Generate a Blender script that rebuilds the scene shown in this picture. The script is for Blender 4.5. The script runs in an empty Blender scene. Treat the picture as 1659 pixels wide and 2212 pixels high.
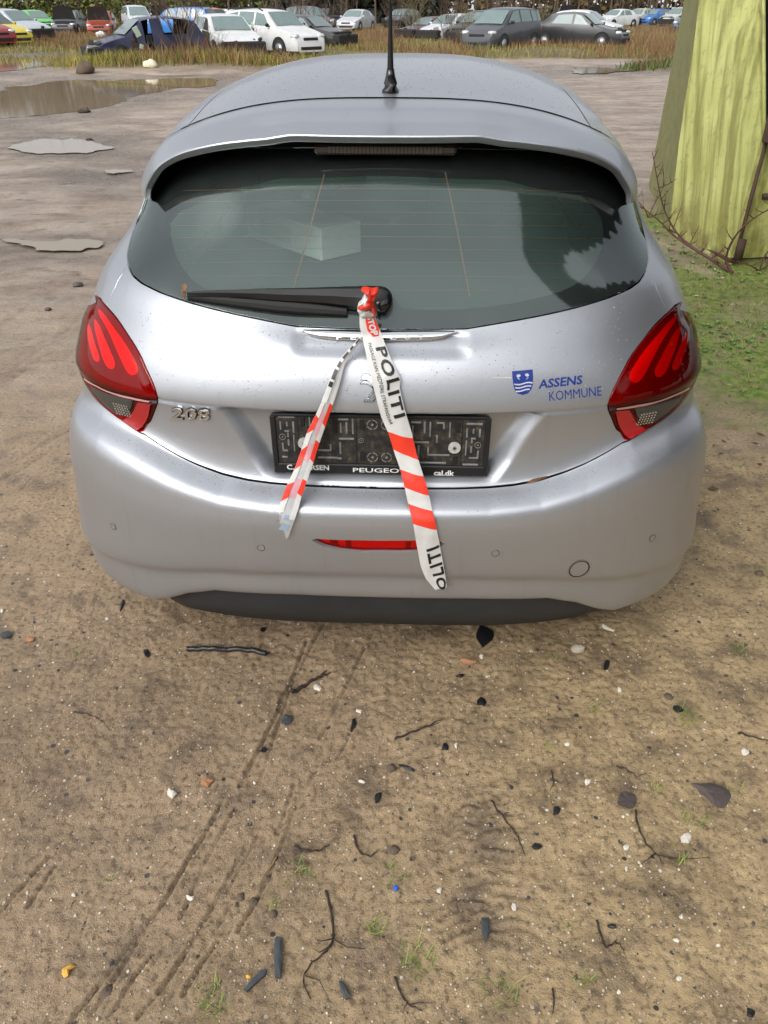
import bpy, math, random
import numpy as np
from mathutils import Vector, Matrix, noise
from mathutils.bvhtree import BVHTree
from mathutils.geometry import delaunay_2d_cdt
R = math.radians
random.seed(7); rng = np.random.default_rng(7)
scene = bpy.context.scene
COL = scene.collection

# ------------------------------------------------------------------ camera, sky, sun, exposure
PITCH = R(33.3); HC = 1.6; FP = 1662.0            # FP: focal length for a picture 2212 units tall
cam_d = bpy.data.cameras.new('camera'); cam = bpy.data.objects.new('camera', cam_d); COL.objects.link(cam)
cam_d.sensor_fit = 'VERTICAL'; cam_d.sensor_height = 24.0; cam_d.lens = 24.0 * FP / 2212.0
cam_d.clip_start = 0.05; cam_d.clip_end = 2000
cam.location = (0, 0, HC); cam.rotation_euler = (R(90) - PITCH, 0, 0)
scene.camera = cam

SUN_EL, SUN_AZ = 48.0, 215.0                       # azimuth clockwise from +Y
world = bpy.data.worlds.new('World'); scene.world = world; world.use_nodes = True
wt = world.node_tree; wt.nodes.clear()
n_sky = wt.nodes.new('ShaderNodeTexSky'); n_sky.sky_type = 'NISHITA'; n_sky.sun_disc = False
n_sky.sun_elevation = R(SUN_EL); n_sky.sun_rotation = R(SUN_AZ)
n_sky.air_density = 1.0; n_sky.dust_density = 4.0; n_sky.ozone_density = 1.0
n_hsv = wt.nodes.new('ShaderNodeHueSaturation'); n_hsv.inputs['Saturation'].default_value = 0.18
n_tc = wt.nodes.new('ShaderNodeTexCoord'); n_sep = wt.nodes.new('ShaderNodeSeparateXYZ')
n_ns = wt.nodes.new('ShaderNodeTexNoise'); n_ns.inputs['Scale'].default_value = 1.6; n_ns.inputs['Detail'].default_value = 4
n_mr = wt.nodes.new('ShaderNodeMapRange'); n_mr.inputs['From Min'].default_value = -0.05; n_mr.inputs['From Max'].default_value = 1.0
n_mr.inputs['To Min'].default_value = 1.25; n_mr.inputs['To Max'].default_value = 1.65
n_mr2 = wt.nodes.new('ShaderNodeMapRange'); n_mr2.inputs['From Min'].default_value = 0.3; n_mr2.inputs['From Max'].default_value = 0.7
n_mr2.inputs['To Min'].default_value = 0.85; n_mr2.inputs['To Max'].default_value = 1.15
n_m = wt.nodes.new('ShaderNodeMath'); n_m.operation = 'MULTIPLY'
n_vm = wt.nodes.new('ShaderNodeVectorMath'); n_vm.operation = 'SCALE'
n_bg = wt.nodes.new('ShaderNodeBackground'); n_bg.inputs['Strength'].default_value = 0.15
n_wo = wt.nodes.new('ShaderNodeOutputWorld')
L = wt.links.new
n_mx = wt.nodes.new('ShaderNodeMath'); n_mx.operation = 'MAXIMUM'; n_mx.inputs[1].default_value = 0.0
n_ad = wt.nodes.new('ShaderNodeMath'); n_ad.operation = 'ADD'; n_ad.inputs[1].default_value = 0.16; n_cb = wt.nodes.new('ShaderNodeCombineXYZ')   # overcast: the horizon is as pale as the sky above it
L(n_sep.outputs['Z'], n_mx.inputs[0]); L(n_mx.outputs[0], n_ad.inputs[0]); L(n_sep.outputs['X'], n_cb.inputs['X']); L(n_sep.outputs['Y'], n_cb.inputs['Y']); L(n_ad.outputs[0], n_cb.inputs['Z']); L(n_cb.outputs[0], n_sky.inputs['Vector'])
L(n_sky.outputs[0], n_hsv.inputs['Color']); L(n_tc.outputs['Generated'], n_sep.inputs[0]); L(n_sep.outputs['Z'], n_mr.inputs['Value'])
L(n_tc.outputs['Generated'], n_ns.inputs['Vector']); L(n_ns.outputs[0], n_mr2.inputs['Value'])
L(n_mr.outputs[0], n_m.inputs[0]); L(n_mr2.outputs[0], n_m.inputs[1])
L(n_hsv.outputs[0], n_vm.inputs[0]); L(n_m.outputs[0], n_vm.inputs['Scale']); L(n_vm.outputs[0], n_bg.inputs['Color']); L(n_bg.outputs[0], n_wo.inputs['Surface'])
sun_d = bpy.data.lights.new('sun', 'SUN'); sun_d.energy = 0.6; sun_d.angle = R(25); sun_d.color = (1.0, 0.97, 0.93)
sun = bpy.data.objects.new('sun', sun_d); COL.objects.link(sun)
_sd = Vector((math.sin(R(SUN_AZ)) * math.cos(R(SUN_EL)), math.cos(R(SUN_AZ)) * math.cos(R(SUN_EL)), math.sin(R(SUN_EL))))
sun.rotation_euler = _sd.to_track_quat('Z', 'Y').to_euler()
scene.view_settings.view_transform = 'Standard'; scene.view_settings.look = 'None'
scene.view_settings.exposure = 0.2; scene.view_settings.gamma = 1.0
scene.cycles.max_bounces = 8; scene.cycles.transparent_max_bounces = 12
scene.cycles.caustics_reflective = False; scene.cycles.caustics_refractive = False

# ------------------------------------------------------------------ node material helpers
def srgb(r, g, b):
    f = lambda c: c / 12.92 if c <= 0.04045 else ((c + 0.055) / 1.055) ** 2.4
    return (f(r / 255), f(g / 255), f(b / 255))
class NT:
    def __init__(s, name):
        s.m = bpy.data.materials.new(name); s.m.use_nodes = True; s.t = s.m.node_tree
        s.b = s.t.nodes['Principled BSDF']; s.out = s.t.nodes['Material Output']
    def n(s, ty, **kw):
        nd = s.t.nodes.new(ty)
        for k, v in kw.items(): setattr(nd, k, v)
        return nd
    def l(s, a, b): s.t.links.new(a, b)
    def coord(s): 
        if not hasattr(s, '_c'): s._c = s.n('ShaderNodeTexCoord').outputs['Object']
        return s._c
    def noise(s, scale, detail=4, rough=0.55, vec=None, dist=0.0):
        nd = s.n('ShaderNodeTexNoise'); nd.inputs['Scale'].default_value = scale; nd.inputs['Detail'].default_value = detail
        nd.inputs['Roughness'].default_value = rough; nd.inputs['Distortion'].default_value = dist
        s.l(vec or s.coord(), nd.inputs['Vector']); return nd.outputs[0]
    def ramp(s, fac, stops):
        nd = s.n('ShaderNodeValToRGB'); e = nd.color_ramp.elements
        while len(e) < len(stops): e.new(0.5)
        for i, (p, c) in enumerate(stops):
            e[i].position = p
            if not hasattr(c, '__len__'): c = (c, c, c)
            e[i].color = (*c[:3], 1)
        s.l(fac, nd.inputs[0]); return nd.outputs[0]
    def mix(s, fac, a, b, mode='MIX'):
        nd = s.n('ShaderNodeMix', data_type='RGBA', blend_type=mode)
        for sock, v in ((nd.inputs[0], fac), (nd.inputs[6], a), (nd.inputs[7], b)):
            if hasattr(v, 'links'): s.l(v, sock)
            elif hasattr(v, '__len__'): sock.default_value = (*v[:3], 1)
            else: sock.default_value = v
        return nd.outputs[2]
    def math(s, op, a, b=0.0):
        nd = s.n('ShaderNodeMath', operation=op)
        for sock, v in ((nd.inputs[0], a), (nd.inputs[1], b)):
            if hasattr(v, 'links'): s.l(v, sock)
            else: sock.default_value = v
        return nd.outputs[0]
    def bump(s, h, strength=0.3, dist=0.01, prev=None):
        nd = s.n('ShaderNodeBump'); nd.inputs['Strength'].default_value = strength; nd.inputs['Distance'].default_value = dist
        s.l(h, nd.inputs['Height'])
        if prev: s.l(prev, nd.inputs['Normal'])
        return nd.outputs[0]
    def set(s, **kw):
        for k, v in kw.items():
            k = {'color': 'Base Color', 'rough': 'Roughness', 'metal': 'Metallic', 'coat': 'Coat Weight', 'coatr': 'Coat Roughness',
                 'normal': 'Normal', 'coatn': 'Coat Normal', 'spec': 'Specular IOR Level', 'alpha': 'Alpha', 'sss': 'Subsurface Weight', 'trans': 'Transmission Weight'}[k]
            sock = s.b.inputs[k]
            if hasattr(v, 'links'): s.l(v, sock)
            elif hasattr(v, '__len__'): sock.default_value = (*v[:3], 1)
            else: sock.default_value = v
        return s.m
def simple(name, color, rough=0.5, metal=0.0, coat=0.0, var=0.12, scale=30.0, bump=0.0, spec=0.5):
    t = NT(name); nz = t.noise(scale, 3)
    c = t.mix(nz, tuple(x * (1 - var) for x in color), tuple(min(1, x * (1 + var)) for x in color))
    t.set(color=c, rough=t.math('ADD', t.math('MULTIPLY', t.math('SUBTRACT', nz, 0.5), 0.15), rough), metal=metal, coat=coat, spec=spec)
    if bump: t.set(normal=t.bump(nz, bump, 0.004))
    return t.m

# ------------------------------------------------------------------ mesh helpers
def link(name, me, parent=None):
    o = bpy.data.objects.new(name, me); COL.objects.link(o)
    if parent: o.parent = parent
    return o
def tag(o, label=None, cat=None, group=None, kind=None):
    if label: o['label'] = label
    if cat: o['category'] = cat
    if group: o['group'] = group
    if kind: o['kind'] = kind
    return o
def empty(name, loc=(0, 0, 0), rz=0.0, label=None, cat=None, group=None):
    o = bpy.data.objects.new(name, None); COL.objects.link(o); o.location = loc; o.rotation_euler = (0, 0, rz); o.empty_display_size = 0.1
    return tag(o, label, cat, group)
def mesh(name, V, F, mats, parent=None, smooth=True, fm=None, nrm=None):
    me = bpy.data.meshes.new(name)
    me.from_pydata([tuple(map(float, v)) for v in V], [], [tuple(map(int, f)) for f in F])
    if not isinstance(mats, (list, tuple)): mats = [mats]
    for m in mats: me.materials.append(m)
    if fm is not None: me.polygons.foreach_set('material_index', np.array(fm, dtype=np.int32))
    me.polygons.foreach_set('use_smooth', np.full(len(me.polygons), smooth))
    if nrm is not None:
        me.normals_split_custom_set_from_vertices([tuple(map(float, n)) for n in nrm])
    me.update()
    return link(name, me, parent)
class MB:
    """collects pieces that belong to ONE part"""
    def __init__(s): s.V = []; s.F = []; s.M = []
    def add(s, V, F, m=0):
        b = len(s.V); s.V += [tuple(v) for v in V]; s.F += [tuple(i + b for i in f) for f in F]; s.M += [m] * len(F); return s
    def box(s, c, size, rot=None, m=0, bev=0.0):
        hx, hy, hz = (q / 2 for q in size)
        if bev:
            b = min(bev, hx * .8, hy * .8, hz * .8); pts = []
            for sx in (-1, 1):
                for sy in (-1, 1):
                    for sz in (-1, 1):
                        pts += [(sx * hx, sy * (hy - b), sz * (hz - b)), (sx * (hx - b), sy * hy, sz * (hz - b)), (sx * (hx - b), sy * (hy - b), sz * hz)]
            import bmesh
            bm = bmesh.new()
            for p in pts: bm.verts.new(p)
            bmesh.ops.convex_hull(bm, input=bm.verts[:]); bm.verts.index_update()
            V = [v.co.copy() for v in bm.verts]; F = [[v.index for v in f.verts] for f in bm.faces]; bm.free()
        else:
            V = [Vector((sx * hx, sy * hy, sz * hz)) for sx in (-1, 1) for sy in (-1, 1) for sz in (-1, 1)]
            F = [(0, 1, 3, 2), (4, 6, 7, 5), (0, 4, 5, 1), (2, 3, 7, 6), (0, 2, 6, 4), (1, 5, 7, 3)]
        if rot is not None: V = [rot @ v for v in V]
        return s.add([(v[0] + c[0], v[1] + c[1], v[2] + c[2]) for v in V], F, m)
    def tube(s, pts, r, n=8, m=0, cap=True):
        pts = [Vector(p) for p in pts]; rs = r if hasattr(r, '__len__') else [r] * len(pts)
        b = []; V = []; F = []
        for i, p in enumerate(pts):
            d = (pts[min(i + 1, len(pts) - 1)] - pts[max(i - 1, 0)]); d = d.normalized() if d.length > 1e-9 else Vector((0, 0, 1))
            a = d.cross(Vector((0, 0, 1)));  a = d.cross(Vector((1, 0, 0))) if a.length < .1 else a
            a.normalize(); c = d.cross(a)
            for k in range(n):
                an = 2 * math.pi * k / n; V.append(p + (a * math.cos(an) + c * math.sin(an)) * rs[i])
        for i in range(len(pts) - 1):
            for k in range(n):
                F.append((i * n + k, i * n + (k + 1) % n, (i + 1) * n + (k + 1) % n, (i + 1) * n + k))
        if cap: F.append(tuple(range(n))[::-1]); F.append(tuple((len(pts) - 1) * n + k for k in range(n)))
        return s.add(V, F, m)
    def prism(s, poly, fn, d0, d1, m=0):
        """poly in 2D, fn(x, y, d) -> 3D; closed prism between depths d0 and d1"""
        n = len(poly); V = [fn(x, y, d0) for x, y in poly] + [fn(x, y, d1) for x, y in poly]
        F = [tuple(range(n)), tuple(range(2 * n - 1, n - 1, -1))] + [(i, i + n, (i + 1) % n + n, (i + 1) % n) for i in range(n)]
        return s.add(V, F, m)
    def build(s, name, mats, parent=None, smooth=False):
        return mesh(name, s.V, s.F, mats, parent, smooth, s.M)
def catmull(pts, n=6, closed=False):
    P = np.array(pts, float); N = len(P); out = []
    for i in range(N if closed else N - 1):
        p0, p1, p2, p3 = (P[(i - 1) % N], P[i], P[(i + 1) % N], P[(i + 2) % N]) if closed else (P[max(i - 1, 0)], P[i], P[i + 1], P[min(i + 2, N - 1)])
        for k in range(n):
            t = k / n
            out.append(0.5 * (2 * p1 + (p2 - p0) * t + (2 * p0 - 5 * p1 + 4 * p2 - p3) * t * t + (3 * p1 - p0 - 3 * p2 + p3) * t ** 3))
    if not closed: out.append(P[-1])
    return [tuple(o) for o in out]
def text_geo(txt, bold=0.0, spacing=1.0, res=2):
    """glyph outlines of a word as a flat mesh: (verts, faces), height of capitals about 0.7"""
    cu = bpy.data.curves.new('t', 'FONT'); cu.body = txt; cu.offset = bold; cu.space_character = spacing; cu.resolution_u = res; cu.fill_mode = 'FRONT'
    cu.align_x = 'LEFT'
    o = bpy.data.objects.new('t', cu); COL.objects.link(o)
    dg = bpy.context.evaluated_depsgraph_get(); me = bpy.data.meshes.new_from_object(o.evaluated_get(dg))
    import bmesh
    bm = bmesh.new(); bm.from_mesh(me); bmesh.ops.triangulate(bm, faces=bm.faces[:])
    for _ in range(3):
        le = [e for e in bm.edges if e.calc_length() > .16]
        if not le: break
        bmesh.ops.subdivide_edges(bm, edges=le, cuts=1); bmesh.ops.triangulate(bm, faces=bm.faces[:])
    bm.verts.index_update(); V = [tuple(v.co[:2]) for v in bm.verts]; F = [tuple(v.index for v in f.verts) for f in bm.faces]; bm.free()
    bpy.data.objects.remove(o); bpy.data.meshes.remove(me); bpy.data.curves.remove(cu)
    A = np.array(V); mn = A.min(0); mx = A.max(0)
    return [((x - mn[0]) / (mx[0] - mn[0]), (y - mn[1]) / (mx[1] - mn[1])) for x, y in V], F
def smoothstep(a, b, x):
    t = np.clip((x - a) / (b - a), 0, 1); return t * t * (3 - 2 * t)

# world ground point seen at photo position (u, v) (units: photo scaled to 1659 x 2212)
def gp(u, v, z=0.0):
    x = (u - 829.5) / FP; y = (1106 - v) / FP
    d = (x, math.cos(PITCH) + y * math.sin(PITCH), -math.sin(PITCH) + y * math.cos(PITCH)); t = (z - HC) / d[2]
    return Vector((d[0] * t, d[1] * t, z))
# ------------------------------------------------------------------ the main car's own axes: x right, y forward, z up
YAW = R(2.118); CX, CY = -0.0122, 1.5
cs, sn = math.cos(YAW), math.sin(YAW)
O_L = Vector((-CX * cs + CY * sn, -CX * sn - CY * cs, HC))
def ray_l(u, v):
    x = (u - 829.5) / FP; y = (1106 - v) / FP
    d = (x, math.cos(PITCH) + y * math.sin(PITCH), -math.sin(PITCH) + y * math.cos(PITCH))
    return Vector((d[0] * cs - d[1] * sn, d[0] * sn + d[1] * cs, d[2]))
def at_y(u, v, y):
    d = ray_l(u, v); return O_L + d * ((y - O_L.y) / d.y)
car = empty('hatchback_car', (CX, CY, 0), -YAW, 'silver hatchback in the foreground with police tape tied to its rear wiper', 'car')

# ================================================================== MATERIALS OF THE MAIN CAR
def paint_mat():
    t = NT('silver_paint'); c = t.coord()
    fl = t.noise(900, 1, vec=c); big = t.noise(2.2, 3, vec=c)
    base = t.mix(fl, (0.41, 0.43, 0.46), (0.485, 0.505, 0.54))
    map_ = t.n('ShaderNodeMapping'); map_.inputs['Scale'].default_value = (14, 14, 1.3); t.l(c, map_.inputs['Vector'])
    dirt = t.noise(3, 5, vec=map_.outputs[0])
    dm = t.ramp(dirt, [(0.56, 0.0), (0.85, 0.22)])
    base = t.mix(dm, base, (0.27, 0.26, 0.25))
    # rain drops: sparse round bumps on the faces that look up
    vo = t.n('ShaderNodeTexVoronoi'); vo.inputs['Scale'].default_value = 150; t.l(c, vo.inputs['Vector'])
    geo = t.n('ShaderNodeNewGeometry'); sep = t.n('ShaderNodeSeparateXYZ'); t.l(geo.outputs['True Normal'], sep.inputs[0])
    up = t.ramp(sep.outputs['Z'], [(0.02, 0.0), (0.3, 1.0)])
    cs_ = t.n('ShaderNodeSeparateColor'); t.l(vo.outputs['Color'], cs_.inputs[0])
    rad = t.math('MULTIPLY', t.math('MAXIMUM', t.math('SUBTRACT', cs_.outputs[0], 0.45), 0.0), 0.75)
    h = t.math('MAXIMUM', t.math('SUBTRACT', rad, vo.outputs['Distance']), 0.0)
    h = t.math('MULTIPLY', t.math('POWER', h, 0.5), up)
    nb = t.bump(h, 0.4, 0.003)
    rough = t.math('ADD', t.math('MULTIPLY', big, 0.05), 0.375)
    t.set(color=base, metal=0.80, rough=rough, coat=0.25, coatr=0.08, coatn=nb, normal=t.bump(h, 0.12, 0.003))
    return t.m
M_PAINT = paint_mat()
M_BLACK = simple('black_plastic', (0.008, 0.008, 0.009), 0.5, var=.3, scale=60)
M_TRIM = simple('grey_black_plastic', (0.022, 0.024, 0.026), 0.55, var=.35, scale=25, bump=.1)
M_GLOSSBLK = simple('gloss_black', (0.008, 0.008, 0.009), 0.22, coat=.3)
M_GAP = simple('dark_gap', (0.006, 0.006, 0.006), 0.8)
M_CHROME = simple('satin_chrome', (0.72, 0.73, 0.74), 0.16, 1.0, var=.04)
M_CHROMETXT = simple('chrome_letters', (0.42, 0.42, 0.43), 0.25, 1.0, var=.05)
M_RUB = simple('rubber', (0.016, 0.016, 0.016), 0.7, var=.4, bump=.2)
M_RIM = simple('alloy', (0.45, 0.46, 0.48), 0.3, .9)
M_FRIT = simple('frit', (0.012, 0.013, 0.014), 0.3)
M_WIRE = simple('heater_wire', (0.16, 0.085, 0.05), 0.6)
M_SEAT = simple('seat_cloth', (0.025, 0.026, 0.03), 0.9, bump=.3, scale=80)
M_DASH = simple('dashboard_plastic', (0.035, 0.036, 0.04), 0.6)
M_DECAL = simple('blue_decal', srgb(25, 50, 130), 0.35, var=.06)
M_DECALW = simple('pale_decal', (0.5, 0.52, 0.58), 0.35, var=.06)
M_WHITE = simple('white_print', (0.8, 0.8, 0.78), 0.5, var=.04)
def glass_mat(name, tint, refl=0.12, fog=0.0, fogc=(0.5, 0.6, 0.57), rough=0.02, drops=True, ior=1.5):
    t = NT(name); tr = t.n('ShaderNodeBsdfTransparent'); tr.inputs[0].default_value = (*tint, 1)
    gl = t.n('ShaderNodeBsdfGlossy'); gl.inputs['Roughness'].default_value = rough; gl.inputs[0].default_value = (0.90, 1.0, 0.97, 1)
    fr = t.n('ShaderNodeFresnel'); fr.inputs['IOR'].default_value = ior
    f = t.math('ADD', t.math('MULTIPLY', fr.outputs[0], 1.0), refl)
    if drops:
        vo = t.n('ShaderNodeTexVoronoi'); vo.inputs['Scale'].default_value = 120; t.l(t.coord(), vo.inputs['Vector'])
        sc = t.n('ShaderNodeSeparateColor'); t.l(vo.outputs['Color'], sc.inputs[0])
        rad = t.math('MULTIPLY', t.math('MAXIMUM', t.math('SUBTRACT', sc.outputs[0], 0.84), 0.0), 2.0)
        h = t.math('POWER', t.math('MAXIMUM', t.math('SUBTRACT', rad, vo.outputs['Distance']), 0.0), 0.5)
        b = t.bump(h, 0.10, 0.003); t.l(b, gl.inputs['Normal'])
    ms = t.n('ShaderNodeMixShader'); t.l(f, ms.inputs[0]); t.l(tr.outputs[0], ms.inputs[1]); t.l(gl.outputs[0], ms.inputs[2])
    res = ms.outputs[0]
    if fog:
        df = t.n('ShaderNodeBsdfDiffuse'); df.inputs[0].default_value = (*fogc, 1)
        m2 = t.n('ShaderNodeMixShader'); nz = t.noise(7, 5)
        t.l(t.math('MULTIPLY', t.ramp(nz, [(.35, .55), (.7, 1.0)]), fog), m2.inputs[0]); t.l(res, m2.inputs[1]); t.l(df.outputs[0], m2.inputs[2]); res = m2.outputs[0]
    t.l(res, t.out.inputs[0]); return t.m
M_GLASS = glass_mat('tinted_glass', (0.88, 0.96, 0.93), 0.08, 0.015, rough=.055, drops=False)
M_SIDEGLASS = glass_mat('side_glass', (0.75, 0.86, 0.82), 0.02, 0.0, drops=False)
M_LENS = glass_mat('red_lens', (0.97, 0.10, 0.10), 0.0, 0.0, rough=.04, drops=False, ior=1.33)
M_CLEARLENS = glass_mat('smoke_lens', (0.5, 0.48, 0.46), 0.0, 0.0, rough=.04)
M_LAMPDARK = simple('lamp_maroon', (0.20, 0.014, 0.016), 0.35, var=.25, scale=14)
M_CLAW = simple('lamp_claw_red', (0.92, 0.11, 0.09), 0.45, var=.04)
M_LAMPRED = simple('lamp_reflector_red', (0.34, 0.010, 0.012), 0.3, coat=.5)
M_LAMPSMOKE = simple('lamp_smoke', (0.05, 0.048, 0.045), 0.2)
M_LAMPLINE = simple('lamp_line', (0.75, 0.35, 0.32), 0.25)

# ================================================================== MAIN CAR: one smooth base surface, panels cut from it
def keyline(y0, w, D, n, zr, zs, yf, Df, zf, cnt=(240, 120, 50)):
    """feature curve round the car: rear centre -> corner -> side -> front centre; z tables: rear by |x|, side by y"""
    th = np.concatenate([np.linspace(0, .12, 60) ** 1.0, np.linspace(.12, math.pi / 2, 900)[1:]]) if False else np.linspace(0, 1, 1400) ** 1.6 * math.pi / 2
    x = w * np.sin(th) ** (2.0 / n); y = y0 + D * (1 - np.cos(th))
    z = np.interp(x, [q[0] for q in zr], [q[1] for q in zr])
    z = np.where(y > zs[0][0], np.interp(y, [q[0] for q in zs], [q[1] for q in zs]), z)
    # blend the rear table to the side table over the corner
    t = smoothstep(y0 + D * .30, y0 + D * 1.0, y)
    z = np.interp(x, [q[0] for q in zr], [q[1] for q in zr]) * (1 - t) + np.interp(y, [q[0] for q in zs], [q[1] for q in zs]) * t
    A = np.stack([x, y, z], 1)
    ys = np.linspace(y0 + D, yf - Df, 300); bow = 1 + 0.0 * ys
    Bz = np.interp(ys, [q[0] for q in zs], [q[1] for q in zs]); B = np.stack([w * bow, ys, Bz], 1)
    th2 = np.linspace(1, 0, 600) ** 1.6 * math.pi / 2
    x2 = w * np.sin(th2) ** (2.0 / 2.6); y2 = yf - Df * (1 - np.cos(th2)); t2 = smoothstep(0, 1, 1 - th2 / (math.pi / 2))
    C = np.stack([x2, y2, Bz[-1] * (1 - t2) + zf * t2], 1)
    out = []
    for seg, m in zip((A, B, C), cnt):
        s = np.concatenate([[0], np.cumsum(np.linalg.norm(np.diff(seg, axis=0), axis=1))]); si = np.linspace(0, s[-1], m + 1)
        out.append(np.stack([np.interp(si, s, seg[:, k]) for k in range(3)], 1))
    return np.concatenate([out[0], out[1][1:], out[2][1:]])
zc6 = [(0, .638), (.18, .640), (.26, .641), (.32, .645), (.38, .654), (.44, .668), (.49, .684), (.54, .702), (.60, .722), (.7, .742), (.87, .745)]
up = lambda tb, d: [(x, z + d) for x, z in tb]
KL = [
 keyline(.060, .822, .42, 3, [(0, .325), (.43, .315), (.51, .292), (.57, .26), (.62, .238), (.8, .232)], [(.4, .225), (.7, .19), (3.5, .19)], 3.82, .5, .20),
 keyline(.021, .864, .38, 3, [(0, .341), (.22, .342), (.43, .332), (.51, .306), (.57, .272), (.62, .25), (.8, .245)], [(.4, .24), (.7, .21), (3.5, .21)], 3.86, .5, .22),
 keyline(.015, .882, .38, 3, [(0, .408), (.22, .406), (.42, .397), (.59, .366), (.8, .34)], [(.4, .34), (3.5, .31)], 3.92, .5, .35),
 keyline(.006, .885, .38, 3, [(0, .430), (.22, .428), (.42, .419), (.59, .388), (.8, .36)], [(.4, .36), (3.5, .33)], 3.92, .5, .37),
 keyline(.000, .870, .38, 3, [(0, .50), (.59, .49), (.8, .48)], [(.4, .47), (3.5, .46)], 3.95, .5, .48),
 keyline(.000, .855, .385, 3, [(0, .578), (.3, .580), (.5, .595), (.6, .612), (.75, .635)], [(.4, .64), (3.5, .60)], 3.955, .5, .56),
 keyline(.010, .833, .385, 3, [(0, .610), (.26, .611), (.38, .622), (.49, .648), (.6, .682), (.7, .705), (.87, .71)], [(.4, .71), (3.5, .68)], 3.93, .5, .62),
 keyline(.062, .813, .37, 3, zc6, [(.4, .745), (3.5, .74)], 3.90, .5, .68),
 keyline(.070, .813, .37, 3, up(zc6, .006), [(.4, .752), (3.5, .75)], 3.89, .5, .69),
 keyline(.086, .815, .37, 3, [(0, .70), (.3, .704), (.5, .735), (.6, .76), (.87, .775)], [(.4, .775), (3.5, .76)], 3.88, .5, .71),
 keyline(.081, .812, .38, 3, [(0, .820), (.87, .822)], [(.4, .822), (3.5, .80)], 3.86, .5, .75),
 keyline(.073, .811, .38, 3, [(0, .833), (.87, .838)], [(.4, .838), (3.5, .81)], 3.85, .5, .76),
 keyline(.088, .795, .40, 3, [(0, .90), (.87, .905)], [(.4, .905), (3.0, .88), (3.5, .84)], 3.80, .5, .78),
 keyline(.118, .774, .41, 3, [(0, .955), (.5, .965), (.87, .965)], [(.4, .965), (2.6, .94), (3.0, .91), (3.4, .87)], 3.70, .5, .80),
 keyline(.161, .743, .42, 3, [(0, .996), (.19, .998), (.28, 1.011), (.36, 1.021), (.43, 1.030), (.52, 1.042), (.6, 1.05)], [(.45, 1.035), (1.2, 1.01), (2.3, .99), (2.8, 1.0)], 2.90, .30, 1.01),
 keyline(.288, .672, .40, 3, [(0, 1.145), (.6, 1.145)], [(.5, 1.14), (2.3, 1.14)], 2.62, .26, 1.14),
 keyline(.373, .640, .37, 3, [(0, 1.245), (.6, 1.235)], [(.6, 1.23), (2.1, 1.24)], 2.36, .24, 1.25),
 keyline(.440, .603, .33, 3, [(0, 1.325), (.5, 1.31), (.6, 1.30)], [(.7, 1.30), (1.2, 1.32), (1.9, 1.31)], 2.12, .22, 1.34),
 keyline(.500, .556, .26, 3, [(0, 1.385), (.3, 1.37), (.5, 1.335)], [(.7, 1.333), (.9, 1.362), (1.3, 1.382), (1.8, 1.36)], 1.97, .22, 1.43),
]
KL = np.array(KL)                                   # keys x columns x 3
NKc = len(KL)
ctr = KL[:, 60]                                     # nominal line for the q scale
qk = np.concatenate([[0], np.cumsum(np.linalg.norm(np.diff(ctr, axis=0), axis=1))])
rows = []; Q = []
for k in range(NKc - 1):
    m = max(2, int(round((qk[k + 1] - qk[k]) / 0.0065)))
    p0 = KL[max(k - 1, 0)]; p1 = KL[k]; p2 = KL[k + 1]; p3 = KL[min(k + 2, NKc - 1)]
    d01 = np.linalg.norm(p1 - p0, axis=1)[:, None] ** .5 + 1e-6; d12 = np.linalg.norm(p2 - p1, axis=1)[:, None] ** .5 + 1e-6; d23 = np.linalg.norm(p3 - p2, axis=1)[:, None] ** .5 + 1e-6
    m1 = (p2 - p1) if k == 0 else ((p1 - p0) / d01 - (p2 - p0) / (d01 + d12) + (p2 - p1) / d12) * d12
    m2 = (p2 - p1) if k == NKc - 2 else ((p2 - p1) / d12 - (p3 - p1) / (d12 + d23) + (p3 - p2) / d23) * d12
    for i in range(m + (k == NKc - 2)):
        t = i / m
        rows.append((2 * t ** 3 - 3 * t * t + 1) * p1 + (t ** 3 - 2 * t * t + t) * m1 + (-2 * t ** 3 + 3 * t * t) * p2 + (t ** 3 - t * t) * m2)
        Q.append(qk[k] + t * (qk[k + 1] - qk[k]))
S = np.array(rows); Q = np.array(Q)                 # rows x columns x 3
mid = KL[7]; Pc = np.concatenate([[0], np.cumsum(np.linalg.norm(np.diff(mid, axis=0), axis=1))])
# recess round the number plate, soft sides
X, Z = S[..., 0], S[..., 2]
edge = np.interp(Z, [.66, .70, .76, .828], [.285, .315, .345, .385])
rec = smoothstep(0, .055, edge - X) * smoothstep(.650, .672, Z) * (1 - smoothstep(.824, .832, Z)) * (S[..., 1] < .5)
S[..., 1] += .036 * rec
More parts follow.
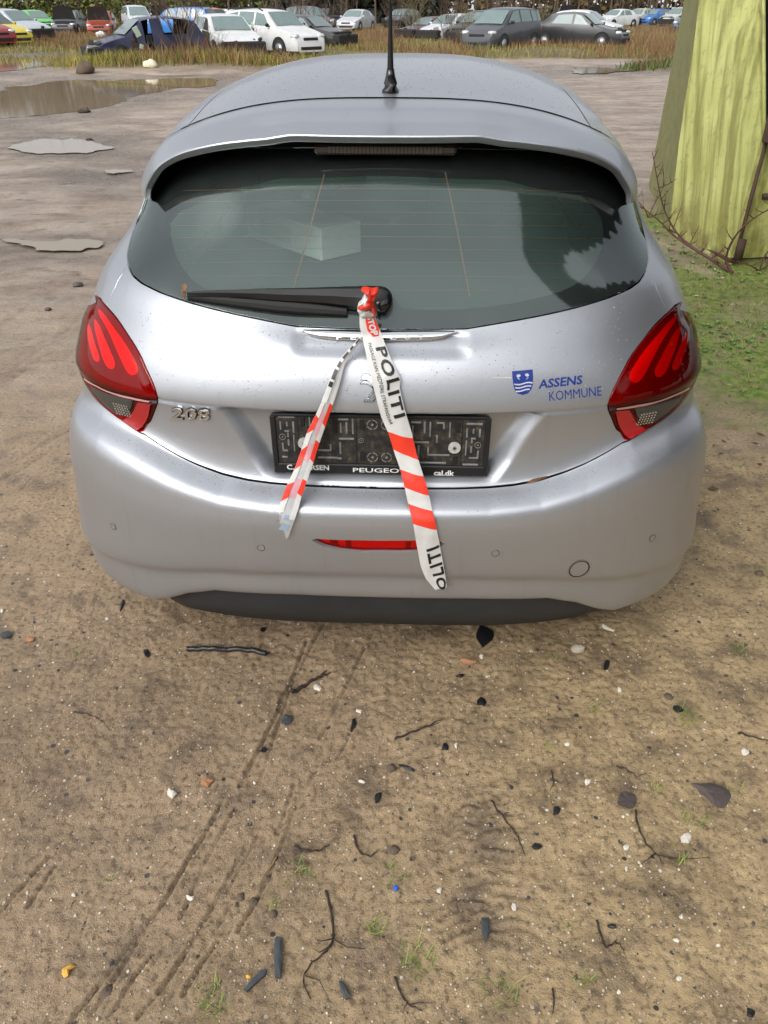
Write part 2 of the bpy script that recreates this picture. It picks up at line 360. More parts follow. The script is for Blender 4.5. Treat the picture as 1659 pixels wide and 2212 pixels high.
# hollow under the chrome handle bar
S[..., 1] += .010 * smoothstep(.205, .165, X) * smoothstep(.945, .965, Z) * (1 - smoothstep(.985, .996, Z)) * (S[..., 1] < .5)
S[..., 0] = np.maximum(S[..., 0], 0)
dq = np.gradient(S, axis=0); Sm = np.concatenate([S[:, 1:2] * [-1, 1, 1], S], 1); dp = np.gradient(Sm, axis=1)[:, 1:]
NR = np.cross(dp, dq); NR /= np.linalg.norm(NR, axis=2)[..., None] + 1e-12
NROW, NCOL = S.shape[:2]
def ev(pq, off=0.0):
    pq = np.asarray(pq, float); p = np.abs(pq[:, 0]); sg = np.where(pq[:, 0] < 0, -1.0, 1.0); q = np.clip(pq[:, 1], Q[0], Q[-1])
    ci = np.interp(p, Pc, np.arange(NCOL)); ri = np.interp(q, Q, np.arange(NROW))
    c0 = np.clip(ci.astype(int), 0, NCOL - 2); r0 = np.clip(ri.astype(int), 0, NROW - 2); fc = (ci - c0)[:, None]; fr = (ri - r0)[:, None]
    def bl(A): return (A[r0, c0] * (1 - fc) + A[r0, c0 + 1] * fc) * (1 - fr) + (A[r0 + 1, c0] * (1 - fc) + A[r0 + 1, c0 + 1] * fc) * fr
    P_ = bl(S).copy(); N_ = bl(NR).copy(); N_ /= np.linalg.norm(N_, axis=1)[:, None]
    P_[:, 0] *= sg; N_[:, 0] *= sg
    return P_ + N_ * (np.asarray(off)[:, None] if np.ndim(off) else off), N_
# ray casting against the right and left halves
def _bvh():
    V = S.reshape(-1, 3); idx = np.arange(NROW * NCOL).reshape(NROW, NCOL)
    F = np.stack([idx[:-1, :-1], idx[:-1, 1:], idx[1:, 1:], idx[1:, :-1]], -1).reshape(-1, 4)
    VL = V * [-1, 1, 1]
    VV = np.concatenate([V, VL]); FF = np.concatenate([F, F + len(V)])
    return BVHTree.FromPolygons(VV.tolist(), FF.tolist()), len(F)
BV, NF_ = _bvh()
def cast(o, d):
    loc, n, fi, dist = BV.ray_cast(Vector(o), Vector(d))
    if loc is None: return None
    sg = 1 if fi < NF_ else -1; f = fi % NF_; r, c = divmod(f, NCOL - 1)
    w = Vector((abs(loc.x), loc.y, loc.z)); a = Vector(S[r, c]); eu = Vector(S[r, c + 1]) - a; ev_ = Vector(S[r + 1, c]) - a; dd = w - a
    uu, uv, vv = eu.dot(eu), eu.dot(ev_), ev_.dot(ev_); du, dv = dd.dot(eu), dd.dot(ev_); den = uu * vv - uv * uv + 1e-18
    s_ = min(max((du * vv - dv * uv) / den, 0), 1); t_ = min(max((dv * uu - du * uv) / den, 0), 1)
    return (sg * (Pc[c] + s_ * (Pc[c + 1] - Pc[c])), Q[r] + t_ * (Q[r + 1] - Q[r]), loc)
def hit(u, v):
    h = cast(O_L, ray_l(u, v))
    if h is None: raise ValueError(f'ray {u},{v} misses the body')
    return (h[0], h[1])
def side(y, z):
    h = cast((3, y, z), (-1, 0, 0)); return (abs(h[0]), h[1])
def rear(x, z):
    h = cast((x, -2, z), (0, 1, 0)); return (h[0], h[1])
def L2R(pts): return [(abs(p), q) for p, q in pts]
def inpoly(pt, poly):
    x, y = pt[:, 0], pt[:, 1]; inside = np.zeros(len(pt), bool); P2 = np.array(poly); n = len(P2)
    for i in range(n):
        x1, y1 = P2[i]; x2, y2 = P2[(i + 1) % n]
        if y1 == y2: continue
        c = ((y1 > y) != (y2 > y)) & (x < (x2 - x1) * (y - y1) / (y2 - y1) + x1); inside ^= c
    return inside
def segdist(pt, poly):
    P2 = np.array(poly); n = len(P2); best = np.full(len(pt), 1e9)
    for i in range(n):
        a = P2[i]; b = P2[(i + 1) % n]; ab = b - a; L2 = ab @ ab
        if L2 < 1e-14: continue
        t = np.clip(((pt - a) @ ab) / L2, 0, 1); d = np.linalg.norm(pt - (a + t[:, None] * ab), axis=1); best = np.minimum(best, d)
    return best
def densify(poly, step):
    out = []; n = len(poly)
    for i in range(n):
        a = np.array(poly[i]); b = np.array(poly[(i + 1) % n]); m = max(1, int(np.linalg.norm(b - a) / step))
        for k in range(m): out.append(tuple(a + (b - a) * k / m))
    return out
def inset(poly, d):
    P2 = np.array(poly); n = len(P2); area = 0.5 * np.sum(P2[:, 0] * np.roll(P2[:, 1], -1) - np.roll(P2[:, 0], -1) * P2[:, 1]); sg = 1 if area > 0 else -1
    e = np.roll(P2, -1, 0) - P2; e /= np.linalg.norm(e, axis=1)[:, None] + 1e-12; nn = np.stack([-e[:, 1], e[:, 0]], 1) * sg
    b = nn + np.roll(nn, 1, 0); b /= np.maximum(np.linalg.norm(b, axis=1)[:, None], 1e-6); c = np.clip(np.sum(b * nn, 1), .5, 1)
    return [tuple(x) for x in P2 + b * (d / c)[:, None]]
# nodes of the base grid on both sides, thinned away from the detailed rear
_gp = []
for r in range(NROW):
    for c in range(NCOL):
        if c > 240 and (r % 2): continue
        _gp.append((Pc[c], Q[r]))
_gp = np.array(_gp); GRID = np.concatenate([_gp, _gp[_gp[:, 0] > 1e-6] * [-1, 1]])
def patch(name, outline, mat, parent, off=0.0, rim=0.0, gap=0.0, holes=(), step=0.008, bulge=0.0, bw=0.02, rimout=0.0, stride=1):
    ol = densify(outline, step)
    if gap: ol = inset(ol, gap)
    hs = [densify(h, step) for h in holes]
    P2 = np.array(ol); lo = P2.min(0); hi = P2.max(0)
    g = GRID[(GRID[:, 0] > lo[0]) & (GRID[:, 0] < hi[0]) & (GRID[:, 1] > lo[1]) & (GRID[:, 1] < hi[1])][::stride]
    if len(g):
        g = g[inpoly(g, ol)]
        for h in hs:
            if len(g): g = g[~inpoly(g, h)]
        if len(g): g = g[segdist(g, ol) > .0028]
        for h in hs:
            if len(g): g = g[segdist(g, h) > .0028]
    vs = [tuple(p) for p in ol]; ed = [(i, (i + 1) % len(ol)) for i in range(len(ol))]; loops = [list(range(len(ol)))]
    for h in hs:
        b = len(vs); vs += [tuple(p) for p in h]; ed += [(b + i, b + (i + 1) % len(h)) for i in range(len(h))]; loops.append(list(range(b, b + len(h))))
    vs += [tuple(p) for p in g]
    ov, oe, of, orig, _, _ = delaunay_2d_cdt([Vector(v) for v in vs], ed, [], 0, 1e-7)
    A = np.array([tuple(v) for v in ov]); F = np.array([tuple(f) for f in of]); cen = A[F].mean(1); keep = inpoly(cen, ol)
    for h in hs: keep &= ~inpoly(cen, h)
    F = F[keep]
    used = np.unique(F); remap = -np.ones(len(A), int); remap[used] = np.arange(len(used)); A = A[used]; F = remap[F]
    o_ = off
    if bulge: o_ = off + bulge * smoothstep(0, bw, segdist(A, ol))
    V, N = ev(A, o_)
    a, b, c = V[F[:, 0]], V[F[:, 1]], V[F[:, 2]]; fn = np.cross(b - a, c - a); flip = np.sum(fn * N[F[:, 0]], 1) < 0; F[flip] = F[flip][:, ::-1]
    F = [tuple(f) for f in F.tolist()]
    if bulge:                                           # real normals of the bulged sheet
        NN = np.zeros_like(V); Fa = np.array(F); fn = np.cross(V[Fa[:, 1]] - V[Fa[:, 0]], V[Fa[:, 2]] - V[Fa[:, 0]])
        for k in range(3): np.add.at(NN, Fa[:, k], fn)
        N = NN / (np.linalg.norm(NN, axis=1)[:, None] + 1e-12)
    V = V.tolist(); N = N.tolist()
    if rim:
        cnt = {}
        for f in F:
            for i in range(3):
                e = (f[i], f[(i + 1) % 3]); cnt[e] = 1
        bd = [e for e in cnt if (e[1], e[0]) not in cnt]
        ring = {}
        for e in bd:
            for i in e:
                if i not in ring:
                    v = np.array(V[i]); n_ = np.array(N[i]); ring[i] = (len(V), len(V) + 1)
                    V.append(V[i]); N.append([0, 0, 0]); V.append((v - n_ * rim).tolist()); N.append([0, 0, 0])
        for i, j in bd:
            a0, a1 = ring[i]; b0, b1 = ring[j]
            F.append((j, i, a1, b1)); wall = np.cross(np.array(V[a1]) - V[i], np.array(V[j]) - V[i]); wall = wall / (np.linalg.norm(wall) + 1e-12)
            for q_ in (a1, b1): N[q_] = (np.array(N[q_]) + wall).tolist()
        # rounded-looking edge: outline normals stay, wall normals belong to the inner ring
        for q_ in range(len(N)):
            l_ = np.linalg.norm(N[q_]);  N[q_] = (np.array(N[q_]) / l_).tolist() if l_ > 1e-9 else [0, 0, 1]
    return mesh(name, V, F, mat, parent, True, None, N)
def both(fn):                                            # run for the right (+1) and the left (-1) side
    return [fn(1), fn(-1)]
def mir(pts, s): return [(s * abs(p), q) for p, q in pts]

# ---- outlines traced on the body
bumper_top = L2R([hit(*p) for p in [(658, 1050), (588, 1045), (536, 1038), (484, 1026), (432, 1007), (387, 986), (345, 962), (311, 939), (300, 935)]])
lamp_low = L2R([hit(*p) for p in catmull([(300, 935), (276, 918), (241, 892), (213, 866), (192, 838)], 4)])
lamp_in = L2R([hit(*p) for p in [(311, 932), (325, 910), (338, 878)] + catmull([(341, 860), (333, 833), (318, 799), (300, 760), (276, 722), (252, 687), (229, 661)], 4) + [(217, 645), (207, 637)]])
gapline = L2R([hit(*p) for p in [(229, 661), (248, 622), (264, 592), (276, 569)]])
winlow = L2R([hit(*p) for p in [(641, 706), (554, 689), (484, 674), (415, 656), (345, 632), (305, 612), (286, 596), (277, 578)]])
winside = L2R([hit(*p) for p in [(1401, 562), (1396, 515), (1387, 478), (1374, 440)]])
c0 = hit(823, 713)[1]; b0 = hit(823, 1056)[1]
q_top = Q[-1]
pw = winside[-1][0]; qw = winside[-1][1]
wtop_q = rear(0, 1.335)[1]
winside += [(pw - .012, qw + .04), (pw - .035, wtop_q - .03), (pw - .07, wtop_q)]
top_in = winside[-1]
lamp_side = [side(.36, .985), side(.43, .955), side(.50, .90), side(.51, .855), side(.46, .828), side(.38, .812)]
lamp_out = lamp_in[-1:] + lamp_side
# bumper: half outline from centre bottom round to the wheel arch
def arch(yc, a0, a1, n=14, r=.335, zc=.30):
    out = []
    for k in range(n + 1):
        a = R(a0 + (a1 - a0) * k / n); out.append((yc + r * math.cos(a), zc + r * math.sin(a)))
    return out
YR, YFW = .665, 3.20
S_low = S[int(np.searchsorted(Q, qk[0]))]
qb = Q[0]
half_b = [(0, b0)] + bumper_top + lamp_low[1:]
pc_ = lamp_low[-1]
half_b += [side(.40, .775), side(.445, .70), side(.455, .60)]
half_b += [side(*p) for p in arch(YR, 130, 180, 8) if p[1] > .25]
pe = half_b[-1][0]
half_b += [(pe, qb), (0, qb)]
fog = [hit(*p) for p in [(671, 1167), (683, 1164), (720, 1166), (822, 1168), (920, 1167), (950, 1170), (962, 1175), (945, 1185), (915, 1192), (865, 1194), (780, 1194), (735, 1189), (700, 1181)]]
full_b = half_b + [(-p, q) for p, q in half_b[::-1] if abs(p) > 1e-6]
bumper = patch('rear_bumper', full_b, M_PAINT, car, rim=.012, gap=.0012, holes=[fog])
# fog lamp pocket
def ring_between(name, o1, d1, o2, d2, mat, parent, mid_off=None):
    n = len(o1); V1, N1 = ev(o1, -d1); V2, N2 = ev(o2, -d2); V = np.concatenate([V1, V2]).tolist()
    F = [(i, (i + 1) % n, n + (i + 1) % n, n + i) for i in range(n)]
    return mesh(name, V, F, mat, parent, True)
fd = densify(fog, .006); fin_ = inset(fd, .0045)
ring_between('fog_lamp_recess', fd, 0.0, fin_, .016, M_PAINT, bumper)
fl = patch('fog_lamp', inset(fd, .0042), M_LENS, car, off=-.006)
patch('reflector', inset(fd, .0042), M_CLAW, fl, off=-.014, step=.01)
for k in (0, 1, 5, 6):
    mbf = MB(); x = -.11 + k * .036; a = ev([rear(x, .513)], -.0125)[0][0]; mbf.box(a, (.012 if k % 2 else .02, .002, .018)); mbf.build('facet', M_LAMPRED, fl)
# diffuser
def diffuser():
    V = []; n = 60; prof = [(0, .006, -.03), (.2, .004, .16), (.55, .010, .55), (.9, .024, .93), (1.0, .06, 1.0), (1.0, .30, .9)]
    for i in range(n + 1):
        x = -.645 + 1.29 * i / n; ax = abs(x); zb = np.interp(ax, [0, .4, .54, .60, .645], [.206, .200, .198, .212, .246])
        zz0 = z0 = np.interp(ax, [0, .22, .43, .51, .57, .60, .645], [.343, .344, .334, .308, .275, .262, .252]) + .006; y0 = .028 + .38 * (1 - math.sqrt(1 - min(ax / .812, 1) ** 3))
        for t, dy, dz in prof: V.append((x, y0 + dy + .010, z0 + dz * (zb - z0)))
    m = len(prof); F = [(i * m + j, (i + 1) * m + j, (i + 1) * m + j + 1, i * m + j + 1) for i in range(n) for j in range(m - 1)]
    return mesh('diffuser', V, F, M_TRIM, car)
diffuser()
# parking sensors and towing-eye cover: thin rings standing in the bumper skin
def disc_on(name, u, v, r, parent):
    p0, q0 = hit(u, v); (P0,), (N0,) = ev([(p0, q0)]); n = Vector(N0); a = n.cross(Vector((0, 0, 1))).normalized(); b = a.cross(n); k = 32; V = []
    for rr, d in ((r * 1.06, .0013), (r, .0016), (r, .0014), (r * .88, .0013), (r * .88, .0010), (0, .0010)):
        for i in range(k):
            w_ = Vector(P0) + (a * math.cos(2 * math.pi * i / k) + b * math.sin(2 * math.pi * i / k)) * rr
            h_ = cast(w_ + n * .05, -n); V.append(h_[2] + n * d)
    F = [(j * k + i, (j + 1) * k + i, (j + 1) * k + (i + 1) % k, j * k + (i + 1) % k) for j in (0, 2, 4) for i in range(k)]
    fm = [1] * k + [2] * k + [0] * k
    return mesh(name, V, F, [M_PAINT, M_RIM, M_GAP], parent, True, fm)
for u, v in ((245, 1137), (564, 1183), (1070, 1195), (1409, 1162)): disc_on('parking_sensor', u, v, .0095, bumper)
disc_on('towing_eye_cover', 1251, 1229, .027, bumper)

# ---- tailgate, painted part
half_t = [(0, b0 + .004)] + [(p, q + .004) for p, q in bumper_top] + lamp_in[1:-3] + gapline + winlow[::-1] + [(0, c0)]
full_t = half_t + [(-p, q) for p, q in half_t[::-1] if abs(p) > 1e-6]
tailgate = patch('tailgate', full_t, M_PAINT, car, rim=.012, gap=.0014)
# ---- rear window: glass pane over a black printed band
half_w = [(0, c0 + .003)] + [(p, q + .003) for p, q in winlow] + winside + [(0, wtop_q)]
full_w = half_w + [(-p, q) for p, q in half_w[::-1] if abs(p) > 1e-6]
glass = patch('rear_window', full_w, M_GLASS, tailgate, off=-.001, rim=.004, gap=.0018)
clear_px = [(365, 480), (367, 510), (378, 550), (398, 585), (425, 612), (465, 628), (560, 634), (700, 636), (838, 638), (852, 645), (862, 660), (878, 667), (960, 668), (1060, 661), (1150, 645), (1230, 620), (1275, 585), (1298, 545), (1306, 505), (1300, 465), (1280, 440)]
clear = [hit(*p) for p in catmull(clear_px, 4)]
qa = rear(0, 1.275)[1]
clear += [(clear[-1][0] - .03, clear[-1][1] + .03), (.42, qa - .02), (.34, qa), (0, qa + .005), (-.30, qa), (-.42, qa - .025), (clear[0][0] + .025, clear[0][1] + .035)]
patch('printed_band', inset(full_w, .002), M_FRIT, glass, off=-.005, holes=[clear])
M_FOG = None
def fogfilm():
    t = NT('condensation'); tr = t.n('ShaderNodeBsdfTransparent'); df = t.n('ShaderNodeBsdfDiffuse'); df.inputs[0].default_value = (.46, .66, .58, 1); ms = t.n('ShaderNodeMixShader')
    t.l(t.ramp(t.noise(5, 5), [(.3, .07), (.7, .12)]), ms.inputs[0]); t.l(tr.outputs[0], ms.inputs[1]); t.l(df.outputs[0], ms.inputs[2]); t.l(ms.outputs[0], t.out.inputs[0]); return t.m
patch('condensation_film', inset(densify(clear, .01), .001), fogfilm(), glass, off=-.0045)
def strip_on(name, pxs, w, mat, parent, off):
    pts = [hit(*p) for p in catmull(pxs, 6)] if len(pxs) > 2 else [hit(*p) for p in pxs]
    P2 = np.array(pts); d = np.gradient(P2, axis=0); d /= np.linalg.norm(d, axis=1)[:, None]; nn = np.stack([-d[:, 1], d[:, 0]], 1) * w / 2
    V = np.concatenate([ev(P2 + nn, off)[0], ev(P2 - nn, off)[0]]).tolist(); n = len(pts)
    return V, [(i, i + 1, n + i + 1, n + i) for i in range(n - 1)]
for i, v in enumerate((407, 432, 457, 483, 509, 536, 564, 594, 624)):
    uL = np.interp(v, [400, 480, 560, 625], [395, 366, 386, 455]); uR = np.interp(v, [400, 480, 560, 625], [1265, 1300, 1290, 1215])
    V, F = strip_on('w', [(uL, v + 3), (600, v), (823, v - 1 + i * .4), (1050, v + 2), (uR, v + 5)], .0013, None, None, -.003); mesh('heater_line', V, F, M_WIRE, glass)
for pts in ([(700, 375), (672, 480), (632, 628)], [(962, 370), (985, 480), (1015, 640)]):
    V, F = strip_on('w', pts, .004, None, None, -.0033); mesh('heater_busbar', V, F, M_WIRE, glass)

# ---- tail lamps
claws = [[(214, 668), (226, 678), (246, 706), (272, 742), (294, 780), (300, 797), (296, 808), (284, 810), (272, 796), (256, 762), (236, 716), (218, 684)],
         [(206, 690), (216, 702), (228, 730), (242, 762), (250, 782), (248, 795), (237, 796), (226, 780), (215, 745), (207, 712)],
         [(193, 700), (200, 716), (208, 744), (217, 772), (214, 782), (204, 776), (196, 750), (191, 722)]]
smoke = [(199, 829), (241, 848), (292, 861), (288, 878), (280, 890), (268, 897), (254, 891), (232, 872), (210, 848)]
def lamp(s):
    ol = mir(lamp_low[::1], s) + mir([lamp_side[-1]], s) + mir(lamp_side[:-1][::-1], s) + mir(lamp_in[::-1], s)
    lp = patch('tail_lamp', ol, M_LENS, car, off=.0045, rim=.014, gap=.002, bulge=.0035, bw=.03)
    lp['label'] = 'red tail lamp beside the blue lettering' if s > 0 else 'red tail lamp on the side of the model number badge'
    patch('lamp_backing', inset(densify(ol, .01), .003), M_LAMPDARK, lp, off=.001, rim=.010)
    for c in claws: patch('light_claw', mir([hit(*p) for p in catmull(c, 3, True)], s), M_CLAW, lp, off=.0025, step=.006)
    patch('reverse_lamp', mir([hit(*p) for p in smoke], s), M_LAMPSMOKE, lp, off=.0084, bulge=.0015, bw=.01)
    # red reflector wedge and chrome-pink divider
    w = [(303, 865), (331, 866), (326, 893), (313, 920), (300, 930), (284, 920), (262, 904), (272, 908), (286, 898), (296, 880)]
    patch('reflector', mir([hit(*p) for p in w], s), M_LAMPRED, lp, off=.0090)
    dv = [(189, 817), (215, 832), (241, 844), (283, 855), (326, 863), (327, 860), (284, 851), (242, 840), (216, 828), (190, 813)]
    patch('trim_line', mir([hit(*p) for p in dv], s), M_LAMPLINE, lp, off=.0098, step=.004)
    fc = MB()
    for i in range(6):
        for j in range(5):
            u = 253 + i * 5.5 + j * 2; v = 868 + j * 5.5 + i * 1.2
            p = mir([hit(u, v)], s); (P0,), (N0,) = ev(p, .0105); fc.box(P0, (.0035, .0035, .0035), rot=Matrix.Rotation(.6, 3, 'Y'))
    fc.build('bulb_facets', M_CHROME, lp)
    return lp
both(lamp)
# ---- body shell: quarter panels, doors, front
side_win = [
 [(.93, 1.06), (1.02, 1.16), (1.12, 1.27), (1.20, 1.315), (1.42, 1.325), (1.42, 1.04)],
 [(1.50, 1.04), (1.50, 1.325), (1.80, 1.315), (1.98, 1.25), (2.12, 1.15), (2.26, 1.05), (2.28, 1.03)]]
def shell(s):
    ol = [top_in] if False else []
    ol += winside[::-1] + gapline[::-1] + lamp_in[-3:] + lamp_side + lamp_low[-1:] + [side(.40, .775), side(.445, .70), side(.455, .60)]
    ol += [side(*p) for p in arch(YR, 130, 16, 22)] + [(side(YR + .34, .30)[0], qb)]
    pf0 = side(YFW - .34, .30)[0]
    ol += [(pf0, qb)] + [side(*p) for p in arch(YFW, 164, 16, 22)]
    pf = side(YFW + .335, .40)[0]
    ol += [(pf, qb), (Pc[-1], qb), (Pc[-1], q_top), (winside[-1][0], q_top)]
    hs = [[side(*p) for p in w] for w in side_win]
    wsq0 = Q[int(np.searchsorted(Q, qk[14]))] + .012
    ws = [(Pc[-1] - .001, wsq0), (Pc[-1] - .001, q_top - .02), (Pc[-1] - .42, q_top - .02), (Pc[-1] - .56, wsq0)]
    ol2 = mir(ol, s)
    b = patch('body_side', ol2, M_PAINT, car, rim=.010, gap=.0012, holes=[mir(h, s) for h in hs + [ws]], step=.012)
    for h in hs: patch('side_window', mir(h, s), M_SIDEGLASS, b, off=-.006, step=.02)
    patch('windscreen_half', mir(ws, s), M_SIDEGLASS, b, off=-.006, step=.03)
    return b
both(shell)
# header above the glass, black, under the spoiler
hd = [(winside[-1][0], wtop_q + .001), (winside[-1][0], q_top), (-winside[-1][0], q_top), (-winside[-1][0], wtop_q + .001)]
patch('window_header', hd, M_GAP, car, off=-.002)
# dark inner shell so that panel gaps read black
def inner(s):
    ol = [(0, qb), (0, c0 - .01)] + [(p, q - .01) for p, q in winlow] + [(gapline[-1][0] + .01, gapline[-1][1])] + [side(.42, 1.03), side(.8, 1.0), side(.8, .70), side(.4, .62), side(.36, .5), (side(.33, .4)[0], qb)]
    mesh_o = patch('gap_darkening_shell', mir(ol, s), M_GAP, car, off=-.05, step=.012, stride=2); return mesh_o
both(inner)
# ---- roof
def zroof(y): return np.interp(y, [.36, .47, .60, .75, .90, 1.05, 1.2, 1.35, 1.5, 1.7, 1.9, 2.0], [1.362, 1.378, 1.416, 1.437, 1.451, 1.461, 1.4665, 1.4685, 1.468, 1.462, 1.446, 1.432])
def rgrid(name, ys, x0, x1, nx, mat, off=0.0, parent=car):
    V = []; kern = np.linspace(-.08, .08, 9)
    for y in ys:
        zc = np.mean([zroof(min(max(y + k, .6), 2.0)) for k in kern])
        zc += .5 * (zroof(y) - zc) * (1 if y < .7 else 0)
        for i in range(nx + 1):
            x = x0 + (x1 - x0) * i / nx; V.append((x, y + .05 * (x / .55) ** 2 * (1 if y > 1.8 else 0), zc - .085 * (abs(x) / .548) ** 3.0 - off))
    n = nx + 1; F = [(i * n + j, i * n + j + 1, (i + 1) * n + j + 1, (i + 1) * n + j) for i in range(len(ys) - 1) for j in range(nx)]
    return mesh(name, V, F, mat, parent)
ysr = np.linspace(.602, 1.97, 70)
roof = rgrid('roof', ysr, -.492, .492, 70, M_PAINT)
rgrid('roof_rail', np.linspace(.60, 1.97, 70), .4955, .552, 12, M_PAINT); rgrid('roof_rail', np.linspace(.60, 1.97, 70), -.552, -.4955, 12, M_PAINT)
rgrid('headliner', np.linspace(.50, 1.97, 20), -.54, .54, 24, simple('headliner_cloth', (.32, .32, .31), .9), off=.022)
# ---- roof spoiler: lofted from the roof seam to its trailing edge, with side fins
edge_px = [(842, 293), (730, 292), (640, 290), (612, 292), (575, 298), (533, 302), (464, 311), (394, 328), (348, 353), (325, 381), (313, 408), (314, 430)]
edge_y = [.345, .345, .348, .352, .358, .365, .378, .405, .432, .452, .466, .474]
E0 = [at_y(u, v, y) for (u, v), y in zip(edge_px, edge_y)]
Eh = [(abs(p.x) if i else 0.0, p.y, p.z) for i, p in enumerate(E0)]
Bh = [(0, .598, 1.4155), (.12, .598, 1.4152), (.2, .598, 1.412), (.25, .598, 1.408), (.30, .598, 1.403), (.36, .598, 1.393), (.43, .598, 1.376), (.492, .600, 1.356), (.548, .615, 1.331), (.592, .63, 1.295), (.622, .63, 1.25), (.628, .60, 1.205)]
Bh = [(x, y, (float(zroof(.6)) - .085 * (x / .548) ** 3 - .001) if x < .55 else z) for x, y, z in Bh]
Ec = np.array(catmull(Eh, 6)); Bc = np.array(catmull(Bh, 6))
def spoiler():
    h = len(Ec); cols = [(-1, i) for i in range(h - 1, 0, -1)] + [(1, i) for i in range(h)]
    V = []; m = 0
    for s, i in cols:
        e = Ec[i]; b = Bc[i]; fin = i / (h - 1); pts = []
        nrm = np.array([0, 0, 1.0]) * (1 - smoothstep(.55, .85, fin)) + np.array([1.0, 0, .25]) * smoothstep(.55, .85, fin); nrm /= np.linalg.norm(nrm)
        for t in np.linspace(0, 1, 13):
            k = b * (1 - t) + e * t
            k = k + nrm * (.010 * math.sin(math.pi * t) ** 1.2 * (1 - .55 * (1 - smoothstep(.3, .7, fin)) * (t > .5)))
            if fin < .6: k = k + np.array([0, 0, 1]) * (-.009) * math.sin(math.pi * min(max((t - .45) / .55, 0), 1)) * (1 - smoothstep(.35, .6, fin))
            pts.append(k)
        inw = np.array([0, .0, -1.0]) * (1 - smoothstep(.6, .9, fin)) + np.array([-1.0, 0.0, -.2]) * smoothstep(.6, .9, fin)
        th = .017 * (1 - .35 * smoothstep(.8, 1, fin))
        pts.append(e + inw * .003 + np.array([0, -.001, 0])); pts.append(e + inw * th * .8 + np.array([0, .008, 0])); pts.append(e + inw * th + np.array([0, .014, 0]))
        pts.append(e + inw * th * 1.1 + (b - e) * .45 + np.array([0, 0, -.012])); pts.append(b + inw * .06)
        m = len(pts); V += [(s * q[0], q[1], q[2]) for q in pts]
    F = []; fm = []
    for i in range(len(cols) - 1):
        for j in range(m - 1): F.append((i * m + j, i * m + j + 1, (i + 1) * m + j + 1, (i + 1) * m + j)); fm.append(0 if j < m - 3 else 1)
    o = mesh('roof_spoiler', V, F, [M_PAINT, M_GLOSSBLK], car, True, fm); return o
spo = spoiler()
sm = spo.modifiers.new('edge', 'EDGE_SPLIT'); sm.split_angle = R(50)
# high stop lamp under the spoiler lip
bl = MB(); Pm = at_y(830, 321, .40); bl.box((0.0, .405, Pm.z - .002), (.322, .022, .022), bev=.006)
hb = bl.build('high_brake_lamp', simple('stop_lamp_housing', (.05, .045, .045), .25, coat=.5), car)
bl = MB()
for i in range(30): bl.box((-.125 + i * .0086, .3935, Pm.z - .002), (.0064, .002, .014))
bl.build('lens_ribs', simple('stop_lamp_ribs', (.09, .075, .072), .3), hb)
# ---- antenna
ab = Vector((.004, .655, float(zroof(.655)) + .001))
am = MB(); am.tube([ab + Vector((0, 0, -.006)), ab + Vector((0, 0, .004)), ab + Vector((0, -.002, .018)), ab + Vector((0, -.006, .035)), ab + Vector((0, -.009, .05))], [.0215, .0205, .0165, .0115, .009], 20)
an = am.build('antenna_base', M_GLOSSBLK, car, True)
am = MB(); pts = [ab + Vector((0, -.009 - .42 * t * .30, .048 + .42 * t * .95)) for t in np.linspace(0, 1, 60)]
am.tube(pts, [.0078 - .0048 * min(t * 3, 1) + (.0012 if (i % 2 and i > 14) else 0) for i, t in enumerate(np.linspace(0, 1, 60))], 10)
am.build('antenna_rod', M_BLACK, an, True)
# ---- chrome handle bar with spaced letters
gpx = [(656, 711), (700, 715), (760, 717), (823, 718), (890, 717), (940, 716), (984, 714), (972, 725), (958, 731), (930, 735), (846, 737), (710, 734), (680, 729), (667, 721)]
def bar_pt(u, v, d=0.0):
    y = .150
    for _ in range(4): P_ = at_y(u, v, y); y = .146 + .30 * P_.x ** 2 + .55 * (P_.z - .985)
    P_.y -= d; return P_
def handle_bar():
    us = np.concatenate([[656, 660, 668], np.linspace(684, 956, 20), [972, 980, 984]]); V = []
    vt = np.interp(us, [656, 823, 984], [711.5, 716, 714.5]); vb = np.interp(us, [656, 662, 680, 710, 823, 930, 958, 976, 984], [713.5, 719, 728, 733, 737, 735, 731, 722, 716.5])
    for u, a, b in zip(us, vt, vb):
        for k, d in ((0, -.012), (0, .001), (.10, .005), (.5, .0065), (.85, .0045), (1, .0), (1, -.012)): V.append(bar_pt(u, a + (b - a) * k, d))
    m = 7; n = len(us); F = [(i * m + j, i * m + j + 1, (i + 1) * m + j + 1, (i + 1) * m + j) for i in range(n - 1) for j in range(m - 1)] + [tuple(range(m)), tuple((n - 1) * m + j for j in range(m))[::-1]]
    return mesh('handle_bar', V, F, M_CHROME, tailgate, True)
bar = handle_bar()
def text_on(name, txt, quad, mat, parent, off=.0008, bold=0.0, thick=0.0, spacing=1.0):
    """quad: photo positions of the word's bottom-left, bottom-right, top-left corners; the word is laid on the body surface there"""
    V2, F = text_geo(txt, bold, spacing); (bx, by), (rx, ry), (tx, ty) = quad
    pq = [hit(bx + (rx - bx) * x + (tx - bx) * y, by + (ry - by) * x + (ty - by) * y) for x, y in V2]
    V, N = ev(pq, off); 
    V = V.tolist(); F = list(F)
    if thick: V, F = thicken(V, F, N, thick)
    return mesh(name, V, F, mat, parent, False)
def thicken(V, F, N, th):
    n = len(V); W = [tuple(np.array(v) - np.array(k) * th) for v, k in zip(V, N)]; cnt = set()
    for f in F:
        for i in range(len(f)): cnt.add((f[i], f[(i + 1) % len(f)]))
    F2 = list(F) + [tuple(i + n for i in f[::-1]) for f in F] + [(b, a, a + n, b + n) for a, b in cnt if (b, a) not in cnt]
    return list(V) + W, F2
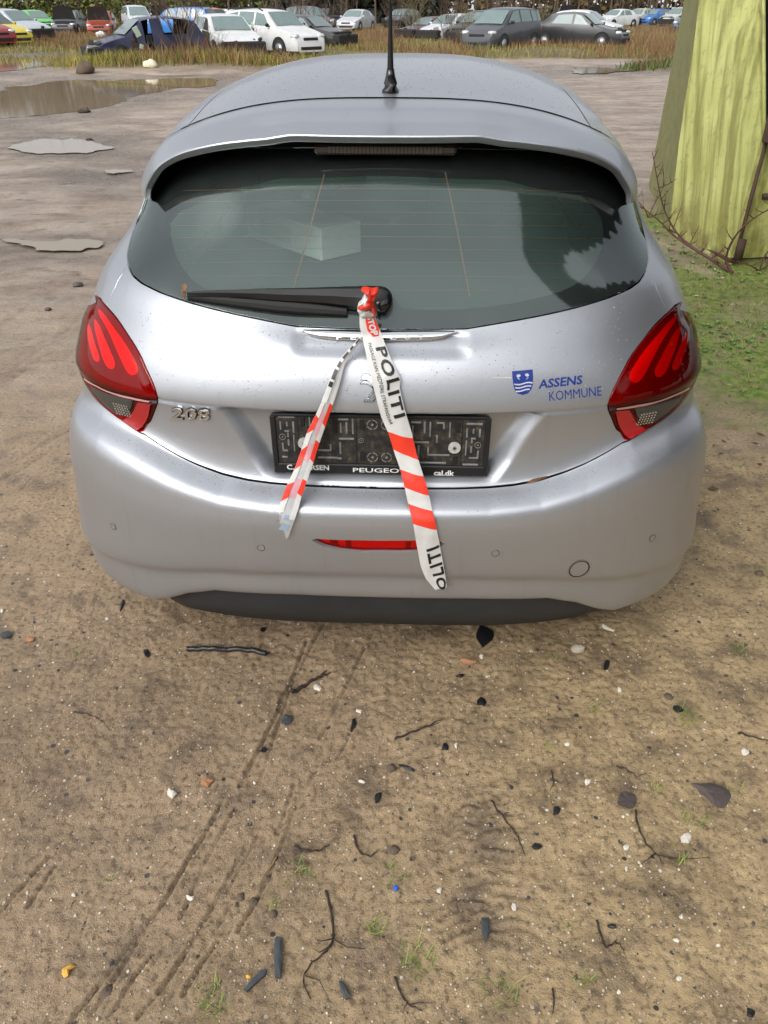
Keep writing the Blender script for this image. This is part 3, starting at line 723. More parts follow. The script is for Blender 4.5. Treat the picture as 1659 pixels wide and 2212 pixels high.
for ch, u in zip('PEUGEOT', (734, 764, 793, 822, 850, 880, 909)):
    V2, F = text_geo(ch); mesh('letter', [bar_pt(u - 6 + 12 * x, 730.5 - 9.5 * y, .0078) for x, y in V2], F, M_CHROMETXT, bar, False)
text_on('model_badge', '208', ((371, 904), (454, 907), (372, 879)), M_CHROME, tailgate, off=.006, bold=.012, thick=.005)
text_on('model_badge_painted_shadow', '208', ((370, 906), (455, 909), (371, 878)), M_GAP, tailgate, off=.0012, bold=.045)  # bolder dark copy beneath the badge, its shadow edge put in as colour
# ---- rampant lion emblem, mostly behind the tape
lion = [[(781, 814), (787, 808), (796, 809), (806, 817), (812, 828), (822, 836), (826, 826), (834, 815), (842, 809), (850, 814), (846, 822), (852, 826), (846, 834), (836, 838), (834, 850), (840, 858), (838, 866), (828, 868), (824, 860), (822, 850), (814, 846), (812, 856), (806, 867), (787, 867), (790, 861), (797, 860), (798, 853), (806, 846), (806, 834), (798, 824), (792, 820), (783, 820)],
        [(779, 829), (785, 822), (796, 824), (806, 832), (804, 837), (794, 829), (785, 828)]]
for l_ in lion: patch('emblem_painted_shadow', inset([hit(*p) for p in l_], -.0013), M_GAP, tailgate, off=.0010, step=.003)  # larger dark patch under the emblem, painted as its shadow rim
for k, l_ in enumerate(lion[:1]):
    em = patch('lion_emblem', [hit(*p) for p in l_], M_CHROME, tailgate, off=.006, rim=.006, step=.003)
patch('mane', [hit(*p) for p in lion[1]], M_CHROME, em, off=.006, rim=.006, step=.003)
# ---- municipal decal
C3 = lambda x, y: (1014.9 + x * .3307, 548.6 + y * .3307)
sh_px = [C3(275, 766), C3(410, 754), C3(413, 800), C3(412, 850), C3(402, 885), C3(380, 910), C3(346, 921), C3(312, 912), C3(292, 888), C3(283, 850), C3(278, 810)]
dec = patch('shield_decal', [hit(*p) for p in sh_px], M_DECAL, tailgate, off=.0006, step=.004)
wv = MB()
def pxpoly(px, off):
    pq = [hit(*p) for p in px]; return ev(pq, off)[0].tolist()
for k in range(3):
    y0 = 846 + k * 22; xs = np.linspace(290 + k * 5, 409 - k * 9, 15); a = [C3(x, y0 - (x - 290) * .07 + 5 * math.sin((x - 290) / 19.0)) for x in xs]; b = [C3(x, y0 + 9 - (x - 290) * .07 + 5 * math.sin((x - 290) / 19.0)) for x in xs]
    V = pxpoly(a + b, .0012); n = len(xs); wv.add(V, [(i, i + 1, n + i + 1, n + i) for i in range(n - 1)])
wv.build('wave_stripes', M_DECALW, dec)
wv = MB()
for cx_, s_ in ((310, 1), (380, -1)):
    for ang in (100, 125, 150, 70, 45):
        a = R(ang); c_ = (cx_ + s_ * 8, 808 - (cx_ - 290) * .07); t_ = (c_[0] - s_ * 20 * math.cos(math.pi - a) * -1 * -1, c_[1] - 26 * math.sin(a))
        d_ = (-(t_[1] - c_[1]) * .18, (t_[0] - c_[0]) * .18); mid_ = ((c_[0] + t_[0]) / 2, (c_[1] + t_[1]) / 2)
        V = pxpoly([C3(*c_), C3(mid_[0] + d_[0], mid_[1] + d_[1]), C3(*t_), C3(mid_[0] - d_[0], mid_[1] - d_[1])], .0012); wv.add(V, [(0, 1, 2, 3)])
    V = pxpoly([C3(cx_ - 4, 806), C3(cx_ + 4, 806), C3(cx_ + 16 * s_, 818), C3(cx_ + 10 * s_, 820)], .0012); wv.add(V, [(0, 1, 2, 3)])
wv.build('flower_marks', M_DECALW, dec)
text_on('town_lettering', 'ASSENS', (C3(447, 882), C3(733, 850), C3(452, 822)), M_DECAL, tailgate, off=.0006, bold=.025)
text_on('council_lettering', 'KOMMUNE', (C3(519, 961), C3(861, 925), C3(516, 899)), M_DECAL, tailgate, off=.0006, bold=-.002)
V = pxpoly([C3(150, 806), C3(272, 806), C3(272, 810), C3(152, 808)], .0005)
mesh('paint_scratch', V, [(0, 1, 2, 3)], simple('scratch', (.75, .72, .55), .5), tailgate)

# ---- number plate holder
hold = MB(); HY = .092
def hx(x): return (x - 826) / 2848
def hz(y): return .820 - (y - 128) / 392 * .158
def hbox(mb, x0, y0, x1, y1, d0, d1, bev=.0):
    a, b = hx(min(x0, x1)), hx(max(x0, x1)); t, z = hz(min(y0, y1)), hz(max(y0, y1)); mb.box(((a + b) / 2, (d0 + d1) / 2, (t + z) / 2), (b - a, abs(d1 - d0), t - z), bev=bev)
def rrect(x0, z0, x1, z1, r, n=6):
    o = []
    for cx_, cz_, a0 in ((x1 - r, z1 - r, 0), (x0 + r, z1 - r, 90), (x0 + r, z0 + r, 180), (x1 - r, z0 + r, 270)):
        o += [(cx_ + r * math.cos(R(a0 + 90 * k / n)), cz_ + r * math.sin(R(a0 + 90 * k / n))) for k in range(n + 1)]
    return o
hold.prism(rrect(hx(100), hz(516), hx(1552), hz(128), .012), lambda x, z, d: (x, d, z), HY, HY + .006)
holder = hold.build('number_plate_holder', M_BLACK, tailgate)
fr = MB()
hbox(fr, 100, 452, 1552, 516, HY - .004, HY + .002, .003)
for x0, x1 in ((100, 138), (1518, 1552)): hbox(fr, x0, 140, x1, 470, HY - .004, HY + .001, .002)
hbox(fr, 110, 128, 1545, 146, HY - .004, HY + .001, .002)
for x in (282, 668, 955, 1366): hbox(fr, x - 3, 150, x + 3, 440, HY - .002, HY + .001, .0008)
fr.build('frame', M_BLACK, holder)
mud = NT('dusty_plastic'); nz = mud.noise(45, 6, .7); mud.set(color=mud.ramp(nz, [(.42, (.010, .010, .010)), (.56, (.035, .028, .02)), (.7, (.11, .085, .055))]), rough=.75)
pl = MB(); hbox(pl, 140, 150, 1514, 446, HY - .0008, HY + .002); pl.build('dirty_backing', mud.m, holder)
slots = [(158, 142, 264, 156), (162, 178, 174, 232), (206, 180, 217, 210), (246, 178, 260, 250), (190, 235, 222, 246), (208, 250, 220, 278), (168, 318, 180, 372), (168, 360, 205, 374), (208, 292, 220, 335), (246, 262, 256, 372), (162, 404, 202, 417),
 (357, 148, 369, 205), (550, 154, 618, 165), (560, 182, 572, 245), (598, 178, 611, 250), (640, 155, 652, 253), (550, 277, 652, 290), (553, 308, 565, 385), (536, 408, 566, 421), (410, 356, 500, 368), (488, 318, 500, 368), (405, 404, 540, 416),
 (1028, 165, 1094, 176), (1035, 192, 1046, 262), (1112, 165, 1124, 240), (1150, 165, 1161, 262), (1196, 166, 1250, 178), (1238, 166, 1250, 210), (1280, 165, 1290, 262), (1040, 292, 1150, 304), (1196, 250, 1208, 300), (1140, 330, 1152, 385), (1140, 374, 1290, 386), (1080, 426, 1270, 438), (1076, 318, 1088, 400),
 (1390, 168, 1496, 181), (1392, 200, 1403, 262), (1433, 206, 1445, 236), (1475, 204, 1488, 260), (1425, 262, 1458, 274), (1427, 266, 1438, 298), (1425, 316, 1438, 362), (1472, 346, 1484, 400), (1420, 390, 1484, 402), (1380, 434, 1484, 446), (1392, 280, 1402, 380)]
M_SLOT = simple('slot_paint', (.20, .20, .20), .6, .2, var=.7, scale=70)
for a in slots: sl = MB(); hbox(sl, *a, HY - .0022, HY + .0005, .0008); sl.build('slot', M_SLOT, holder)
for a in [(300, 148, 330, 210), (690, 160, 722, 220), (690, 366, 722, 428), (1320, 168, 1352, 232), (1312, 385, 1344, 440), (515, 160, 540, 250)]: sk = MB(); hbox(sk, *a, HY - .0025, HY + .0005, .001); sk.build('clip_socket', M_GAP, holder)
M_RING = simple('ring_grey', (.22, .21, .20), .6)
for cx_, cy_, r in ((774, 190, 36), (774, 402, 36), (868, 402, 36), (868, 190, 36), (176, 277, 22), (700, 293, 17), (1474, 310, 22)):
    rg = MB(); n = 20; c = (hx(cx_), hz(cy_)); rr = r / 2848
    for k in range(n):
        if r > 30 and k % 5 == 0: continue
        a0, a1 = 2 * math.pi * k / n, 2 * math.pi * (k + 1) / n
        rg.prism([(c[0] + q * math.cos(a), c[1] + q * math.sin(a)) for q, a in ((rr, a0), (rr, a1), (rr * .86, a1), (rr * .86, a0))], lambda x, z, d: (x, d, z), HY - .002, HY)
    rg.prism([(c[0] + rr * .24 * math.cos(2 * math.pi * k / 8), c[1] + rr * .24 * math.sin(2 * math.pi * k / 8)) for k in range(8)], lambda x, z, d: (x, d, z), HY - .002, HY)
    rg.build('guide_ring', M_RING, holder)
for cx_, cy_ in ((318, 315), (1320, 327)):
    wsh = MB(); c = (hx(cx_), hz(cy_)); wsh.prism([(c[0] + .0145 * math.cos(2 * math.pi * k / 24), c[1] + .0145 * math.sin(2 * math.pi * k / 24)) for k in range(24)], lambda x, z, d: (x, d, z), HY - .005, HY)
    w_ = wsh.build('washer', simple('zinc_washer', (.52, .52, .50), .55, .2, var=.45, scale=140), holder)
    wsh = MB(); wsh.prism([(c[0] + .0045 * math.cos(2 * math.pi * k / 12), c[1] + .0045 * math.sin(2 * math.pi * k / 12)) for k in range(12)], lambda x, z, d: (x, d, z), HY - .0068, HY - .005)
    wsh.box((c[0], HY - .0072, c[1]), (.006, .0008, .001), m=1); wsh.box((c[0], HY - .0074, c[1]), (.001, .0008, .006), m=1)
    wsh.build('screw', [simple('screw_grey', (.3, .29, .28), .4, .6), M_GAP], w_)
def flat_text(name, txt, x0, z0, x1, z1, y, mat, parent, bold=.0):
    V2, F = text_geo(txt, bold); return mesh(name, [(x0 + (x1 - x0) * a, y, z0 + (z1 - z0) * b) for a, b in V2], F, mat, parent, False)
flat_text('dealer_lettering', 'C.A.LARSEN', hx(190), hz(492), hx(478), hz(457), HY - .0045, M_WHITE, holder, .03)
flat_text('maker_lettering', 'PEUGEOT', hx(640), hz(501), hx(1008), hz(471), HY - .0045, M_WHITE, holder, .012)
flat_text('web_lettering', 'cal.dk', hx(1190), hz(514), hx(1328), hz(478), HY - .0045, M_WHITE, holder, .03)

# ---- rear wiper
def wiper():
    A, N = ev([hit(826, 655)], 0); c = Vector(A[0]); n = Vector(N[0])
    mb = MB()
    # domed pivot cover
    a = n.cross(Vector((0, 0, 1))).normalized(); b = a.cross(n)
    V = []; k = 24
    for r, d in ((.030, -.002), (.030, .018), (.027, .028), (.018, .034), (.0, .036)):
        V += [c + n * d + (a * math.cos(2 * math.pi * i / k) * r * .8 + b * math.sin(2 * math.pi * i / k) * r) for i in range(k)]
    mb.add(V, [(j * k + i, j * k + (i + 1) % k, (j + 1) * k + (i + 1) % k, (j + 1) * k + i) for j in range(4) for i in range(k)])
    w = mb.build('wiper', M_GLOSSBLK, car, True)
    # arm: lofted along the window from the pivot to the tip
    def loft(name, us, vt, vb, o0, o1, mat, par):
        V = []; m = 0
        for u, t, bt, q0, q1 in zip(us, vt, vb, o0, o1):
            PT, NT_ = ev([hit(u, t), hit(u, bt)], 0); ptp, pbt, nt = PT[0], PT[1], NT_[0]
            ring = [ptp + nt * q0, ptp + nt * (q1 * .8), ptp * .8 + pbt * .2 + nt * q1, ptp * .35 + pbt * .65 + nt * q1, pbt + nt * (q1 * .7), pbt + nt * q0]
            m = len(ring); V += [tuple(r_) for r_ in ring]
        n_ = len(us); F = [(i * m + j, i * m + (j + 1) % m, (i + 1) * m + (j + 1) % m, (i + 1) * m + j) for i in range(n_ - 1) for j in range(m)]
        F += [tuple(range(m)), tuple((n_ - 1) * m + j for j in range(m))[::-1]]
        o = mesh(name, V, F, mat, par, True); md = o.modifiers.new('es', 'EDGE_SPLIT'); md.split_angle = R(35); return o
    us = [838, 826, 800, 760, 720, 680, 640, 600, 560, 540, 500, 460, 430, 412]
    loft('wiper_arm', us, [637, 630, 629, 630, 631, 632, 633, 634, 635, 636, 637, 638, 639, 641], [670, 676, 674, 670, 665, 662, 660, 658, 655, 654, 651, 649, 648, 646],
         [.004] * 5 + [.016, .017, .018, .018, .018, .018, .018, .018, .018], [.034, .038, .038, .037, .036, .035, .034, .033, .032, .031, .029, .027, .024, .022], M_BLACK, w)
    us = [750, 700, 650, 600, 550, 500, 460, 430, 408]
    loft('wiper_blade', us, [670, 664, 659, 656, 652, 649, 646, 644, 642], [683, 681, 679, 675, 669, 662, 656, 651, 647], [.001] * 9, [.015, .018, .020, .020, .019, .017, .015, .012, .010], M_RUB, w)
wiper()

# ---- cabin
def cabin():
    f = MB(); f.box((0, 1.4, .34), (1.3, 2.5, .04)); f.box((0, .55, .44), (1.2, .6, .03)); f.build('floor', M_SEAT, car)
    for s in (-1, 1): sd_ = MB(); sd_.box((s * .66, 1.45, .64), (.05, 2.4, .58), bev=.02); sd_.build('door_trim', M_DASH, car)
    sh = MB(); sh.box((0, .70, .996), (1.10, .82, .018), bev=.006); sh.build('parcel_shelf', simple('shelf_cloth', (.045, .047, .05), .9), car)
    for x, w_ in ((-.30, .58), (.30, .58)):
        b = MB(); b.box((x, 1.20, .78), (w_ * .98, .13, .52), rot=Matrix.Rotation(-.22, 3, 'X'), bev=.04); b.box((x, 1.42, .53), (w_ * .98, .46, .14), bev=.04); rs = b.build('rear_seat', M_SEAT, car, True)
        b = MB(); b.box((x, 1.16, 1.13), (.24, .09, .12), bev=.035); b.tube([(x - .05, 1.16, 1.0), (x - .05, 1.16, 1.09)], .006); b.tube([(x + .05, 1.16, 1.0), (x + .05, 1.16, 1.09)], .006); b.build('headrest', M_SEAT, rs, True)
    for x in (-.36, .36):
        b = MB(); b.box((x, 1.62, .82), (.48, .13, .58), rot=Matrix.Rotation(-.25, 3, 'X'), bev=.05); b.box((x, 1.90, .55), (.48, .48, .15), bev=.05); fs = b.build('front_seat', M_SEAT, car, True)
        b = MB(); b.box((x, 1.50, 1.20), (.25, .09, .17), bev=.04); b.tube([(x - .06, 1.52, 1.05), (x - .06, 1.51, 1.16)], .007); b.tube([(x + .06, 1.52, 1.05), (x + .06, 1.51, 1.16)], .007); b.build('headrest', M_SEAT, fs, True)
    d = MB(); d.box((0, 2.52, .84), (1.42, .42, .26), bev=.08); d.box((0, 2.2, .62), (.26, .5, .3), bev=.04); da = d.build('dashboard', M_DASH, car, True)
    d = MB(); d.box((.02, 2.29, 1.02), (.24, .02, .14), bev=.008); d.build('screen', M_GLOSSBLK, da)
    for x in (-.105, .145): d = MB(); d.box((x, 2.277, 1.02), (.008, .006, .15)); d.build('screen_trim', M_CHROME, da)
    st = MB(); st.tube([(-.37 + .175 * math.cos(a), 2.17 - .05 * math.sin(a), .98 + .16 * math.sin(a)) for a in np.linspace(0, 2 * math.pi, 28)], .014, 8, cap=False); st.box((-.37, 2.18, .97), (.14, .03, .09), bev=.02); st.box((-.37, 2.18, .97), (.32, .014, .03), bev=.005); st.build('steering_wheel', M_BLACK, car, True)
    g = MB(); c = ev([hit(664, 416)], -.012)[0][0]; n = ev([hit(664, 416)], 0)[1][0]
    g.tube([Vector(c) - Vector(n) * .014, Vector(c) - Vector(n) * .004, Vector(c) + Vector(n) * .002], [.010, .016, .017], 18); g.build('suction_cup', M_RUB, car, True)
cabin()
# ---- wheels
def wheel(x, y, par):
    r = .300; s = 1 if x > 0 else -1; prof = [(.19, -.09), (.25, -.098), (.285, -.09), (.298, -.07), (.300, -.03), (.300, .03), (.298, .07), (.285, .09), (.25, .098), (.19, .09)]; n = 40; V = []
    for k in range(n):
        a = 2 * math.pi * k / n; V += [(x + w_, y + q * math.cos(a), r + q * math.sin(a)) for q, w_ in prof]
    m = len(prof); F = [(k * m + j, k * m + j + 1, ((k + 1) % n) * m + j + 1, ((k + 1) % n) * m + j) for k in range(n) for j in range(m - 1)]
    t = mesh('wheel', V, F, M_RUB, par)
    b = MB(); xo = x + s * .075
    b.tube([(x - s * .05, y, r), (xo - .0, y, r)], .055, 16)
    for k in range(10):
        a = 2 * math.pi * k / 10; b.tube([(xo, y, r), (xo + s * .01, y + .10 * math.cos(a), r + .10 * math.sin(a)), (xo - s * .005, y + .195 * math.cos(a), r + .195 * math.sin(a))], [.02, .013, .014], 6)
    b.tube([(xo - s * .01, y + .192 * math.cos(a), r + .192 * math.sin(a)) for a in np.linspace(0, 2 * math.pi, 33)], .012, 6, cap=False)
    b.build('rim', M_RIM, t, True)
for y in (YR, YFW):
    for x in (-.755, .755): wheel(x, y, car)
ub = MB(); ub.box((0, 1.9, .27), (1.36, 3.2, .06)); ub.box((0, .62, .34), (1.1, .5, .1), bev=.03); ub.box((.3, .35, .27), (.4, .25, .15), bev=.06); ub.build('underbody', M_GAP, car)
for s in (-1, 1):
    for yc in (YR, YFW):
        a_ = MB(); a_.tube([(s * .48, yc, .31), (s * .80, yc, .31)], .36, 20, cap=True) if False else None

# ================================================================== POLICE TAPE tied to the wiper, box in the car, leaves
def tape_y(z): return float(np.interp(z, [.25, .45, .56, .60, .64, .74, .82, .86, .92, .97, 1.0, 1.04, 1.10], [.004, -.004, -.010, -.008, .012, .048, .060, .062, .075, .098, .118, .126, .130]))
def on_tape(u, v, d=0.0):
    r_ = ray_l(u, v); y = .05
    for _ in range(12):
        z = (O_L + r_ * ((y - O_L.y) / r_.y)).z; y = .5 * y + .5 * tape_y(z)
    return at_y(u, v, y - d)
def tape_mat(name, col, alpha):
    t = NT(name); nz = t.noise(60, 4); c = t.mix(nz, tuple(x * .88 for x in col), col)
    t.set(color=c, rough=.42, normal=t.bump(t.noise(38, 3), .35, .004)); t.b.inputs['Transmission Weight'].default_value = 0
    if alpha < 1: t.b.inputs['Alpha'].default_value = alpha
    return t.m
M_TW = tape_mat('tape_white', (.64, .64, .62), .97); M_TR = tape_mat('tape_red', (.80, .045, .02), .98); M_TP = tape_mat('tape_pink', (.68, .34, .38), .93); M_TG = tape_mat('tape_grey', (.50, .51, .51), .9)
M_TK = tape_mat('tape_black', (.012, .012, .012), 1.0); M_TB = tape_mat('tape_blue', (.30, .40, .50), .95)
tape = empty('police_tape', car.matrix_basis @ Vector((0, 0, 0)), -YAW, 'red and white police tape hanging in two tails from the rear wiper', 'tape')
tape.location = (CX, CY, 0)
class Ribbon:
    """a strip between two traced edges; s runs down its length, t across it"""
    def __init__(s_, Le, Re, crinkle=.002, seed=1):
        s_.L = np.array(Le, float); s_.R = np.array(Re, float)
        s_.sL = np.concatenate([[0], np.cumsum(np.linalg.norm(np.diff(s_.L, axis=0), axis=1))]); s_.sR = np.concatenate([[0], np.cumsum(np.linalg.norm(np.diff(s_.R, axis=0), axis=1))])
        s_.sL /= s_.sL[-1]; s_.sR /= s_.sR[-1]; s_.c = crinkle; s_.seed = seed
    def at(s_, s, t, off=0.0):
        a = [np.interp(s, s_.sL, s_.L[:, k]) for k in (0, 1)]; b = [np.interp(s, s_.sR, s_.R[:, k]) for k in (0, 1)]
        u, v = a[0] + (b[0] - a[0]) * t, a[1] + (b[1] - a[1]) * t
        p = on_tape(u, v)
        w = noise.noise(Vector((p.x * 28, p.z * 14, s_.seed))) * s_.c * 2 + noise.noise(Vector((p.x * 90 + p.z * 60, p.z * 40, s_.seed + 3))) * s_.c * .6 - .008 * (1 - (2 * t - 1) ** 2) * .35
        return Vector((p.x, p.y + w - off, p.z))
    def sAt(s_, t, v):                                   # length position of photo row v on the edge mix t
        ss = np.linspace(0, 1, 400); vL = np.interp(ss, s_.sL, s_.L[:, 1]); vR = np.interp(ss, s_.sR, s_.R[:, 1]); return float(np.interp(v, vL + (vR - vL) * t, ss))
    def band(s_, vL0, vR0, vL1, vR1, t0=0.0, t1=1.0, off=.0006, nt=8, ns=10):
        V = []
        for i in range(ns + 1):
            for j in range(nt + 1):
                t = t0 + (t1 - t0) * j / nt; k = i / ns
                a = s_.sAt(t, vL0 + (vR0 - vL0) * (t - t0) / (t1 - t0)); b = s_.sAt(t, vL1 + (vR1 - vL1) * (t - t0) / (t1 - t0)); V.append(s_.at(a + (b - a) * k, t, off))
        n = nt + 1; return V, [(i * n + j, i * n + j + 1, (i + 1) * n + j + 1, (i + 1) * n + j) for i in range(ns) for j in range(nt)]
C2 = lambda pts: [(548.6 + x * .3307, 603.5 + y * .3307) for x, y in pts]
RL = C2([(690, 205), (690, 300), (720, 440), (755, 600), (790, 740), (830, 900), (880, 1010), (910, 1110), (955, 1240), (985, 1360), (1010, 1480), (1040, 1600), (1065, 1750), (1090, 1880), (1125, 1960), (1190, 2035)])
RR = C2([(775, 200), (805, 290), (850, 400), (900, 530), (960, 655), (950, 705), (985, 850), (1030, 1000), (1060, 1130), (1100, 1260), (1135, 1370), (1160, 1490), (1190, 1610), (1215, 1740), (1245, 1900), (1262, 2020)])
rt = Ribbon(RL, RR, .0022, 2)
V = []; ns, nt = 110, 14
for i in range(ns + 1):
    for j in range(nt + 1):
        s = i / ns
        if i == ns: s -= .012 * (noise.noise(Vector((j * 1.7, 3, 1))) + .5)
        V.append(rt.at(s, j / nt))
F = [(i * (nt + 1) + j, i * (nt + 1) + j + 1, (i + 1) * (nt + 1) + j + 1, (i + 1) * (nt + 1) + j) for i in range(ns) for j in range(nt)]
tail = mesh('long_tail', V, F, M_TW, tape)
for a in ((932, 947, 971, 992), (1014, 1028, 1052, 1070), (1088, 1104, 1131, 1144)):
    V, F = rt.band(*a); mesh('red_stripe', V, F, M_TR, tail)
def tape_word(name, rib, txt, s0, s1, t0, t1, mat, bold=.02, flip=False, off=.0016, par=None, sp=1.0):
    """a word running along the strip; t0 foot of the letters, t1 their head"""
    V2, F = text_geo(txt, bold, sp, 3); V = []
    for x, y in V2:
        if flip: x = 1 - x
        V.append(rib.at(s0 + (s1 - s0) * x, t0 + (t1 - t0) * y, off))
    return mesh(name, V, F, mat, par or tail, False)
tape_word('police_lettering', rt, 'POLITI', rt.sAt(.7, 748), rt.sAt(.7, 900), .50, .97, M_TK, .028, sp=1.16)
tape_word('fine_lettering', rt, 'PASSAGE KAN MEDFØRE STRAFANSVAR', rt.sAt(.2, 740), rt.sAt(.35, 914), .22, .37, M_TK, .0)
oc = []
for k in range(8):
    a = R(22.5 + 45 * k); oc.append((rt.sAt(.65, 702) + .044 * math.cos(a), .70 + .36 * math.sin(a)))
oc = [(s, min(max(t, .02), .99)) for s, t in oc]
mesh('stop_octagon', [rt.at(s, t, .0008) for s, t in oc] + [rt.at(rt.sAt(.65, 702), .66, .0012)], [(k, (k + 1) % 8, 8) for k in range(8)], M_TR, tail)
tape_word('stop_lettering', rt, 'STOP', rt.sAt(.6, 681), rt.sAt(.6, 723), .50, .88, M_TW, .05, off=.0024)
tape_word('police_lettering', rt, 'OLITI', rt.sAt(.5, 1272), rt.sAt(.5, 1183), 1.0 - .03, .38, M_TK, .03, sp=1.16)
LL = C2([(700, 362), (640, 430), (570, 510), (520, 590), (480, 690), (440, 800), (405, 880), (345, 1000), (310, 1110), (265, 1240), (215, 1340), (175, 1450), (160, 1520), (120, 1580)]) 
LR = C2([(716, 385), (645, 470), (592, 560), (562, 680), (515, 820), (470, 950), (430, 1060), (390, 1190), (345, 1320), (310, 1420), (290, 1500), (240, 1640), (225, 1680), (210, 1700)])
lt = Ribbon(LL, LR, .0018, 5)
V = []; ns = 90
for i in range(ns + 1):
    for j in range(nt + 1):
        s = i / ns; t = j / nt
        if s > .90: s = s - (s - .90) * .55 * smoothstep(.9, 1, s) * (1.0 - t) * (1 + .6 * noise.noise(Vector((j * 2.1, 1, 7))))
        V.append(lt.at(s, t))
F = [(i * (nt + 1) + j, i * (nt + 1) + j + 1, (i + 1) * (nt + 1) + j + 1, (i + 1) * (nt + 1) + j) for i in range(ns) for j in range(nt)]
tl2 = mesh('short_tail', V, F, M_TG, tape)
for a in ((875, 905, 918, 950), (955, 958, 992, 995), (1032, 1036, 1073, 1076)):
    V, F = lt.band(*a, t0=.28, t1=.72); mesh('pink_stripe', V, F, M_TP, tl2)
for (t0, t1), segs in (((0.0, .30), [(870, 868, 894, 902, 0), (894, 902, 936, 926, 1), (936, 926, 972, 960, 0), (972, 960, 1014, 1004, 1), (1014, 1004, 1045, 1040, 0), (1045, 1040, 1083, 1072, 1), (1083, 1072, 1108, 1104, 0)]),
                       ((.70, 1.0), [(768, 768, 869, 875, 0), (869, 875, 912, 922, 1), (912, 922, 948, 956, 0), (948, 956, 988, 998, 1), (988, 998, 1032, 1038, 0), (1032, 1038, 1064, 1072, 1), (1064, 1072, 1120, 1124, 0)])):
    for a0, b0_, a1, b1_, red in segs:
        V, F = lt.band(a0, b0_, a1, b1_, t0, t1, off=.0022, nt=3); mesh('red_fold' if red else 'white_fold', V, F, M_TR if red else M_TW, tl2)
V, F = lt.band(724, 730, 868, 868, 0, .45, off=.0022, nt=4, ns=16); mesh('white_fold', V, F, M_TW, tl2)
for (v0, v1) in ((728, 738), (744, 752), (757, 771), (778, 790), (795, 816), (821, 832)):
    V, F = lt.band(v0, v0 + 3, v1, v1 + 3, .06, .40, off=.0034, nt=2, ns=4); mesh('letter_fragment', V, F, M_TK, tl2)
tape_word('faint_lettering', lt, 'RAVSN', lt.sAt(.15, 1098), lt.sAt(.15, 1124), .10, .26, simple('faint_ink', (.25, .25, .26), .6), .0, par=tl2)
for v0, v1 in ((1110, 1121), (1128, 1142)): V, F = lt.band(v0, v0 + 5, v1, v1 + 3, .42, .85, off=.0012, nt=2, ns=3); mesh('blue_print', V, F, M_TB, tl2)
# knot: crumpled folds of tape round the wiper
def knot_piece(px, mat, d0, seed, amp=.010):
    ol = catmull(px, 3, True); c = np.mean(px, 0); n = len(ol); V = []
    for k, fr in enumerate((1.0, .8, .55, .28)):
        for i, (x, y) in enumerate(ol):
            u, v = c[0] + (x - c[0]) * fr, c[1] + (y - c[1]) * fr
            d = d0 + amp * (1 - fr ** 2) + amp * .9 * noise.noise(Vector((u * .13, v * .13, seed)))
            V.append(at_y(u, v, tape_y(1.04) - d))
    V.append(at_y(c[0], c[1], tape_y(1.04) - d0 - amp)); F = []
    for k in range(3): F += [(k * n + i, k * n + (i + 1) % n, (k + 1) * n + (i + 1) % n, (k + 1) * n + i) for i in range(n)]
    F += [(3 * n + i, 3 * n + (i + 1) % n, 4 * n) for i in range(n)]
    b = len(V); V += [v + Vector((0, .02, 0)) for v in V[:n]]; F += [(i, b + i, b + (i + 1) % n, (i + 1) % n) for i in range(n)]
    return mesh('knot', V, F, mat, tape)
knot_piece(C2([(700, 72), (730, 66), (770, 74), (808, 68), (806, 100), (785, 140), (765, 160), (740, 150), (752, 118), (728, 98)]), M_TR, .022, 1)
knot_piece(C2([(722, 110), (748, 122), (745, 158), (760, 180), (720, 195), (680, 200), (678, 172), (700, 150)]), M_TW, .020, 4)
knot_piece(C2([(700, 165), (740, 155), (768, 165), (775, 188), (740, 200), (690, 202), (680, 185)]), M_TR, .026, 7, .008)
knot_piece(C2([(758, 150), (778, 160), (785, 185), (797, 225), (790, 240), (772, 215), (762, 185)]), M_TR, .018, 9, .006)
knot_piece(C2([(676, 200), (720, 198), (770, 202), (790, 235), (760, 250), (700, 250), (686, 225)]), M_TW, .010, 12, .008)
def car_world(p): return Vector((CX + p.x * cs + p.y * sn, CY - p.x * sn + p.y * cs, p.z))
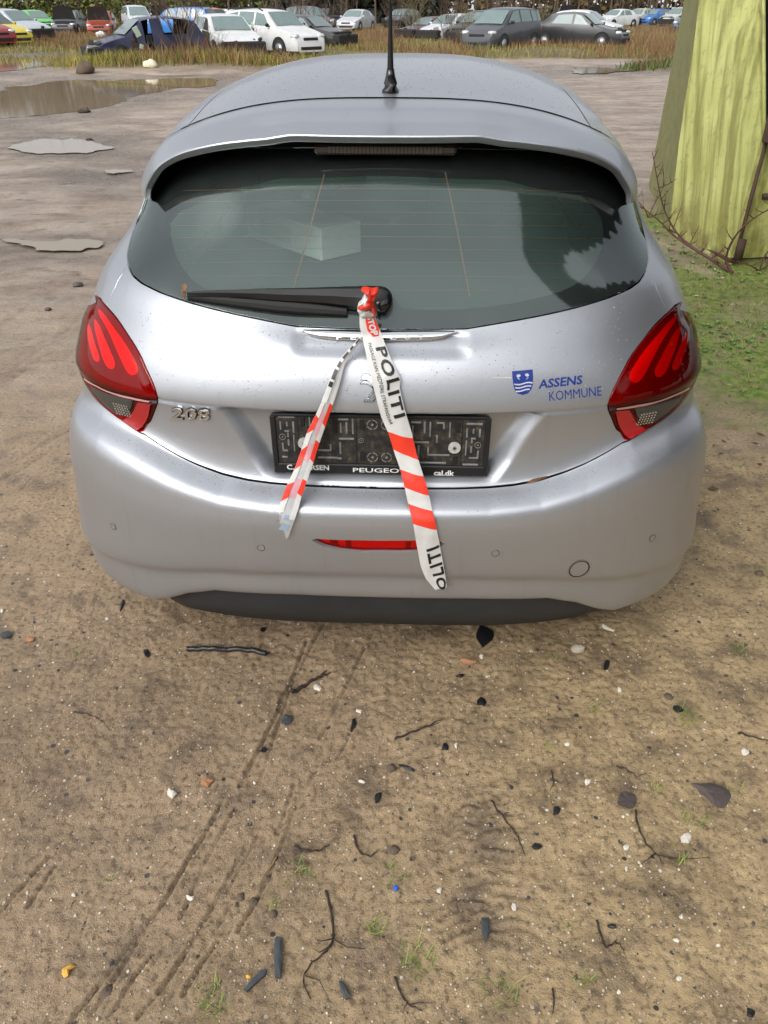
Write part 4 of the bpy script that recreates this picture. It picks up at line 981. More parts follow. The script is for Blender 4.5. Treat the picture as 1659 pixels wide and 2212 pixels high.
# white box lying on the parcel shelf inside the car
def card_box():
    m = NT('white_card'); nz = m.noise(14, 3); m.set(color=m.mix(nz, (.78, .82, .80), (.88, .9, .88)), rough=.6)
    b = MB(); b.box((0, 0, .045), (.37, .145, .088), bev=.003)
    o = b.build('card_box', m.m, None); o.location = car_world(Vector((-.262, .85, 1.006)))
    o.rotation_euler = (0, 0, R(-46) - YAW); tag(o, 'white cardboard box lying on the parcel shelf behind the rear window', 'box')
    l_ = MB(); l_.box((-.03, -.0735, .045), (.16, .001, .045)); l_.build('printed_panel', simple('print_grey', (.62, .66, .64), .6), o)
card_box()
def dry_leaf(name, pts, mat, label, cat, thick=.0012, fold=.004, parent=None):
    """a leaf, chip or shard from its outline of 3D points lying near one plane"""
    P3 = [Vector(p) for p in pts]; c = sum(P3, Vector()) / len(P3); n = Vector((0, 0, 0))
    for i in range(len(P3)): n += (P3[i] - c).cross(P3[(i + 1) % len(P3)] - c)
    n.normalize(); 
    if n.z < 0: n = -n
    V = [p for p in P3] + [c + n * (thick + fold)] + [c + (p - c) * .55 + n * (thick + fold * .8 * (.6 + .8 * random.random())) for p in P3] + [p - n * .0 + n * thick for p in P3]; k = len(P3)
    F = []
    for i in range(k):
        j = (i + 1) % k; F += [(i, j, 2 * k + 1 + j, 2 * k + 1 + i), (2 * k + 1 + i, 2 * k + 1 + j, k + 1 + j, k + 1 + i), (k + 1 + i, k + 1 + j, k)]
    F.append(tuple(range(k))[::-1])
    o = mesh(name, V, F, mat, parent, False); return tag(o, label, cat)
M_LEAF = simple('brown_leaf', (.20, .11, .055), .75, var=.4, scale=60)
wl = lambda u, v, y: car_world(at_y(u, v, y))
def surf_w(u, v, off): return car_world(Vector(ev([hit(u, v)], off)[0][0]))
dry_leaf('dead_leaf', [surf_w(*p) for p in [(397, 645, .006), (402, 634, .02), (410, 629, .032), (417, 632, .03), (412, 642, .028), (405, 650, .012)]], M_LEAF, 'curled brown leaf caught at the tip of the rear wiper', 'leaf', fold=.006)
dry_leaf('dead_leaf', [surf_w(*p) for p in [(1137, 1043, .004), (1150, 1036, .008), (1168, 1031, .010), (1181, 1029, .008), (1181, 1033, .004), (1165, 1038, .003), (1148, 1044, .002)]], M_LEAF, 'narrow brown leaf in the gap between tailgate and bumper', 'leaf', fold=.002)
# rain drops standing on the bodywork
def drops():
    V = []; F = []; r_ = random.Random(3)
    def drop(p, n, r):
        a = n.cross(Vector((0, 0, 1))); a = Vector((1, 0, 0)) if a.length < .05 else a.normalized(); b = a.cross(n); b0 = len(V); k = 7
        for q, h in ((1, 0), (.75, .38)):
            for i in range(k): an = 2 * math.pi * i / k; V.append(p + (a * math.cos(an) * 1.15 + b * math.sin(an)) * r * q + n * r * h)
        V.append(p + n * r * .52)
        for i in range(k): F.append((b0 + i, b0 + (i + 1) % k, b0 + k + (i + 1) % k, b0 + k + i)); F.append((b0 + k + i, b0 + k + (i + 1) % k, b0 + 2 * k))
    qs = [(qk[12] - .03, c0 - .004, .60), (b0 - .035, b0 - .004, .70)]
    for (qa_, qb_, pm), cnt in zip(qs, (900, 500)):
        for _ in range(cnt):
            p = r_.uniform(-pm, pm); lift = .0
            q = r_.uniform(qa_, qb_) if r_.random() < .7 else r_.uniform(qa_ - .07, qb_)
            (P0,), (N0,) = ev([(p, q)]); 
            if qa_ > qk[10] and not inpoly(np.array([(p, q)]), full_t)[0]: continue
            if N0[2] < .12: continue
            drop(Vector(P0), Vector(N0), .0007 + .0010 * r_.random() ** 3)
    for _ in range(1900):
        x = r_.uniform(-.53, .53); y = r_.uniform(.42, 1.5) if r_.random() < .6 else r_.uniform(.40, .95)
        z = float(zroof(max(y, .6))) - .085 * (abs(x) / .548) ** 3
        if y < .60: continue
        n = Vector((.5 * x, -.08, 1)).normalized(); drop(Vector((x, y, z + .0005)), n, .0008 + .0013 * r_.random() ** 3)
    t = NT('water_drop'); t.set(color=(.40, .41, .43), rough=.08, metal=.3, alpha=.6, coat=.6)
    o = mesh('rain_drops', V, F, t.m, car, True); o['kind'] = 'stuff'
drops()

# ================================================================== GROUND
def vnoise(x, y, seed=0):
    xi = np.floor(x).astype(np.int64); yi = np.floor(y).astype(np.int64); fx = x - xi; fy = y - yi; fx = fx * fx * (3 - 2 * fx); fy = fy * fy * (3 - 2 * fy)
    def h(a, b):
        n = (a * 374761393 + b * 668265263 + seed * 974634777) & 0xffffffff; n = ((n ^ (n >> 13)) * 1274126177) & 0xffffffff; return ((n ^ (n >> 16)) & 0xffff) / 65535.0
    return (h(xi, yi) * (1 - fx) + h(xi + 1, yi) * fx) * (1 - fy) + (h(xi, yi + 1) * (1 - fx) + h(xi + 1, yi + 1) * fx) * fy
def fbm(x, y, oct=4, seed=0, gain=.5):
    a = 1.0; t = 0; s = 0
    for k in range(oct): s = s + a * vnoise(x * 2 ** k, y * 2 ** k, seed + k * 17); t += a; a *= gain
    return s / t - .5
def axis(lo, d0, d1, hi, step, g):
    mid = list(np.arange(d0, d1 + step * .5, step)); a = []; x = d1; st = step
    while x < hi: st *= g; x += st; a.append(x)
    b = []; x = d0; st = step
    while x > lo: st *= g; x -= st; b.append(x)
    return np.array(b[::-1] + mid + a)
gx = axis(-160, -.95, .95, 160, .005, 1.027); gy = axis(-60, .62, 1.85, 260, .005, 1.021)
GX, GY = np.meshgrid(gx, gy)
def pl_dist(pts, X_, Y_):
    best = np.full(X_.shape, 1e9)
    for a, b in zip(pts[:-1], pts[1:]):
        ax, ay = a; bx, by = b; L2 = (bx - ax) ** 2 + (by - ay) ** 2
        t = np.clip(((X_ - ax) * (bx - ax) + (Y_ - ay) * (by - ay)) / L2, 0, 1); best = np.minimum(best, np.hypot(X_ - ax - t * (bx - ax), Y_ - ay - t * (by - ay)))
    return best
puddle_px = {
 'a': [(-60, 205), (0, 199), (16, 189), (74, 184), (106, 177), (190, 173), (265, 180), (330, 182), (385, 186), (372, 193), (304, 205), (265, 219), (235, 230), (185, 239), (130, 246), (79, 250), (0, 257), (-60, 262)],
 'b': [(204, 176), (260, 174), (330, 172), (400, 170), (460, 171), (470, 181), (439, 188), (392, 190), (330, 184), (250, 180)],
 'c': [(-60, 128), (20, 127), (79, 124), (140, 123), (185, 124), (190, 131), (146, 140), (100, 143), (66, 148), (0, 156), (-60, 158)],
 'd': [(24, 318), (60, 308), (100, 302), (130, 305), (160, 300), (200, 309), (240, 318), (215, 328), (170, 334), (120, 332), (80, 334), (45, 328)],
 'e': [(2, 521), (40, 520), (70, 525), (110, 526), (150, 521), (190, 521), (224, 529), (200, 540), (160, 546), (115, 545), (72, 541), (40, 531)],
 'f': [(1230, 155), (1245, 149), (1262, 146), (1330, 147), (1397, 149), (1385, 154), (1340, 156), (1290, 160), (1250, 160)],
 'g': [(228, 372), (250, 369), (292, 371), (270, 377), (240, 378)]}
def rag(pts, k):
    out = []
    for i, (u, v) in enumerate(pts): p = gp(u, v); q_ = .010 * p.y; out.append((p.x + q_ * .9 * noise.noise(Vector((i * .28, k, 0))), p.y + q_ * noise.noise(Vector((i * .25, k, 5)))))
    return out
puddles = {k: rag(catmull(p, 8, True), i * 3.1) for i, (k, p) in enumerate(puddle_px.items())}
PT = np.stack([GX.ravel(), GY.ravel()], 1)
def near_poly(poly, m):
    P2 = np.array(poly); return (PT[:, 0] > P2[:, 0].min() - m) & (PT[:, 0] < P2[:, 0].max() + m) & (PT[:, 1] > P2[:, 1].min() - m) & (PT[:, 1] < P2[:, 1].max() + m)
H = fbm(GX * 1.3, GY * 1.3, 3, 5) * .012 + fbm(GX * 9, GY * 9, 3, 9) * .010 + (np.abs(fbm(GX * 34, GY * 34, 3, 11)) - .1) * .014 + fbm(GX * 80, GY * 80, 2, 12) * .004
far = smoothstep(2.4, 5.0, np.hypot(GX, GY)); veg_far = smoothstep(31.0, 33.0, GY + 1.5 * fbm(GX * .2, GY * .3, 2, 4) - .12 * GX)
ruts = np.sin((GY * 3.1 + .25 * GX + 2.6 * fbm(GX * .25, GY * .5, 2, 31)) * 2.2) * .012 + fbm(GX * .35, GY * 3.2, 4, 77) * .055
H += ruts * far * smoothstep(2.0, -1.0, GX - 3 * (GY > 8)) * (1 - veg_far) * (GY < 40)
H += fbm(GX * .8, GY * .8, 4, 41) * .06 * far + veg_far * (fbm(GX * .3, GY * .3, 3, 8) * .25 + .05)
# tyre grooves in the foreground, traced from the photo
tracks = [[(149, 2212), (347, 1956), (481, 1733)], [(520, 1690), (575, 1590), (625, 1490)], [(300, 2200), (400, 2060), (470, 1940), (530, 1830)], [(248, 2115), (347, 1962), (436, 1815), (481, 1733)], [(200, 2190), (300, 2035)], [(391, 1985), (436, 1872), (511, 1743)], [(520, 1700), (600, 1540), (665, 1386)], [(560, 1690), (635, 1470), (700, 1350)],
          [(347, 2145), (440, 2000)], [(490, 1925), (541, 1837), (560, 1800)], [(417, 2204), (520, 2060)], [(515, 2010), (590, 1880), (630, 1768), (690, 1650)], [(600, 1800), (640, 1690)], [(350, 2180), (450, 2035), (500, 1950)], [(690, 1600), (740, 1500), (790, 1400)], [(0, 1968), (110, 1850)], [(60, 1960), (120, 1870)], [(730, 1640), (770, 1560)], [(250, 2180), (290, 2110), (330, 2060)], [(395, 2150), (440, 2075), (470, 2030)]]
near = (GX > -2.6) & (GX < 2.6) & (GY > .3) & (GY < 6); ix = np.where(near)
nx_, ny_ = GX[ix], GY[ix]; dh = np.zeros(len(nx_)); crk = np.zeros(len(nx_))
for i, tr in enumerate(tracks):
    pts = [tuple(gp(u, v)[:2]) for u, v in tr]; d = pl_dist(pts, nx_ + .009 * fbm(nx_ * 12, ny_ * 12, 4, 60 + i), ny_)
    dep = .011 * np.clip(.72 + 1.5 * fbm(nx_ * 5, ny_ * 5, 4, 90 + i), 0, 1.2); w = .0020 + .0014 * vnoise(nx_ * 13, ny_ * 13, 5)
    dh -= dep * np.exp(-(d / w) ** 2); dh += .22 * dep * np.exp(-((d - .009) / .004) ** 2); crk = np.maximum(crk, np.clip(dep / .021, 0, 1) * np.exp(-(d / (w * 1.25)) ** 2))
# lug prints: rows of short curved dents
for cx_, cy_, dx, dy, n, ln in ((1085, 1700, -8, 38, 5, .045), (1040, 1850, 6, 26, 8, .07), (1000, 1965, 8, 22, 5, .06), (1010, 1760, -6, 18, 6, .03)):
    for k in range(n):
        c = gp(cx_ + dx * k, cy_ + dy * k); pts = [(c.x - ln + ln * 2 * t, c.y + .018 * math.sin(math.pi * t) + .02 * t) for t in np.linspace(0, 1, 6)]
        d = pl_dist(pts, nx_, ny_); dh -= .0065 * np.clip(.6 + 1.6 * fbm(nx_ * 14, ny_ * 14, 2, 200 + k), 0, 1) * np.exp(-(d / .005) ** 2); crk = np.maximum(crk, .55 * np.clip(.6 + 1.6 * fbm(nx_ * 14, ny_ * 14, 2, 200 + k), 0, 1) * np.exp(-(d / .005) ** 2))
for tr in ([(0, 800), (80, 745), (170, 690)], [(0, 815), (90, 755), (190, 690)], [(0, 770), (60, 735)], [(0, 830), (120, 760)], [(0, 1010), (110, 950), (160, 920)], [(0, 1035), (120, 965)], [(0, 420), (120, 440)], [(0, 700), (160, 600)]):
    pts = [tuple(gp(u, v)[:2]) for u, v in tr]; d = pl_dist(pts, nx_ + .02 * fbm(nx_ * 10, ny_ * 10, 2, 3), ny_); dh -= .008 * np.exp(-(d / .012) ** 2); crk = np.maximum(crk, .5 * np.exp(-(d / .010) ** 2))
H[ix] += dh; CRK = np.zeros(GX.shape); CRK[ix] = crk
# grassy banks by the wrecks
def bank(u, v, rx, ry, h):
    c = gp(u, v); return h * np.exp(-((GX - c.x) / rx) ** 2 - ((GY - c.y) / ry) ** 2)
H += bank(240, 152, 1.6, 1.0, .12) + bank(470, 150, 2.4, 1.1, .22) + bank(360, 146, 3.0, 1.2, .1) + bank(1445, 152, 1.2, 1.0, .22) + bank(1100, 118, 6, 1.5, .15)
Hf = H.ravel()
flat = np.zeros(len(Hf))
for p in puddles.values():
    m = near_poly(p, 1.2); ins = inpoly(PT[m], p); d = segdist(PT[m], p); sz = .05 + .02 * np.abs(PT[m][:, 1])
    v = np.where(ins, -1.0, 0) ; hh = Hf[m]; k = np.where(ins, 1.0, 1 - smoothstep(0, sz * 2.2, d)); hh = hh * (1 - k) + (np.where(ins, -.02 * smoothstep(0, sz, d) , .006 * smoothstep(0, sz * .8, d))) * k; Hf[m] = hh; flat[m] = np.maximum(flat[m], np.where(ins, 1, (1 - smoothstep(0, sz * 5, d)) * np.clip(.75 + 2.2 * fbm(PT[m][:, 0] * 3, PT[m][:, 1] * 6, 3, 7), 0, 1)))
# nothing rises into the car's wheels
tyre = np.zeros(len(Hf))
H = Hf.reshape(GX.shape)
gm = bpy.data.meshes.new('ground'); nv = H.size; ny2, nx2 = H.shape
gm.vertices.add(nv); gm.vertices.foreach_set('co', np.stack([GX, GY, H], -1).astype(np.float32).ravel())
idx = np.arange(nv).reshape(ny2, nx2); q = np.stack([idx[:-1, :-1], idx[:-1, 1:], idx[1:, 1:], idx[1:, :-1]], -1).reshape(-1, 4)
gm.loops.add(q.size); gm.loops.foreach_set('vertex_index', q.ravel().astype(np.int32)); gm.polygons.add(len(q)); gm.polygons.foreach_set('loop_start', np.arange(0, q.size, 4, dtype=np.int32))
gm.polygons.foreach_set('use_smooth', np.ones(len(q), bool)); gm.update(calc_edges=True)
# cover masks: R grass, G moss, B wet mud and darker tyre grooves, A sand
gA, gB = gp(1500, 560), gp(1640, 900)
moss = smoothstep(1.25, 1.75, GX + .25 * fbm(GX * 2, GY * 2, 3, 21)) * smoothstep(2.9, 3.6, GY + .5 * fbm(GX, GY, 3, 22)) * (1 - smoothstep(6.8, 8.5, GY)) * (GX < 7)
moss = np.clip(moss * (.62 + 3.6 * fbm(GX * 1.7, GY * 1.7, 4, 23)), 0, 1)
moss2 = smoothstep(.9, 1.2, GX) * smoothstep(1.9, 2.3, GY) * (1 - smoothstep(3.2, 3.6, GY)) * np.clip(4.5 * fbm(GX * 3, GY * 3, 3, 27), 0, 1) * .7
grass = np.clip(veg_far + (bank(240, 152, 1.4, .8, 1.3) + bank(470, 150, 2.2, .9, 1.3) + bank(1445, 152, 1.0, .8, 1.2)), 0, 1)
grass = np.maximum(grass, smoothstep(-13, -15, GX - .0 * GY) * smoothstep(24, 30, GY))
sand = np.clip(smoothstep(-.5, .7, GX + .35 * (GY - 1.4) * -1 + .5 * fbm(GX * 1.5, GY * 1.5, 3, 51)) * (1 - smoothstep(2.6, 3.6, GY)), 0, 1)
wet = np.clip(flat.reshape(GX.shape) + 1.2 * CRK + .5 * smoothstep(0, .12, fbm(GX * .5, GY * 2.2, 4, 61)) * smoothstep(3, 6, GY), 0, 1)
att = gm.color_attributes.new('cover', 'FLOAT_COLOR', 'POINT'); att.data.foreach_set('color', np.stack([grass, np.clip(moss + moss2, 0, 1), wet, sand], -1).astype(np.float32).ravel())
def ground_mat():
    t = NT('wet_earth'); a = t.n('ShaderNodeVertexColor'); a.layer_name = 'cover'; sc = t.n('ShaderNodeSeparateColor'); t.l(a.outputs[0], sc.inputs[0]); al = a.outputs['Alpha']
    big = t.noise(1.1, 5, .6); med = t.noise(7, 6, .65); fine = t.noise(70, 5, .7); grit = t.noise(260, 3, .7)
    mudc = t.mix(t.ramp(big, [(.35, 0), (.65, 1)]), (.255, .178, .104), (.400, .288, .178))
    sandc = t.mix(t.ramp(med, [(.35, 0), (.68, 1)]), (.265, .188, .098), (.49, .360, .190))
    c = t.mix(al, mudc, sandc)
    c = t.mix(t.ramp(med, [(.30, .75), (.50, 0)]), c, (.105, .075, .052))
    c = t.mix(t.ramp(fine, [(.36, .75), (.50, 0)]), c, (.085, .060, .040))
    c = t.mix(t.ramp(grit, [(.56, 0), (.74, .6)]), c, (.46, .37, .26))
    # small stones of many colours
    def stones(scale, thr, cols, sz, c):
        vo = t.n('ShaderNodeTexVoronoi'); vo.inputs['Scale'].default_value = scale; t.l(t.coord(), vo.inputs['Vector']); s2 = t.n('ShaderNodeSeparateColor'); t.l(vo.outputs['Color'], s2.inputs[0])
        m = t.math('MULTIPLY', t.math('GREATER_THAN', s2.outputs[0], thr), t.math('LESS_THAN', vo.outputs['Distance'], t.math('MULTIPLY', s2.outputs[1], sz)))
        return t.mix(m, c, t.ramp(s2.outputs[2], cols)), m
    c, m1 = stones(85, .93, [(0, (.55, .50, .42)), (.4, (.75, .70, .60)), (.7, (.30, .20, .14)), (1, (.45, .40, .33))], .36, c)
    c, m2 = stones(48, .90, [(0, (.05, .05, .055)), (.5, (.09, .075, .06)), (1, (.03, .03, .03))], .34, c)
    c, m3 = stones(150, .88, [(0, (.6, .52, .40)), (1, (.20, .14, .10))], .42, c)
    mossc = t.mix(t.ramp(t.noise(24, 5), [(.35, 0), (.65, 1)]), (.075, .115, .018), (.20, .29, .04))
    c = t.mix(t.math('MULTIPLY', sc.outputs[1], t.ramp(t.noise(11, 5, .7), [(.34, .25), (.55, 1)])), c, mossc)
    gc = t.mix(t.ramp(t.noise(.9, 5), [(.35, 0), (.65, 1)]), (.085, .085, .03), (.17, .12, .055))
    c = t.mix(sc.outputs[0], c, gc)
    mp = t.n('ShaderNodeMapping'); mp.inputs['Scale'].default_value = (.8, 1.4, 1); mp.inputs['Rotation'].default_value = (0, 0, .12); t.l(t.coord(), mp.inputs['Vector'])
    farc = t.mix(t.ramp(t.noise(1.3, 7, .68, mp.outputs[0]), [(.38, 0), (.62, 1)]), (.29, .22, .17), (.52, .44, .37))
    farc = t.mix(t.ramp(t.noise(3.5, 7, .75, mp.outputs[0]), [(.36, .8), (.45, 0)]), farc, (.11, .08, .06))
    geo = t.n('ShaderNodeSeparateXYZ'); t.l(t.coord(), geo.inputs[0]); fm = t.math('MULTIPLY', t.ramp(t.math('DIVIDE', geo.outputs['Y'], 10.0), [(.25, 0), (.55, .8)]), t.math('SUBTRACT', 1.0, sc.outputs[0]))
    fm = t.math('MULTIPLY', fm, t.math('SUBTRACT', 1.0, sc.outputs[1]))
    c = t.mix(fm, c, farc)
    c = t.mix(t.math('MULTIPLY', sc.outputs[2], .6), c, (.085, .062, .045))
    fb = t.bump(t.math('MULTIPLY', t.noise(3.5, 7, .75, mp.outputs[0]), fm), 1.0, .09)
    h = t.math('ADD', t.math('MULTIPLY', fine, .6), t.math('MULTIPLY', grit, .35)); h = t.math('ADD', h, t.math('MULTIPLY', t.math('ADD', m1, m3), .12))
    ro = t.math('SUBTRACT', t.ramp(med, [(.3, .40), (.7, .72)]), t.math('MULTIPLY', sc.outputs[2], .28))
    t.set(color=c, rough=ro, normal=t.bump(h, .9, .008, fb), spec=.45); return t.m
gm.materials.append(ground_mat()); tag(link('ground', gm), kind='structure')
def water_mat():
    t = NT('muddy_water'); nz = t.noise(.6, 3); t.set(color=t.mix(nz, (.20, .155, .10), (.30, .24, .17)), rough=.05, spec=.28, normal=t.bump(t.noise(9, 3), .06, .01)); return t.m
MW = water_mat()
for k, p in puddles.items():
    ov, oe, of, _a, _b, _c = delaunay_2d_cdt([Vector(q_) for q_ in p], [(i, (i + 1) % len(p)) for i in range(len(p))], [], 0, 1e-7); A_2 = np.array([tuple(q_) for q_ in ov]); of = np.array([tuple(f) for f in of]); of = of[inpoly(A_2[of].mean(1), p)]
    ar = np.cross(A_2[of[:, 1]] - A_2[of[:, 0]], A_2[of[:, 2]] - A_2[of[:, 0]]); of[ar < 0] = of[ar < 0][:, ::-1]
    zp = .004 + .003 * 'abcdefg'.index(k); w = mesh('puddle', [(x, y, zp) for x, y in A_2], of.tolist(), MW, None, False); w['kind'] = 'structure'
GBV = BVHTree.FromPolygons(np.stack([GX, GY, H], -1)[::1, ::1].reshape(-1, 3).tolist(), q.tolist()) if False else None
def gh(x, y):
    i = int(np.clip(np.searchsorted(gy, y) - 1, 0, ny2 - 2)); j = int(np.clip(np.searchsorted(gx, x) - 1, 0, nx2 - 2)); fy = (y - gy[i]) / (gy[i + 1] - gy[i]); fx = (x - gx[j]) / (gx[j + 1] - gx[j])
    return float((H[i, j] * (1 - fx) + H[i, j + 1] * fx) * (1 - fy) + (H[i + 1, j] * (1 - fx) + H[i + 1, j + 1] * fx) * fy)
def G(u, v, dz=0.0):
    p = gp(u, v); return Vector((p.x, p.y, gh(p.x, p.y) + dz))

# ================================================================== LITTER AND STONES ON THE GROUND IN FRONT
M_SLATE = simple('slate_shard', (.055, .062, .068), .55, var=.35, scale=60, bump=.3)
M_TAR = simple('black_shard', (.010, .010, .012), .45, var=.5, scale=50, bump=.4)
M_CHIP = simple('white_chip', (.66, .61, .52), .6, var=.12, scale=90)
M_PEBBLE = simple('pebble', (.42, .36, .28), .6, var=.3, scale=50)
M_ORANGE = simple('brick_chip', (.36, .18, .09), .8, var=.35, scale=60)
M_YELLOW = simple('yellow_leaf', (.70, .38, .06), .6, var=.2, scale=60)
M_TWIG = simple('wet_twig', (.035, .024, .018), .8, var=.5, scale=40, bump=.3)
M_DLEAF = simple('dark_leaf', (.075, .058, .052), .7, var=.35, scale=45, bump=.4)
M_CLOD = simple('mud_clod', (.11, .08, .055), .8, var=.4, scale=60, bump=.6)
def blob_px(u, v, w, h, ang=0, n=9, jag=.25, seed=None):
    r_ = random.Random(seed if seed is not None else int(u * 7 + v)); o = []
    for k in range(n):
        a = 2 * math.pi * k / n; q_ = 1 + jag * (r_.random() * 2 - 1); x = math.cos(a) * w / 2 * q_; y = math.sin(a) * h / 2 * q_; ca, sa = math.cos(R(ang)), math.sin(R(ang)); o.append((u + x * ca - y * sa, v + x * sa + y * ca))
    return o
def flake(name, px, mat, label, cat, thick=.004, fold=.002, lift=.003, tilt=0):
    return dry_leaf(name, [G(u, v, lift + tilt * random.random()) for u, v in px], mat, label, cat, thick, fold)
flake('slate_strip', [(594, 2030), (608, 2028), (610, 2075), (607, 2118), (595, 2116), (592, 2070)], M_SLATE, 'long upright grey slate strip beside a root in the foreground', 'slate', .006)
flake('slate_strip', [(528, 2140), (545, 2118), (562, 2102), (577, 2098), (572, 2110), (550, 2130), (534, 2144)], M_SLATE, 'short slanting grey slate strip left of the long one', 'slate', .006)
flake('slate_strip', [(731, 2122), (740, 2122), (750, 2138), (757, 2158), (748, 2162), (738, 2146)], M_SLATE, 'small dark slate strip near the bottom edge', 'slate', .005)
flake('slate_strip', [(1040, 1982), (1056, 1982), (1058, 2010), (1052, 2034), (1046, 2030), (1041, 2005)], M_SLATE, 'grey tapering slate piece beside the lug prints', 'slate', .004)
for px, lb in ((blob_px(1047, 1376, 50, 42, 10, 12, .28), 'large black shard lying just behind the bumper'), (blob_px(1309, 1438, 14, 20, 20, 7, .4), 'black triangular shard under the right bumper corner'),
               (blob_px(994, 1461, 20, 8, -8, 8, .4), 'thin black shard below the large black one'), (blob_px(1040, 1520, 16, 16, 0, 7, .4), 'small black shard in the middle of the sand'),
               (blob_px(1203, 1753, 20, 18, 30, 7, .35), 'square black shard between twig and white chip'), (blob_px(1160, 1830, 22, 16, 0, 6, .35), 'black wedge beside the end of the long twig'),
               (blob_px(961, 1617, 14, 14, 40, 7, .4), 'tiny black shard left of the straight twig'), (blob_px(883, 1662, 38, 8, 22, 8, .3), 'long narrow black shard lying aslant'),
               (blob_px(1463, 1534, 24, 14, 15, 8, .25), 'dark shard beside the grass tuft on the right'), (blob_px(1322, 2002, 22, 10, 5, 8, .25), 'flat dark shard near the forked twig'),
               (blob_px(1622, 2188, 24, 18, 30, 7, .3), 'dark shard in the bottom right corner'), (blob_px(764, 1567, 14, 24, 20, 7, .3), 'upright dark shard between the tyre grooves'),
               (blob_px(816, 1725, 18, 22, 10, 7, .3), 'grey black shard at the centre of the ground'), (blob_px(317, 1413, 20, 14, 30, 7, .4), 'dark shard left of the ribbed hose'),
               (blob_px(568, 1622, 16, 12, 0, 7, .3), 'small slate shard on the tyre grooves'), (blob_px(568, 1362, 14, 9, -40, 7, .3), 'black shard under the diffuser'), (blob_px(265, 1310, 7, 26, 12, 6, .3), 'thin black sliver under the left bumper corner')):
    flake('shard', px, M_TAR, lb, 'shard', .003, .002, .001)
flake('shard', blob_px(15, 1377, 26, 13, -12, 8, .15), M_SLATE, 'blue grey shard at the left edge of the photo', 'shard', .006)
flake('shard', blob_px(620, 1559, 24, 18, -30, 8, .25), M_SLATE, 'grey shard half pressed into the tyre track', 'shard', .004)
chips = [(1268, 1691, 18, 15, 'square white chip right of centre'), (1482, 1814, 24, 28, 'jagged white chip below the dark leaf'), (1111, 1957, 15, 19, 'white chip below the curved lug prints'), (1353, 1832, 14, 14, 'rounded cream stone left of the forked roots'),
         (949, 1926, 12, 16, 'oval cream stone beside the blue bead'), (1353, 1878, 8, 13, 'tiny cream chip below the rounded stone'), (1338, 1491, 13, 11, 'white chip under the right half of the bumper'), (1337, 2143, 9, 11, 'tiny white chip at the bottom right'),
         (1460, 2033, 14, 9, 'flat white chip in the lower right sand'), (1312, 1360, 34, 9, 'long pale chip beside the bumper corner'), (1609, 1627, 18, 18, 'cream chip near the right edge'), (412, 1940, 18, 12, 'pale flat stone on the left tyre grooves'),
         (160, 1934, 12, 9, 'small white stone at lower left'), (232, 1340, 10, 8, 'white stone below the left bumper corner'), (550, 1693, 10, 7, 'white stone between two tyre grooves'), (686, 1486, 19, 15, 'round white shell beside the dark stick'),
         (1040, 1421, 10, 9, 'round white disc below the large black shard'), (775, 1540, 16, 8, 'grey white pebble behind the upright shard'), (781, 1690, 16, 7, 'white sliver at the centre'), (1225, 1609, 12, 8, 'pale stone in the upper right sand'),
         (6, 1325, 8, 10, 'white stone at the far left edge'), (1550, 2044, 10, 9, 'small pale stone at lower right'), (985, 1612, 8, 16, 'narrow yellow white chip'), (1466, 2118, 14, 12, 'pale chip above the bottom right grass')]
for u, v, w, h, lb in chips: flake('stone_chip', blob_px(u, v, w * .88, h * .88, 15, 8, .3), M_CHIP, lb, 'stone', .003, .002, .001)
flake('stone_chip', blob_px(1247, 1407, 30, 15, 0, 10, .1), M_PEBBLE, 'flat brown oval stone below the right diffuser edge', 'stone', .01, .005)
flake('stone_chip', blob_px(1012, 1432, 38, 9, 6, 9, .1), M_ORANGE, 'long reddish stone below the black shard', 'stone', .006, .004)
flake('brick_chip', blob_px(372, 1718, 20, 18, 0, 9, .3), M_CHIP, 'white and orange tile chip left of the tyre grooves', 'tile chip', .006, .004)
flake('brick_chip', blob_px(445, 1694, 28, 18, -10, 9, .3), M_ORANGE, 'orange brown tile chip between the tyre grooves', 'tile chip', .005, .003)
flake('brick_chip', blob_px(67, 1384, 22, 10, 0, 8, .3), M_ORANGE, 'orange tile chip at the far left', 'tile chip', .005, .003)
flake('fallen_leaf', [(1491, 1697), (1510, 1700), (1535, 1698), (1556, 1702), (1574, 1713), (1577, 1727), (1568, 1743), (1556, 1752), (1545, 1748), (1530, 1735), (1512, 1718)], M_DLEAF, 'large dark brown pointed leaf at the right', 'leaf', .001, .006, .006, .004)
flake('fallen_leaf', blob_px(1354, 1731, 44, 36, 10, 14, .16), M_DLEAF, 'flat brown toothed leaf left of the pointed one', 'leaf', .001, .001, .003)
flake('fallen_leaf', [(136, 2096), (146, 2090), (156, 2086), (165, 2090), (152, 2098), (149, 2112), (140, 2116), (134, 2107)], M_YELLOW, 'yellow orange leaf at lower left', 'leaf', .001, .005, .004)
flake('fallen_leaf', blob_px(537, 2111, 12, 9, 0, 7, .2), M_YELLOW, 'tiny yellow leaf beside the short slate strip', 'leaf', .001, .003)
flake('bottle_cap', blob_px(855, 1922, 10, 10, 0, 12, 0), simple('blue_plastic', (.02, .14, .75), .3), 'small bright blue plastic bead in the sand', 'bead', .005, .001)
